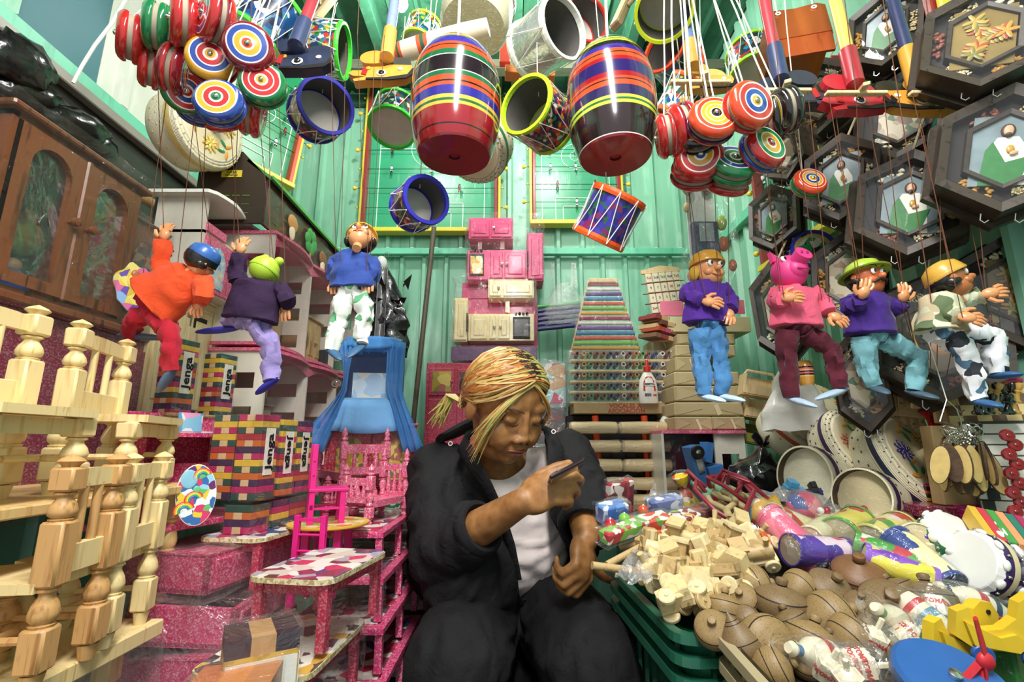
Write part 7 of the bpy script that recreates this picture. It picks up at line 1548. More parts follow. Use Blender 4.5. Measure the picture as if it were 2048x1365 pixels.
duck(1918, 1305, .62, R(8), .78, 'yellow wooden pull duck nearest the blue wheel')
duck(1996, 1298, .6, R(-14), .85, 'second yellow wooden pull duck facing the picture edge')
t = thing('blue_wheel', 'big blue wooden disc tied with red ribbon at the bottom edge', 'wheel', TM(P(1905, 1372, .56), (.0, -.45, .9))); b = MB(); b.lathe([(.05, -.01), (.052, -.006), (.052, .006), (.048, .01), (.0001, .011)], paint('#2a5a9c', .4, var=.1), n=40); b.obj('disc_body', t)
b = MB(); b.lathe([(.005, .011), (.006, .016), (.001, .018)], METAL, n=12); b.obj('axle', t)
t = thing('red_ribbon', 'red ribbon knotted round the ducks and blue disc', 'ribbon', TM(P(1962, 1300, .56))); RB_ = paint('#c02430', .45, bump=.3)
b = MB(); b.tube([(0, 0, .03), (.003, 0, .0), (-.004, -.004, -.03), (.004, 0, -.07)], [.007, .009, .006, .004], RB_, 8, flat=.3); b.ell((0, -.003, -.01), (.009, .006, .009), RB_); b.tube([(0, 0, -.01), (-.03, -.004, -.03), (-.06, 0, -.05)], .004, RB_, 6); b.obj('ribbon_body', t)
b = MB(); b.tube([(0, 0, -.01), (-.012, -.006, -.035), (.0, 0, -.06)], .0035, RB_, 6, flat=.5); b.obj('ribbon_tail', t)
t = thing('green_block', 'green wooden block in film at the picture edge under the duck head', 'block', TM(P(2035, 1335, .62), rot=(0, 0, R(15)))); b = MB(); b.box((0, 0, 0), (.05, .03, .05), paint('#2a8a3a', .4), ch=.003); b.obj('block_body', t); wrapbox(t, (0, 0, 0), (.056, .036, .06), FILM, amp=.004)
t = thing('clear_film_bag', 'crumpled clear plastic bag lying before baskets with pink pieces', 'bag', TM(P(1600, 1008, 1.16), rot=(0, R(8), 0))); b = MB(); b.grid([[V((-.13+.26*v, -.05+.1*u, .03*math.sin(pi*u)*math.sin(pi*v)+.0))+noise.noise_vector(V((u*5, v*9, 2)))*.014 for v in [k/26 for k in range(27)]] for u in [k/14 for k in range(15)]], film(sc=26, base=.1, white=.25)); b.obj('bag_skin', t)
t = thing('clear_film_bag', 'crumpled clear bag on the heap corner beside the rattles', 'bag', TM(HP(1283, 1150), rot=(0, R(-8), 0))); b = MB(); b.grid([[V((-.035+.07*v, -.04+.08*u, .04*math.sin(pi*u)*math.sin(pi*v)))+noise.noise_vector(V((u*5, v*5, 7)))*.012 for v in [k/16 for k in range(17)]] for u in [k/14 for k in range(15)]], film(sc=30, base=.12, white=.22)); b.obj('bag_skin', t)
# black bin bag heap
t = thing('black_bag', 'knotted black plastic bag between dollhouse and open basket', 'bag', TM(P(1520, 985, 1.4))); b = MB(); rows = []
for i in range(22):
    u = i/21; row = []
    for j in range(30):
        a = 2*pi*j/30; r_ = .085*math.sin(pi*min(1, u*.95+.05))**.6*(1-.75*max(0, u-.55)/.45); q = V((r_*math.cos(a)+.03*max(0, u-.6), r_*.7*math.sin(a), -.05+.18*u)); row.append(q+noise.noise_vector(q*26)*.022+noise.noise_vector(q*70)*.006)
    rows.append(row)
b.grid(rows, paint('#0f0f11', .22, coat=.7, var=.3, bump=.5, bs=40), closed=True); b.obj('bag_body', t)
b = MB()
for a in (-.5, .3, .9): b.tube([(.02, 0, .12), (.02+.04*math.sin(a), -.01, .15), (.03+.07*math.sin(a), -.02, .165)], [.008, .016, .004], paint('#0f0f11', .22, coat=.7, bump=.5, bs=40), 8, flat=.3)
b.obj('knot_ears', t)
for k, (px, py, c, lb) in enumerate(((1590, 980, '#5aa8d8', 'light blue'), (1655, 990, '#8ad83a', 'lime green'), (1685, 1000, '#6ac82a', 'bright green'), (1625, 985, '#1c1c24', 'black'))):
    t = thing('toy_vehicle', lb+' wooden toy vehicle between the clear bag and open baskets', 'toy car', TM(P(px, py, 1.2), rot=(.4, .2, k))); b = MB(); b.box((0, 0, 0), (.05, .026, .014), paint(c, .4), ch=.002); b.box((-.01, 0, .014), (.022, .024, .016), paint(c, .4), ch=.002); b.obj('vehicle_body', t)
    for x in (-.016, .016):
        for s in (-1, 1): b = MB(); wheel(b, (x, s*.013, -.006), .009, paint('#1f2f6a', .4), (0, s, 0)); b.obj('wheel', t)
# ------------------------------------------------------------------ baskets on the side heap
PP = '#3a1c4a'
basket('woven_basket', P(1805, 932, 1.16), (.34, -.82, .44), .118, .085, 'large lidded basket with navy band and purple flowers, knob beside keyrings', '#1f2440', ['#4a3aa0', '#b85a8a', '#d8a03a'], knob=True, roll=2.4)
basket('woven_basket', P(1700, 902, 1.24), (.25, -.84, .45), .098, .075, 'lidded basket with violet band and leafy pattern beside the largest', PP, ['#8a4a9a', '#d8683a', '#c84a3a'], roll=.5)
basket('woven_basket', P(1638, 832, 1.36), (.25, -.7, .6), .1, .075, 'lidded basket with rust band and red flowers behind the white bag', '#b0502a', ['#c8402a', '#d85a3a', '#3a8a4a'], roll=1.5)
basket('woven_basket', P(1590, 868, 1.42), (.3, -.65, .65), .105, .08, 'open basket with rust band low behind the white bag', '#a8482a', None, open_=True, inner='#8a6a44')
basket('woven_basket', P(1632, 958, 1.22), (-.93, -.35, .1), .075, .085, 'open basket on its side with dark mouth beside the black bag', PP, None, open_=True)
basket('woven_basket', P(1745, 1000, 1.1), (-.88, -.45, .15), .062, .09, 'open basket on its side, lowest, under the lidded ones', PP, None, open_=True)
simple('card_box', 'upright brown cardboard box behind the key ring bunch', 'box', 1890, 1998, 852, 1012, .99, .03, paint('#9a7f56', .7, var=.12, bs=40), 'box_body', lambda t, w_, h, y: MB().box((0, y-.001, h*.5), (w_, .002, .004), paint('#6a5438', .7)).obj('lid_seam', t))
# white plastic bag
t = thing('white_plastic_bag', 'white plastic bag hanging behind the piglet puppet', 'bag', TM(P(1592, 780, 1.3))); b = MB(); rows = []
for i in range(20):
    u = i/19; row = []
    for j in range(26):
        a = 2*pi*j/26; r_ = .012+.062*min(1, u*1.3)+.02*u; q = V((r_*math.cos(a)-.01*u, .03*min(1, u*2)*math.sin(a), .11-.22*u)); row.append(q+noise.noise_vector(q*30)*.01*min(1, u*2))
    rows.append(row)
b.grid(rows, paint('#dcdad4', .4, coat=.3, bump=.6, bs=30), closed=True); b.obj('bag_body', t); b = MB(); b.tube([(-.01, 0, .1), (0, 0, .16), (.01, 0, .1)], .006, paint('#dcdad4', .4), 8, flat=.4); b.obj('bag_handle', t)
# little striped barrel yoyo/cup hanging
t = thing('hanging_toy_barrel', 'tiny yellow barrel toy with pink and black stripes before the white bag', 'barrel', TM(P(1611, 748, .98))); yb = lac('#c8903a'); b = MB()
zs = [(.0105, .026), (.0145, .02), (.0155, .014), (.0157, .011), (.0158, .008), (.0159, .005), (.016, .002), (.016, -.001), (.016, -.004), (.0158, -.007), (.015, -.016), (.012, -.024)]
b.lathe(zs, [yb, yb, lac('#1c1410'), lac('#d8607a'), lac('#e0b060'), lac('#1c1410'), lac('#d8607a'), lac('#1c1410'), lac('#e0b060'), yb, yb], n=24); b.obj('barrel_body', t); b = MB(); b.ring(.004, .0008, METAL, TM((0, 0, .03), (1, 0, 0)), 12, 5); b.obj('metal_loop', t)
# xylophones
for k, (px, py, Y, ry) in enumerate(((1812, 790, 1.16, 8), (1868, 775, 1.1, 8), (1915, 800, 1.05, 6), (1800, 835, 1.18, -4))):
    t = thing('toy_xylophone', ['wooden xylophone standing behind the teal trousers of the moustached puppet', 'second wooden xylophone behind the raised puppet shoe', 'third wooden xylophone next to the chess board', 'wooden xylophone lying lowest behind the frame with hooks'][k], 'musical toy', TM(P(px, py, Y), rot=(R(-10), R(ry), R(-20))), 'wooden toy xylophones')
    b = MB(); b.box((0, 0, 0), (.09, .012, .11), RAWW, ch=.002); b.obj('sound_board', t)
    for i in range(5): b = MB(); L = .085-.008*i; b.box((-.034+.017*i, -.012, 0), (.011, .006, L), RW[0], ch=.001); b.ell((-.034+.017*i, -.016, L*.36), .003, GOLD, n=8, k=5); b.ell((-.034+.017*i, -.016, -L*.36), .003, GOLD, n=8, k=5); b.obj('wooden_key', t)
# chess set
t = thing('chess_board', 'chequered wooden board with film behind the dark chess pieces', 'board game', TM(P(1998, 790, .99), rot=(R(-15), 0, R(-30)))); s = .022
for i in range(8):
    for j in range(8): link('board_square', cached(('sq', (i+j) % 2), lambda b: b.box((0, 0, 0), (s, .008, s), (paint('#6a5030', .4), paint('#d8c080', .4))[(i+j) % 2])), t, M=Matrix.Translation(((i-3.5)*s, 0, (j-3.5)*s)))
b = MB(); b.box((0, .006, 0), (8*s+.02, .01, 8*s+.02), wood('#a88450', '#7a5a30')); b.obj('board_frame', t)
def pawn(b, m): b.lathe([(.008, 0), (.0085, .003), (.005, .006), (.0035, .016), (.006, .02), (.0035, .022), (.006, .028), (.005, .034), (.001, .036)], m, n=14)
rr = random.Random(5)
for k in range(16):
    c = k % 4 == 3; t = thing('chess_piece', '%s %s chess piece counted from the key rings, in film before the board' % (ORD[k], 'yellow wooden' if c else 'black lacquered'), 'chess piece', TM(P(1955+11*(k % 8)+rr.uniform(-2, 2), 806+22*(k//8), .92), (rr.uniform(-.3, .3), rr.uniform(-.3, 0), 1), s=1.1), 'chess pieces in film')
    link('piece_body', cached(('pawn', c), lambda b: pawn(b, paint('#c89a4a', .3, coat=.5) if c else paint('#14100e', .15, coat=.8))), t)
# checkers board slats with red discs
t = thing('checkers_board', 'white slatted checkers board standing at the picture edge', 'board game', TM(P(2034, 935, .95), rot=(R(-8), 0, R(-28)))); b = MB()
for i in range(8):
    b = MB(); b.box((0, 0, (i-3.5)*.021), (.13, .008, .0185), paint('#e6e2d8', .45), ch=.001); b.obj('slat', t)
    b = MB(); b.box((-.055+.01*(i % 2), -.0045, (i-3.5)*.021), (.018, .002, .0185), paint('#1c2a24', .4)); b.obj('dark_square', t)
b = MB(); b.box((0, .008, 0), (.135, .006, .18), paint('#3a3a30', .5)); b.obj('backing', t)
for k in range(9):
    q = thing('checkers_piece', '%s glossy red disc from the top on the white slatted board' % ORD[k], 'checkers', TM(P(2012+14*(k % 2)+k*2, 872+19*k, .9), (-.3, -.9, .1)), 'red checkers discs'); b = MB(); b.lathe([(.0105, 0), (.0115, .002), (.0115, .005), (.0095, .007), (.004, .0072), (.003, .0085), (.0002, .009)], lac('#8a1620'), n=20); b.obj('disc_body', q)
simple('maroon_shelf', 'dark maroon shelf board under the checkers board', 'shelf', 1860, 2100, 1014, 1040, .98, .1, MAROON, 'shelf_board')
simple('pink_shelf', 'narrow pink shelf edge under the number board at the picture edge', 'shelf', 1990, 2100, 756, 764, .97, .05, PKK, 'shelf_board')
# key rings
KW = paint('#c8ac6a', .5, var=.3, bs=80); BARK = paint('#4a3422', .8, var=.4, bump=.5, bs=90)
rr = random.Random(8)
ctr = P(1925, 862, .9)
for k in range(15):
    px = 1880+7.4*k; py = 930+10*math.sin(k*1.9)+(8 if 4 < k < 11 else 0); Y = .885+.02*(k % 3); p = P(px, py, Y); yaw = rr.uniform(-1.4, 1.4)+pi*(k % 2) if k not in (2, 5, 9) else .1
    tl = R((px-1925)*.25); t = thing('key_ring', '%s wood slice key ring of the hanging bunch, counted from the large basket' % ORD[k], 'key ring', TM(p, rot=(0, -tl, yaw)), 'wood slice key rings in a bunch'); L = .033+.006*(k % 3)
    ov = [(.0135*math.cos(a), L*math.sin(a)) for a in [2*pi*i/22 for i in range(22)]]; b = MB(); b.prism(ov, .0, .0024, KW, TM((0, 0, 0), rot=(pi/2, 0, 0)), side=BARK); b.prism([(x*1.09, y*1.05) for x, y in ov], -.002, .0014, BARK, TM((0, 0, 0), rot=(pi/2, 0, 0))); b.obj('wood_slice', t)
    Mi = t.matrix_basis.inverted(); a0, a1 = Mi @ (t.matrix_basis @ V((0, 0, L))), Mi @ (ctr+V((rr.uniform(-.02, .02), rr.uniform(-.015, .015), rr.uniform(-.01, .01)))); b = MB()
    n = 6
    for i in range(n): q = a0.lerp(a1, (i+.3)/n); b.ring(.0028, .0007, METAL, TM(q, ((1, 0, 0), (0, 1, 0))[i % 2]), 8, 4)
    b.obj('chain', t); b = MB(); b.ring(.010, .0009, METAL, TM(a1, (rr.uniform(-1, 1), rr.uniform(-1, 1), .4)), 16, 5); b.obj('split_ring', t)
t = thing('wire_hanger', 'bent wire loop from which the key ring bunch hangs', 'wire', TM(ctr)); b = MB(); e = P(1893, 800, .9)-ctr; b.tube([(0, 0, 0), (.0, 0, .02), e*.7+V((.01, 0, 0)), e, e+V((-.02, 0, -.04)), (-.025, 0, .015), (.0, 0, 0)], .0012, METAL, 6); b.obj('wire_loop', t)
b = MB(); b.tube([e, e+V((.0, .02, .15))], .001, STRING, 5); b.obj('string', t)
# ------------------------------------------------------------------ string puppets
def loft(b, cs, mat, amp=.004, n=18, M=None, seed=0):
    """cs: (centre, half width vector, half depth)"""
    rows = []; q_ = interp([[*c, *wv, hd] for c, wv, hd in cs], 3); cs = [(x[:3], x[3:6], x[6]) for x in q_]
    for i, (c, wv, hd) in enumerate(cs):
        c = V(c); wv = V(wv); t = (V(cs[min(i+1, len(cs)-1)][0])-V(cs[max(i-1, 0)][0])).normalized(); dv = t.cross(wv).normalized()*hd; row = []
        for j in range(n):
            a = 2*pi*j/n; p = c+wv*math.cos(a)+dv*math.sin(a); row.append(p+noise.noise_vector(p*45+V((seed, 0, 0)))*amp+dv.normalized()*math.sin(a)*amp*.9*(1-abs(noise.noise(V((p.x*60+seed, p.y*40, p.z*22))))*4))
        rows.append(row)
    b.grid(rows, mat, closed=True)
def interp(pts, k):
    out = []
    for i in range(len(pts)-1):
        for j in range(k):
            u = j/k; out.append([pts[i][q]*(1-u)+pts[i+1][q]*u for q in range(len(pts[i]))])
    out.append(list(pts[-1])); return out
def limb(b, ps, rs, mat, amp=.003, seed=0):
    q = interp([[*p, r_] for p, r_ in zip(ps, rs)], 6)
    pts = [V(x[:3])+noise.noise_vector(V(x[:3])*60+V((seed, 3, 0)))*amp*.5 for x in q]; rr = [x[3]*(1+.12*noise.noise(V((i*1.3, seed, 0)))) for i, x in enumerate(q)]; k0 = len(b.v)
    b.tube(pts, rr, mat, 16)
    for i in range(k0, len(b.v)): v = b.v[i]; c = pts[min(len(pts)-1, (i-k0)//16)]; d = (v-c); b.v[i] = v+d*(.28*(.4-abs(noise.noise(V((v.x*55+seed, v.y*55, v.z*26))))*3.2))
def phand(b, p, d, m, s=1, side=1):
    p = V(p); d = V(d).normalized(); x = d.cross(V((0, -1, .2))).normalized(); z = x.cross(d)
    b.ell(p+d*.008*s, (.0085*s, .011*s, .006*s), m, Matrix((x, d, z)).transposed(), 10, 6)
    for i in range(4):
        o = p+x*(i-1.5)*.0045*s+d*.014*s; L = (.011, .014, .014, .010)[i]*s; k1 = o+d*L*.6+x*(i-1.5)*.0012*s; b.tube([o, k1, k1+d*L*.5-z*L*.35], [.0027*s, .0026*s, .002*s], m, 7)
    o = p+x*side*.007*s+d*.003*s; b.tube([o, o+x*side*.007*s+d*.006*s, o+x*side*.009*s+d*.013*s], [.0034*s, .003*s, .0022*s], m, 7)
SKIN = paint('#e09a68', .35, coat=.2, var=.05)
def puppet(label, Y, head, hdir, neck, hem, shw, hemw, arms, legs, shirt, pants, shoe, skin=SKIN, hat=None, hair=None, face=True, kind='man', bar=None, roll=0, hs=1.0, pantmat=None, shirtmat=None, rs=1.0):
    o = P(neck[0], neck[1], Y); t = thing('string_puppet', label, 'puppet', TM(o), 'string puppets hanging in the aisle'); Q = lambda x, y, d=0: P(x, y, Y+d)-o
    sm = shirtmat or cloth(shirt, .15, 900, .6); pm = pantmat or cloth(pants, .15, 900, .7); n0, h0 = Q(*neck), Q(*hem)
    ax = (h0-n0); sd = V((-ax.z, 0, ax.x)).normalized(); sd = sd if sd.x > 0 else -sd; k = Y/960
    b = MB(); L = []
    for u, wf, dd in ((-.03, .24, .011), (.02, .42, .016), (.07, .82, .022), (.16, 1, .026), (.35, .95, .031), (.6, .97, .034), (.85, 1, .034), (.97, 1.03, .036), (1.0, 1.0, .034), (.97, .9, .03)):
        w_ = (shw*(1-u)+hemw*u)*k*wf if u > .1 else shw*k*wf; L.append((n0+ax*u, sd*w_, dd*rs))
    loft(b, L, sm, .005, seed=len(label)); o1 = b.obj('shirt', t)
    for i, (s0, e0, h_, hd_) in enumerate(arms):
        s0, e0, h_ = Q(*s0), Q(*e0), Q(*h_); b = MB(); limb(b, [s0, e0, e0.lerp(h_, .78), e0.lerp(h_, .82)], [.018*rs, .017*rs, .0165*rs, .010*rs], sm, seed=i); b.obj('sleeve', t)
        b = MB(); phand(b, e0.lerp(h_, .88), V((hd_[0], hd_[1], hd_[2])), SKIN, 1.25*rs, 1 if i else -1); b.obj('hand', t)
    for i, (a, kn, an, toe) in enumerate(legs):
        a, kn, an, toe = Q(*a), Q(*kn), Q(*an), Q(*toe); b = MB(); limb(b, [a, a.lerp(kn, .5), kn, kn.lerp(an, .55), an], [.022*rs, .021*rs, .0175*rs, .018*rs, .014*rs], pm, .006, seed=i+4); b.obj('trouser_leg', t)
        b = MB(); d = toe-an; f = d.normalized(); b.ell(an+d*.42+V((0, 0, -.004)), (d.length*.6+.014*rs, .0125*rs, .0065*rs), paint(shoe, .55, bump=.3), basis(V((0, 0, 1)), f.cross(V((0, 0, 1)))) if 0 else Matrix((f, V((0, 0, 1)).cross(f).normalized(), f.cross(V((0, 0, 1)).cross(f).normalized()))).transposed(), 14, 8); b.obj('shoe', t)
    b = MB(); limb(b, [h0-ax*.06+sd*-.016, h0-ax*.06+sd*.016], [.026*rs, .026*rs], pm, .002); b.obj('trouser_waist', t)
    # head
    hc = Q(*head); f = V(hdir).normalized(); up = V((math.sin(R(roll)), 0, math.cos(R(roll)))); u = (up-f*up.dot(f)).normalized(); s = u.cross(f); HM = Matrix.Translation(hc) @ Matrix((s, f, u)).transposed().to_4x4() @ Matrix.Scale(hs, 4)
    ho = link('head', None, t); 
    b = MB(); b.T = HM
    if kind == 'pig':
        b.ell((0, 0, 0), (.030, .029, .031), skin, n=20, k=12); b.ell((0, .016, -.006), (.02, .018, .018), skin); b.cyl((0, .02, .004), (0, .043, .009), .0135, .0145, skin, 20); b.obj('head_shell', ho)
        b = MB(); b.T = HM
        for q in (-1, 1): b.ell((q*.0055, .0445, .0095), (.0022, .001, .003), paint('#8a1f4a', .5), n=8)
        b.obj('nostril', ho)
        for q in (-1, 1): b = MB(); b.T = HM; b.prism([(q*.012, .024), (q*.028, .018), (q*.026, .042)][::q], -.004, .004, skin, TM((0, 0, 0), rot=(pi/2, 0, 0))); b.obj('ear', ho)
        b = MB(); b.T = HM; b.tube([(-.012, .03, -.014), (0, .034, -.018), (.012, .03, -.014)], .0012, paint('#a0285a', .5), 6); b.obj('mouth', ho)
    elif kind == 'green':
        b.ell((0, -.002, 0), (.028, .027, .027), skin, n=20, k=12); b.lathe([(.029, -.006), (.03, -.002), (.029, .002)], skin, n=24, cap=False); b.obj('head_shell', ho)
        for q in (-1, 1): b = MB(); b.T = HM; b.ell((q*.017, 0, .026), (.009, .009, .009), skin); b.obj('bobble', ho)
    else:
        b.ell((0, -.003, .004), (.0275, .0275, .029), skin, n=20, k=12); b.ell((0, .006, -.014), (.022, .021, .02), skin); b.ell((0, .029, -.004), (.0055, .008, .006), skin)
        for q in (-1, 1): b.ell((q*.028, -.001, -.002), (.004, .006, .008), skin, n=10); b.ell((q*.012, .018, -.010), (.009, .009, .008), skin, n=10)
        b.lathe([(.009, -.045), (.009, -.02)], skin, n=12); b.obj('head_shell', ho)
    if kind != 'green':
        for q in (-1, 1):
            ex = .0105 if kind != 'pig' else .02; ey, ez = (.0235, .006) if kind != 'pig' else (.0185, .013)
            b = MB(); b.T = HM; b.ell((q*ex, ey, ez), (.0058, .003, .0062), WHITE, n=12); b.ell((q*ex+.001, ey+.0026, ez), (.0028, .0012, .0034), paint('#1c2a5a' if kind != 'pig' else '#101014', .2), n=10); b.obj('eye', ho)
            if kind != 'pig': b = MB(); b.T = HM; b.tube([(q*.005, .027, .0145), (q*.011, .0265, .0175), (q*.017, .022, .0155)], .0013, BLACK, 6); b.obj('eyebrow', ho)
        if kind != 'pig':
            b = MB(); b.T = HM
            if kind == 'moustache': b.tube([(-.016, .022, -.017), (-.008, .030, -.011), (0, .032, -.012), (.008, .030, -.011), (.016, .022, -.017)], [.0012, .003, .0026, .003, .0012], BLACK, 8); b.obj('moustache', ho)
            else: b.tube([(-.009, .025, -.015), (0, .0285, -.019), (.009, .025, -.015)], .0011, paint('#a8402a', .5), 6); b.obj('mouth', ho)
    if hair:
        b = MB(); b.T = HM; hm = paint(hair, .35, coat=.3)
        b.ell((0, -.008, .002), (.0295, .026, .027), hm, n=16)
        for q in (-1, 1): b.ell((q*.0265, -.004, -.008), (.007, .012, .016 if kind == 'long' else .008), hm, n=10)
        if kind != 'long': b.ell((.002, .022, .021), (.008, .006, .005), BLACK, n=8)
        b.obj('hair', ho)
    if hat:
        b = MB(); b.T = HM @ Matrix.Rotation(R(12), 4, 'X'); hm = paint(hat[0], .35, coat=.3)
        b.lathe([(.0315, .009), (.0315, .016), (.027, .028), (.014, .036), (.0005, .038)], hm, n=26)
        if hat[1] == 'brim': b.lathe([(.03, .012), (.041, .008), (.043, .010), (.03, .015)], hm, n=28, cap=False)
        elif hat[1] == 'cap': b.lathe([(.0325, .006), (.0335, .009), (.0325, .0125)], hm, n=26, cap=False)
        if hat[1] == 'beanie': b.lathe([(.0318, -.004), (.0318, .01)], BLACK, n=26, cap=False)
        b.obj('hat', ho)
    # strings and cross bar
    ST = paint('#6a3f2a', .7); bx, by = bar or (head[0], 120); tb = P(bx, by, .83)-o
    ends = [V((-.055, 0, 0)), V((.055, 0, 0)), V((0, .0, .0)), V((-.03, .02, 0)), V((.03, .02, 0))]
    tg = [Q(*arms[0][2]), Q(*arms[1][2]), hc+u*.03*hs, Q(*legs[0][1]), Q(*legs[1][1])]
    for e, g in zip(ends, tg):
        b = MB(); b.tube([g+(tb+e-g)*i/4 for i in range(5)], .0007, ST, 4); b.obj('string', t)
    b = MB(); b.tube([tb, tb.lerp(V((tb.x, .8-o.y, 2.16-o.z)), .5), V((tb.x, .8-o.y, 2.16-o.z))], .0009, ST, 4); b.obj('string', t)
    if bar and 90 < bar[1] < 300:
        b = MB(); b.box(tb, (.12, .012, .007), RAWW, ch=.001); b.obj('control_bar', t); b = MB(); b.box(tb+V((.012, .0, .008)), (.012, .08, .007), RAWW, rot=(R(20), 0, R(-25)), ch=.001); b.obj('control_bar', t)
    return t
dn, rt, lf = (0, -.2, -1), (1, -.4, -.3), (-1, -.4, -.3)
puppet('puppet in orange shirt and red trousers seen from behind with blue cap', .86, (402, 522), (.3, .75, -.35), (388, 548), (305, 606), 40, 68, [((330, 555), (322, 525), (328, 472), (0, .1, 1)), ((405, 560), (408, 590, -.01), (398, 600, .02), dn)],
       [((330, 610), (275, 632), (262, 668, .03), (318, 672, .05)), ((312, 622), (340, 665), (342, 742), (325, 768))], '#d8481c', '#a81028', '#4a5a74', hat=('#2f5ea8', 'beanie'), hair='#1c1418', bar=(365, 60), roll=28, hs=.9)
puppet('puppet in dark violet shirt with lime green head seen from behind', .9, (530, 540), (.1, .8, -.3), (520, 560), (500, 642), 50, 58, [((478, 562), (474, 545), (480, 500), (.1, .1, 1)), ((556, 575), (572, 600), (572, 608, .02), dn)],
       [((490, 640), (462, 620, .04), (458, 655, .04), (405, 660, .04)), ((512, 645), (540, 690), (543, 762), (524, 776))], '#2b1436', '#8f80b8', '#27279a', skin=paint('#a8c838', .45, var=.05), kind='green', bar=(500, 60), roll=15)
puppet('puppet in blue shirt and pale patterned trousers with upturned face and yellow cap', .98, (722, 478), (.05, -.75, .65), (706, 505), (704, 578), 44, 48, [((676, 520), (668, 545), (673, 562), (0, -.5, -1)), ((740, 520), (748, 545), (738, 560), (0, -.5, -1))],
       [((692, 585), (678, 640), (664, 698), (678, 712, -.03)), ((722, 585), (730, 628), (722, 690), (702, 706, -.03))], '#2c4690', '#e0e4dc', '#2f5a80', hair='#241a18', hat=('#d8a638', 'cap'), pantmat=prnt(['#e4e8e0', '#dde2da', '#e8ece6', '#dfe4dc', '#e2e6de', '#e6eae2', '#5aa070'], 60, seed=71, rough=.8, coat=0), bar=(715, 70), hs=1.05)
puppet('puppet in purple jumper and blue jeans with blond hair and yellow cap', .95, (1415, 540), (.25, -.95, -.05), (1412, 562), (1412, 648), 44, 46, [((1382, 575), (1374, 592), (1412, 604, -.04), (1, -.5, -.3)), ((1442, 575), (1462, 598), (1458, 625, -.02), (-.3, -.5, -.8))],
       [((1400, 655), (1402, 725), (1410, 790), (1440, 797, -.04)), ((1430, 655), (1442, 725), (1445, 790), (1478, 796, -.04))], '#4a1f86', '#4a80b4', '#b4cce4', kind='long', hair='#d8ac3c', hat=('#d09430', 'cap'), bar=(1400, 165), hs=1.1)
puppet('pink piglet puppet in pink shirt and maroon trousers kicking sideways', .93, (1578, 545), (.18, -.9, .3), (1588, 572), (1592, 655), 46, 52, [((1562, 580), (1552, 605), (1568, 595, -.05), (1, -.4, 0)), ((1622, 580), (1645, 605), (1662, 632, -.02), (.7, -.4, -.7))],
       [((1572, 660), (1575, 730), (1585, 795), (1620, 806, -.03)), ((1605, 660), (1660, 700), (1680, 778), (1640, 792, -.02))], '#dd5a78', '#561427', '#a8bcd4', skin=paint('#ea3f8c', .45, var=.05), kind='pig', bar=(1560, 182), hs=1.15)
puppet('puppet with moustache and lime green hat in purple jumper and teal trousers', .93, (1732, 558), (.25, -.93, .02), (1734, 585), (1742, 672), 44, 46, [((1702, 600), (1700, 618), (1726, 592, -.05), (.3, -.4, .9)), ((1766, 605), (1788, 622), (1808, 600, -.02), (.1, -.3, 1))],
       [((1728, 672), (1735, 735), (1748, 772), (1768, 780, -.03)), ((1756, 675), (1835, 712), (1828, 782), (1862, 790, -.03))], '#3a1c74', '#6fa3ac', '#3f5566', skin=paint('#c86a3c', .35, coat=.2, var=.05), kind='moustache', hair='#16100e', hat=('#a0b838', 'brim'), bar=(1712, 187), hs=1.1)
puppet('puppet in torn camouflage shirt and black-patched white trousers reaching out', .85, (1898, 562), (.85, -.45, .25), (1880, 588), (1885, 665), 36, 44, [((1865, 600), (1885, 622), (1925, 635, -.05), (1, -.4, -.3)), ((1905, 595), (1935, 600), (1972, 588, -.02), (1, -.4, .2))],
       [((1900, 668), (1935, 715), (1958, 800), (1990, 806, -.03)), ((1920, 665), (1985, 670), (1995, 748), (2028, 745, -.03))], '#b8b89a', '#e4e4e8', '#2a5a8c', skin=paint('#b06a3c', .35, coat=.2, var=.05), hair='#17120f', hat=('#d0a040', 'cap'), shirtmat=prnt(['#c8cbb0', '#c0c2a4', '#a88a6a', '#5a6a48', '#cccfb6', '#b8a888'], 40, seed=72, rough=.8, coat=0), pantmat=prnt(['#e6e6ea', '#dfe0e6', '#e4e4e8', '#2a2c34', '#e6e6ea', '#4a6a84', '#e2e2e8'], 55, seed=73, rough=.8, coat=0), bar=(1880, 187), hs=1.05)
puppet('tiny puppet in dark patterned shirt and bright red trousers by the key rings', 1.1, (1862, 802), (.5, -.8, 0), (1858, 808), (1858, 826), 14, 16, [((1850, 812), (1852, 820), (1866, 822, -.02), (1, 0, -.2)), ((1868, 812), (1874, 818), (1880, 820, -.02), (1, 0, -.2))],
       [((1856, 830), (1862, 850), (1866, 880), (1868, 884)), ((1862, 830), (1872, 845), (1870, 870), (1874, 874))], '#4a1a24', '#c01a20', '#c01a20', hair='#17120f', hs=.35, rs=.38, bar=(1862, 600))
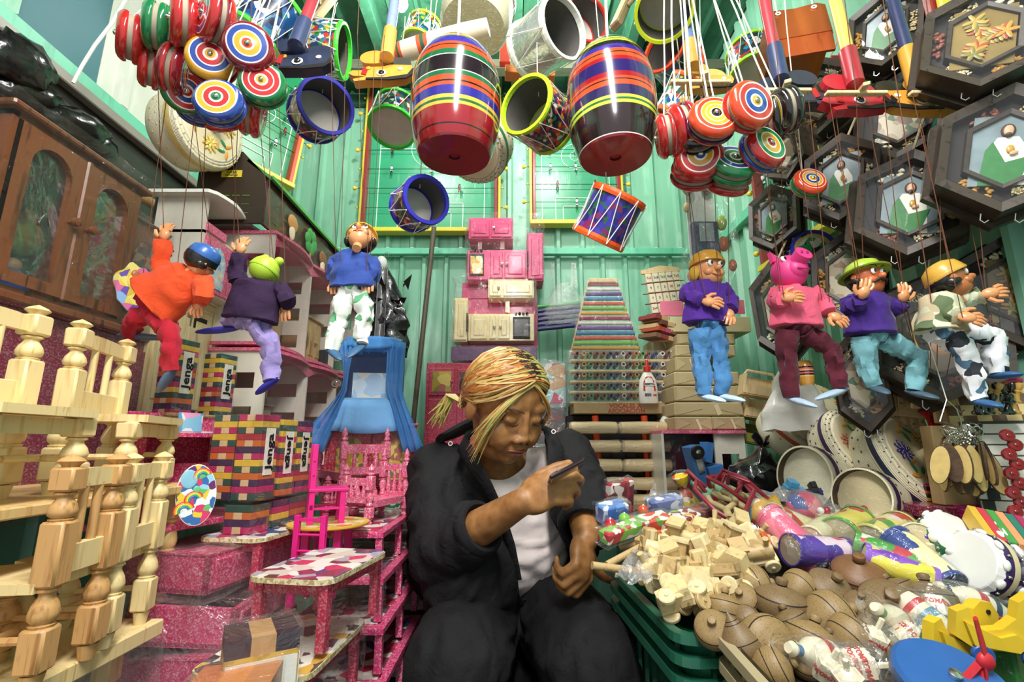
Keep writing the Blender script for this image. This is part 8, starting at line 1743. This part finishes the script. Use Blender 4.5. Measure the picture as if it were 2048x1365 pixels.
# ------------------------------------------------------------------ the seated person
def px_(p):
    z = p.y*cp+(p.z-H)*sp; y = (p.z-H)*cp-p.y*sp; return 1024+F*p.x/z, 682.5-F*y/z
def inpoly(x, y, poly):
    c = False; j = len(poly)-1
    for i in range(len(poly)):
        xi, yi = poly[i]; xj, yj = poly[j]
        if (yi > y) != (yj > y) and x < (xj-xi)*(y-yi)/(yj-yi)+xi: c = not c
        j = i
    return c
def cap_(b, p0, r0, p1, r1, n=16, fl=None):
    p0, p1 = V(p0), V(p1); k = 8
    for i in range(k+1):
        u = i/k; b.ell(p0.lerp(p1, u), r0+(r1-r0)*u, WHITE, n=n, k=10)
    b.cyl(p0, p1, r0, r1, WHITE, n)
def blob(name, b, vox, sm, mat, parent, disp=None, cut=None, solid=0):
    me = b.mesh(name); o = bpy.data.objects.new('tmp', me); COL.objects.link(o)
    m = o.modifiers.new('r', 'REMESH'); m.mode = 'VOXEL'; m.voxel_size = vox
    m = o.modifiers.new('s', 'SMOOTH'); m.iterations = sm; m.factor = .5
    me2 = bpy.data.meshes.new_from_object(o.evaluated_get(bpy.context.evaluated_depsgraph_get())); bpy.data.objects.remove(o)
    bm = bmesh.new(); bm.from_mesh(me2)
    if disp:
        bm.normal_update()
        for v in bm.verts: v.co += v.normal*disp(v.co, v.normal)
    if cut:
        bm.normal_update(); bmesh.ops.delete(bm, geom=[f for f in bm.faces if cut(f.calc_center_median(), f.normal)], context='FACES')
    bd = [v for v in bm.verts if v.is_boundary]
    for _ in range(14):
        nw = {}
        for v in bd:
            nb = [e.other_vert(v).co for e in v.link_edges if e.is_boundary]
            if len(nb) == 2: nw[v] = v.co*.4+(nb[0]+nb[1])*.3
        for v, c in nw.items(): v.co = c
    for f in bm.faces: f.smooth = True; f.material_index = 0
    bm.to_mesh(me2); bm.free(); me2.materials.clear(); me2.materials.append(mat); me2.name = name
    return link(name, me2, parent, solid=solid)
def folds(amp, sc, dirv=(1, 1, 1), seed=0, fine=.3):
    def f(p, n):
        q = V((p.x*dirv[0], p.y*dirv[1], p.z*dirv[2]))*sc+V((seed, seed, 0)); w_ = noise.noise(q*.6)*1.6; a = 1-abs(noise.noise(q+V((w_, w_, 0))))*2.2; c = noise.noise(q*2.3)
        return amp*(a*.7+c*fine)
    return f
per = thing('person', 'person with orange-blond hair in black jacket and white t-shirt looking at phone', 'person', TM((0, 1.42, 0))); MI = per.matrix_basis.inverted()
m, N, L, B = newmat('skin'); v = _tex(N, L); nz = _n(N, 'ShaderNodeTexNoise', Scale=40.0, Detail=4.0); L.new(v, nz.inputs['Vector']); r_ = _ramp(N, [(.3, '#86582f'), (.7, '#b07d4b')]); L.new(nz.outputs['Fac'], r_.inputs[0]); L.new(r_.outputs[0], B.inputs['Base Color']); B.inputs['Roughness'].default_value = .5; B.inputs['Subsurface Weight'].default_value = .12; B.inputs['Subsurface Radius'].default_value = (.01, .004, .002); SK = m
JK = cloth('#161417', .3, 1400, 1.0); TS = cloth('#f0e2de', .06, 1500, .2); PT = cloth('#111013', .25, 1400, .9)
def off(v): return V(v)-V((0, 1.42, 0))
O = lambda x, y, Y: off(P(x, y, Y))
ShL, ShR = O(872, 945, 1.31), O(1132, 915, 1.31); ElL = O(880, 1105, 1.17); ElR, CuR = O(1172, 1010, 1.2), O(1172, 1040, 1.15)
W1, W2 = O(1046, 1003, .99), O(1172, 1078, 1.08); CuL = ElL.lerp(W1, .42); NK = O(995, 915, 1.28)
Ch, Be, Hi = O(1000, 975, 1.34), O(1030, 1085, 1.38), V((.0, .03, .56))
hc = P(1012, 812, 1.17); f = V((.52, -.66, -.5)).normalized(); up = V((-.04, 0, 1)); u = (up-f*up.dot(f)).normalized(); s = u.cross(f)
HF = Matrix.Translation(off(hc)) @ Matrix((s, f, u)).transposed().to_4x4() @ Matrix.Diagonal((1.16, 1.08, 1.1, 1))
# continuous skin body: head, neck, arms, hands
b = MB(); b.T = HF; E = lambda c, r, rot=None: b.ell(c, r, WHITE, rot, 20, 12)
E((0, -.012, .028), (.074, .088, .083)); E((0, .028, -.035), (.064, .056, .062)); E((0, .02, -.075), (.062, .052, .042)); E((0, .055, -.088), (.026, .024, .022))
for q in (-1, 1): E((q*.038, .045, -.035), (.032, .034, .032)); E((q*.078, -.008, -.012), (.009, .018, .028)); E((q*.0145, .088, -.036), (.0095, .01, .0085)); E((q*.031, .066, .002), (.0165, .0135, .011)); E((q*.03, .058, .024), (.028, .018, .016)); E((q*.033, .05, -.045), (.031, .033, .03))
E((0, .09, -.032), (.0125, .012, .011)); cap_(b, (0, .074, .014), .0085, (0, .086, -.026), .011, 12); E((0, .079, -.0595), (.0235, .0105, .0052)); E((0, .078, -.068), (.019, .0105, .0058)); E((0, .068, -.064), (.034, .016, .02))
b.T = I4; cap_(b, HF @ V((0, -.03, -.05)), .052, NK, .058); cap_(b, NK, .06, Ch, .1); cap_(b, Ch, .1, Hi, .11); cap_(b, Ch, .07, ShL, .045); cap_(b, Ch, .07, ShR, .045)
cap_(b, ShL, .046, ElL, .045); cap_(b, ElL, .047, W1.lerp(ElL, .55), .041); cap_(b, W1.lerp(ElL, .55), .041, W1, .0265); cap_(b, ShR, .046, ElR, .045); cap_(b, ElR, .045, W2.lerp(ElR, .5), .04); cap_(b, W2.lerp(ElR, .5), .04, W2, .0275)
def hand(b, W, y, z, sg, curls, th, spread=.1, sc=1.0):
    y = V(y).normalized(); z = V(z); z = (z-y*z.dot(y)).normalized(); x = y.cross(z)*sg; Q = lambda a, c, d: W+x*a*sc+y*c*sc+z*d*sc
    rot = Matrix((x, y, z)).transposed()
    b.ell(Q(0, .038, 0), (.038*sc, .048*sc, .0165*sc), WHITE, rot, 16, 10); b.ell(Q(.02, .022, -.008), (.019*sc, .03*sc, .016*sc), WHITE, rot, 12, 8); b.ell(Q(-.02, .03, -.006), (.016*sc, .034*sc, .015*sc), WHITE, rot, 12, 8)
    for i in range(4):
        xx = (.028, .0095, -.009, -.0265)[i]; Ls = ((.041, .025, .021), (.045, .029, .022), (.042, .027, .021), (.033, .021, .019))[i]; p = Q(xx, .074-(.004, 0, .003, .011)[i], .001); a = 0; sx = (xx/.03)*spread
        for j in range(3):
            a += curls[i][j]; d = (y*math.cos(a)-z*math.sin(a)+x*sx*math.cos(a)).normalized(); q = p+d*Ls[j]*sc; r0 = (.0102, .0092, .0082)[j]*sc; r1 = (.0092, .0082, .0068)[j]*sc; cap_(b, p, r0, q, r1, 10); p = q
    p = Q(.026, .018, -.006)
    for (a, c, d), L_, r0, r1 in zip(th, (.042, .032, .026), (.0145, .0115, .0105), (.0115, .0105, .008)):
        q = p+(x*a+y*c+z*d).normalized()*L_*sc; cap_(b, p, r0*sc, q, r1*sc, 10); p = q
hand(b, W1, (.80, -.25, .38), (-.35, -.8, .3), -1, [(.5, .75, .5), (.6, .85, .5), (.75, .95, .55), (.9, 1.0, .6)], [(.45, .8, -.45), (.15, .95, -.35), (-.1, 1, -.1)])
hand(b, W2, (-.22, -.5, -.85), (.72, -.6, .1), -1, [(.75, 1.1, .7), (.85, 1.15, .7), (.9, 1.2, .7), (1.0, 1.2, .7)], [(.9, .45, -.1), (.95, .15, .05), (.95, -.05, .15)])
blob('body', b, .004, 5, SK, per)
# t-shirt, jacket, trousers
tb = lambda b, e: (cap_(b, NK+V((0, .01, -.03)), .075+e, Ch, .135+e, 24), cap_(b, Ch, .135+e, Be, .155+e, 24), cap_(b, Be, .155+e, Hi+V((0, .0, .07)), .16+e, 24), cap_(b, Ch+V((0, 0, .03)), .09+e, ShL, .058+e), cap_(b, Ch+V((0, 0, .03)), .09+e, ShR, .058+e))
b = MB(); tb(b, -.016)
tf = folds(.010, 16, (.6, 1, 1.3), 3)
blob('t_shirt', b, .008, 4, TS, per, tf, lambda c, n: c.z > NK.z+.025 or (c-NK).length < .078)
b = MB(); tb(b, 0); cap_(b, ShL, .068, ElL, .066, 20); cap_(b, ElL, .066, CuL, .056, 20); cap_(b, ShR, .066, ElR, .062, 20); cap_(b, ElR, .062, CuR, .057, 20)
cap_(b, Hi+V((-.06, -.05, .05)), .14, O(935, 1165, 1.2), .10, 20); cap_(b, ShL, .07, O(905, 1120, 1.36), .11, 20); cap_(b, ShR, .06, O(1140, 1090, 1.4), .07, 20)
open_ = [(938, 850), (1088, 870), (1100, 955), (1108, 1040), (1150, 1105), (1160, 1150), (1150, 1200), (1038, 1200), (1028, 1120), (1000, 1020), (972, 950)]
def jcut(c, n):
    w_ = c+V((0, 1.42, 0)); x, y = px_(w_)
    if w_.y < 1.42 and inpoly(x, y, open_): return True
    if (c-NK).length < .088 or (c.z > NK.z+.02 and abs(c.x-NK.x) < .1): return True
    if (c-CuL).dot((CuL-ElL).normalized()) > .028 and (c-CuL).length < .11: return True
    if (c-CuR).dot((CuR-ElR).normalized()) > .02 and (c-CuR).length < .11 and x > 1120: return True
    return False
blob('jacket', b, .0085, 4, JK, per, folds(.013, 15, (1, 1, .8), 1, .35), jcut, .005)
# collar, lapels, cuffs
b = MB(); lp = [(962, 858, 1.24), (938, 868, 1.23), (926, 892, 1.2), (948, 930, 1.17), (975, 975, 1.17), (1002, 1030, 1.185), (1022, 1090, 1.2), (1036, 1160, 1.21)]
b.tube([O(*p)+V((0, .0, 0)) for p in lp], [.012, .02, .026, .024, .018, .014, .012, .011], JK, 10, flat=.38); b.obj('front_edge', per)
b = MB(); rp = [(1075, 850, 1.27), (1098, 862, 1.24), (1112, 895, 1.2), (1110, 960, 1.18), (1112, 1030, 1.19), (1138, 1085, 1.21), (1160, 1130, 1.24)]
b.tube([O(*p) for p in rp], [.012, .02, .026, .022, .016, .012, .01], JK, 10, flat=.38); b.obj('front_edge', per)
b = MB(); b.tube([O(1080, 845, 1.3), O(1040, 830, 1.4), O(970, 835, 1.42), O(915, 862, 1.34), O(880, 878, 1.28)], [.02, .03, .034, .032, .02], JK, 10, flat=.5); b.obj('hood_collar', per)
for nm, c, d, r_ in (('cuff', CuL, CuL-ElL, .05), ('cuff', CuR, CuR-ElR, .054)):
    b = MB(); b.ring(r_, (.010, .019), JK, TM(c+d.normalized()*.022, d), 26, 10); b.obj(nm, per)
for q in ((901, 888, 1.172), (1107, 864, 1.172)):
    b = MB(); b.ring(.0045, .0018, METAL, TM(O(*q), (0, -1, .2)), 14, 6); b.ell(O(*q), (.002, .002, .002), BLACK, n=8); b.obj('snap_button', per)
KL, KR = V((-.105, -.40, .525)), V((.165, -.40, .525))
b = MB(); cap_(b, V((-.09, 0, .52)), .115, KL, .098, 20); cap_(b, V((.10, 0, .52)), .11, KR, .098, 20); cap_(b, V((-.08, .03, .52)), .12, V((.08, .03, .52)), .12, 20)
cap_(b, KL, .094, V((-.13, -.34, .1)), .06); cap_(b, KR, .094, V((.2, -.34, .1)), .06)
blob('trousers', b, .009, 4, PT, per, folds(.011, 14, (1.3, .7, 1), 5))
for q in (-.13, .2): b = MB(); b.ell((q, -.40, .045), (.05, .13, .045), paint('#1a1a1c', .5), n=16); b.obj('shoe', per)
# face details
b = MB(); b.T = HF; LD = paint('#24140e', .6)
for q in (-1, 1):
    b.tube([(q*.017, .0815, .001), (q*.024, .0845, -.0035), (q*.032, .0835, -.005), (q*.041, .078, -.003), (q*.046, .071, .0)], [.0006, .0013, .0015, .0013, .0006], LD, 6)
b.obj('eyelashes', per)
b = MB(); b.T = HF
for q in (-1, 1): b.tube([(q*.014, .083, .024), (q*.026, .0845, .030), (q*.04, .078, .031), (q*.052, .065, .026)], [.002, .0028, .0026, .001], paint('#4a2c1a', .8), 6, flat=.6)
b.obj('eyebrows', per)
b = MB(); b.T = HF; LP = paint('#8c4438', .45)
b.tube([(-.022, .0815, -.0635), (-.011, .0885, -.0605), (0, .0895, -.062), (.011, .0885, -.0605), (.022, .0815, -.0635)], [.0012, .0036, .0038, .0036, .0012], LP, 8, flat=.8); b.tube([(-.018, .083, -.0665), (0, .089, -.0695), (.018, .083, -.0665)], [.0012, .0046, .0012], LP, 8, flat=.8); b.obj('lips', per)
b = MB(); b.T = HF
for q in (-1, 1): b.ell((q*.008, .096, -.0415), (.0032, .0035, .0016), paint('#2a140c', .8), n=8)
b.obj('nostrils', per)
# hair
HO, HB, HG, HR = paint('#b06c34', .4, var=.3, bs=300), paint('#cdae6c', .4, var=.25, bs=300), paint('#aeab5c', .4, var=.2, bs=300), paint('#2c2018', .5)
hr = random.Random(4); SCt, SRd = V((0, -.014, .026)), V((.079, .094, .088))
def on(d, k=1.0): d = d.normalized(); return SCt+V((d.x*SRd.x, d.y*SRd.y, d.z*SRd.z))*k
b = MB(); b.T = HF; rows = []
for i in range(17):
    th_ = i/16*1.75; row = []
    for j in range(40):
        a = 2*pi*j/40; lim = th_
        fr = max(0, math.sin(a)); lim = th_*(1-.46*fr**1.2)
        row.append(on(V((math.sin(lim)*math.cos(a), math.sin(lim)*math.sin(a), math.cos(lim))), 1.015))
    rows.append(row)
b.grid(rows, HB, closed=True); b.obj('hair_base', per)
knot = V((-.062, -.07, -.03)); b = MB(); b.T = HF
for i in range(560):
    sd = -1 if i % 5 < 3 else 1; y0 = hr.uniform(-.9, .82); st = V((.03+hr.uniform(-.02, .02), y0, 1.05-abs(y0)*.45)).normalized(); pts = []; k = 1.03+hr.uniform(0, .10); w_ = hr.uniform(-1, 1)
    if sd < 0: mid = V((-1, .45*y0+.25*w_-.05, .0+hr.uniform(-.45, .4))).normalized(); en = V((-.55, -.8, -.3+hr.uniform(-.15, .2))).normalized()
    else: mid = V((1, .3*y0+.2*w_-.1, .1+hr.uniform(-.35, .35))).normalized(); en = V((.25, -1, -.35+hr.uniform(-.2, .2))).normalized()
    n_ = 9
    for j in range(n_+1):
        t_ = j/n_; d = (st*(1-t_)**2+mid*2*t_*(1-t_)*1.2+en*t_**2); q = on(d, k+.012*math.sin(t_*9+i)); pts.append(q)
    if sd < 0: pts.append(knot+V((hr.uniform(-.01, .01), hr.uniform(-.01, .01), hr.uniform(-.01, .01))))
    mt = hr.choices([HO, HB, HG], [5, 4, 1])[0] if sd < 0 else hr.choices([HO, HB, HG], [1, 4, 4])[0]
    b.tube(pts, [.0016]+[.0021]*(len(pts)-2)+[.0008], mt, 4, cap=False)
b.obj('hair', per, kind='stuff')
b = MB(); b.T = HF
for i in range(190):
    y0 = -.75+1.5*i/190; st = V((.03, y0, 1.05-abs(y0)*.45)).normalized(); sd = -1 if i % 2 else 1; e = (st+V((sd*.34*hr.uniform(.4, 1.5), hr.uniform(-.16, .16), 0))).normalized()
    b.tube([on(st, 1.12), on((st+e)/2, 1.125), on(e, 1.09)], [.0015, .0012, .0004], HR, 4, cap=False)
b.obj('dark_roots', per, kind='stuff')
b = MB(); b.T = HF
for i in range(46):   # loose front locks
    sd = -1 if i % 4 else 1; st = V((.03, .78+hr.uniform(-.1, .08), .62)).normalized(); a = on(st, 1.05); e = V((sd*(.080+hr.uniform(-.012, .012)), .045+hr.uniform(-.02, .02), -.075+hr.uniform(-.03, .03) if sd < 0 else -.02)); m_ = V((sd*(.076+hr.uniform(-.012, .012)), .07+hr.uniform(-.01, .01), .03))
    b.tube([a*(1-t_)**2+m_*2*t_*(1-t_)+e*t_*t_ for t_ in [j/8 for j in range(9)]], [.0018]*7+[.0012, .0005], (HB, HO, HG)[i % 3], 4, cap=False)
for i in range(60):   # pony tail
    e = knot+V((-.03+hr.uniform(-.02, .015), -.03+hr.uniform(-.02, .02), -.05+hr.uniform(-.03, .02))); b.tube([knot, knot+V((-.02+hr.uniform(-.012, .012), -.025, .008)), e], [.003, .003, .0008], HG if i % 3 else HB, 4, cap=False)
b.obj('loose_locks', per, kind='stuff')
# phone held in the hand
ph = thing('smartphone', 'dark smartphone held up in the raised hand of the seated person', 'phone', Matrix.Translation(P(1132, 943, .935)) @ Matrix((V((.82, .1, .40)).normalized(), V((.0, -.97, .24)).normalized(), V((.82, .1, .40)).normalized().cross(V((0, -.97, .24)).normalized()))).transposed().to_4x4())
b = MB(); b.box((0, .0, 0), (.075, .145 if 0 else .06, .008), paint('#3a2c30', .25, metal=.5), ch=.003); b.obj('phone_body', ph); b = MB(); b.box((0, 0, .0045), (.069, .055, .001), paint('#0b0c10', .06, coat=1)); b.obj('screen', ph)
b = MB(); b.box((-.025, .015, -.0045), (.012, .02, .001), paint('#15151a', .1)); b.obj('camera_bump', ph)
# stool
t = thing('stool', 'low black stool under the seated person', 'stool', TM((.0, 1.4, 0))); b = MB(); b.box((0, -.05, .405), (.36, .42, .05), paint('#101012', .5), ch=.01); b.obj('seat', t)
for x in (-.15, .15):
    for y in (-.2, .12): b = MB(); b.cyl((x, y, 0), (x, y, .38), .014, None, paint('#17171a', .4), 10); b.obj('leg', t)
bpy.context.view_layer.update()
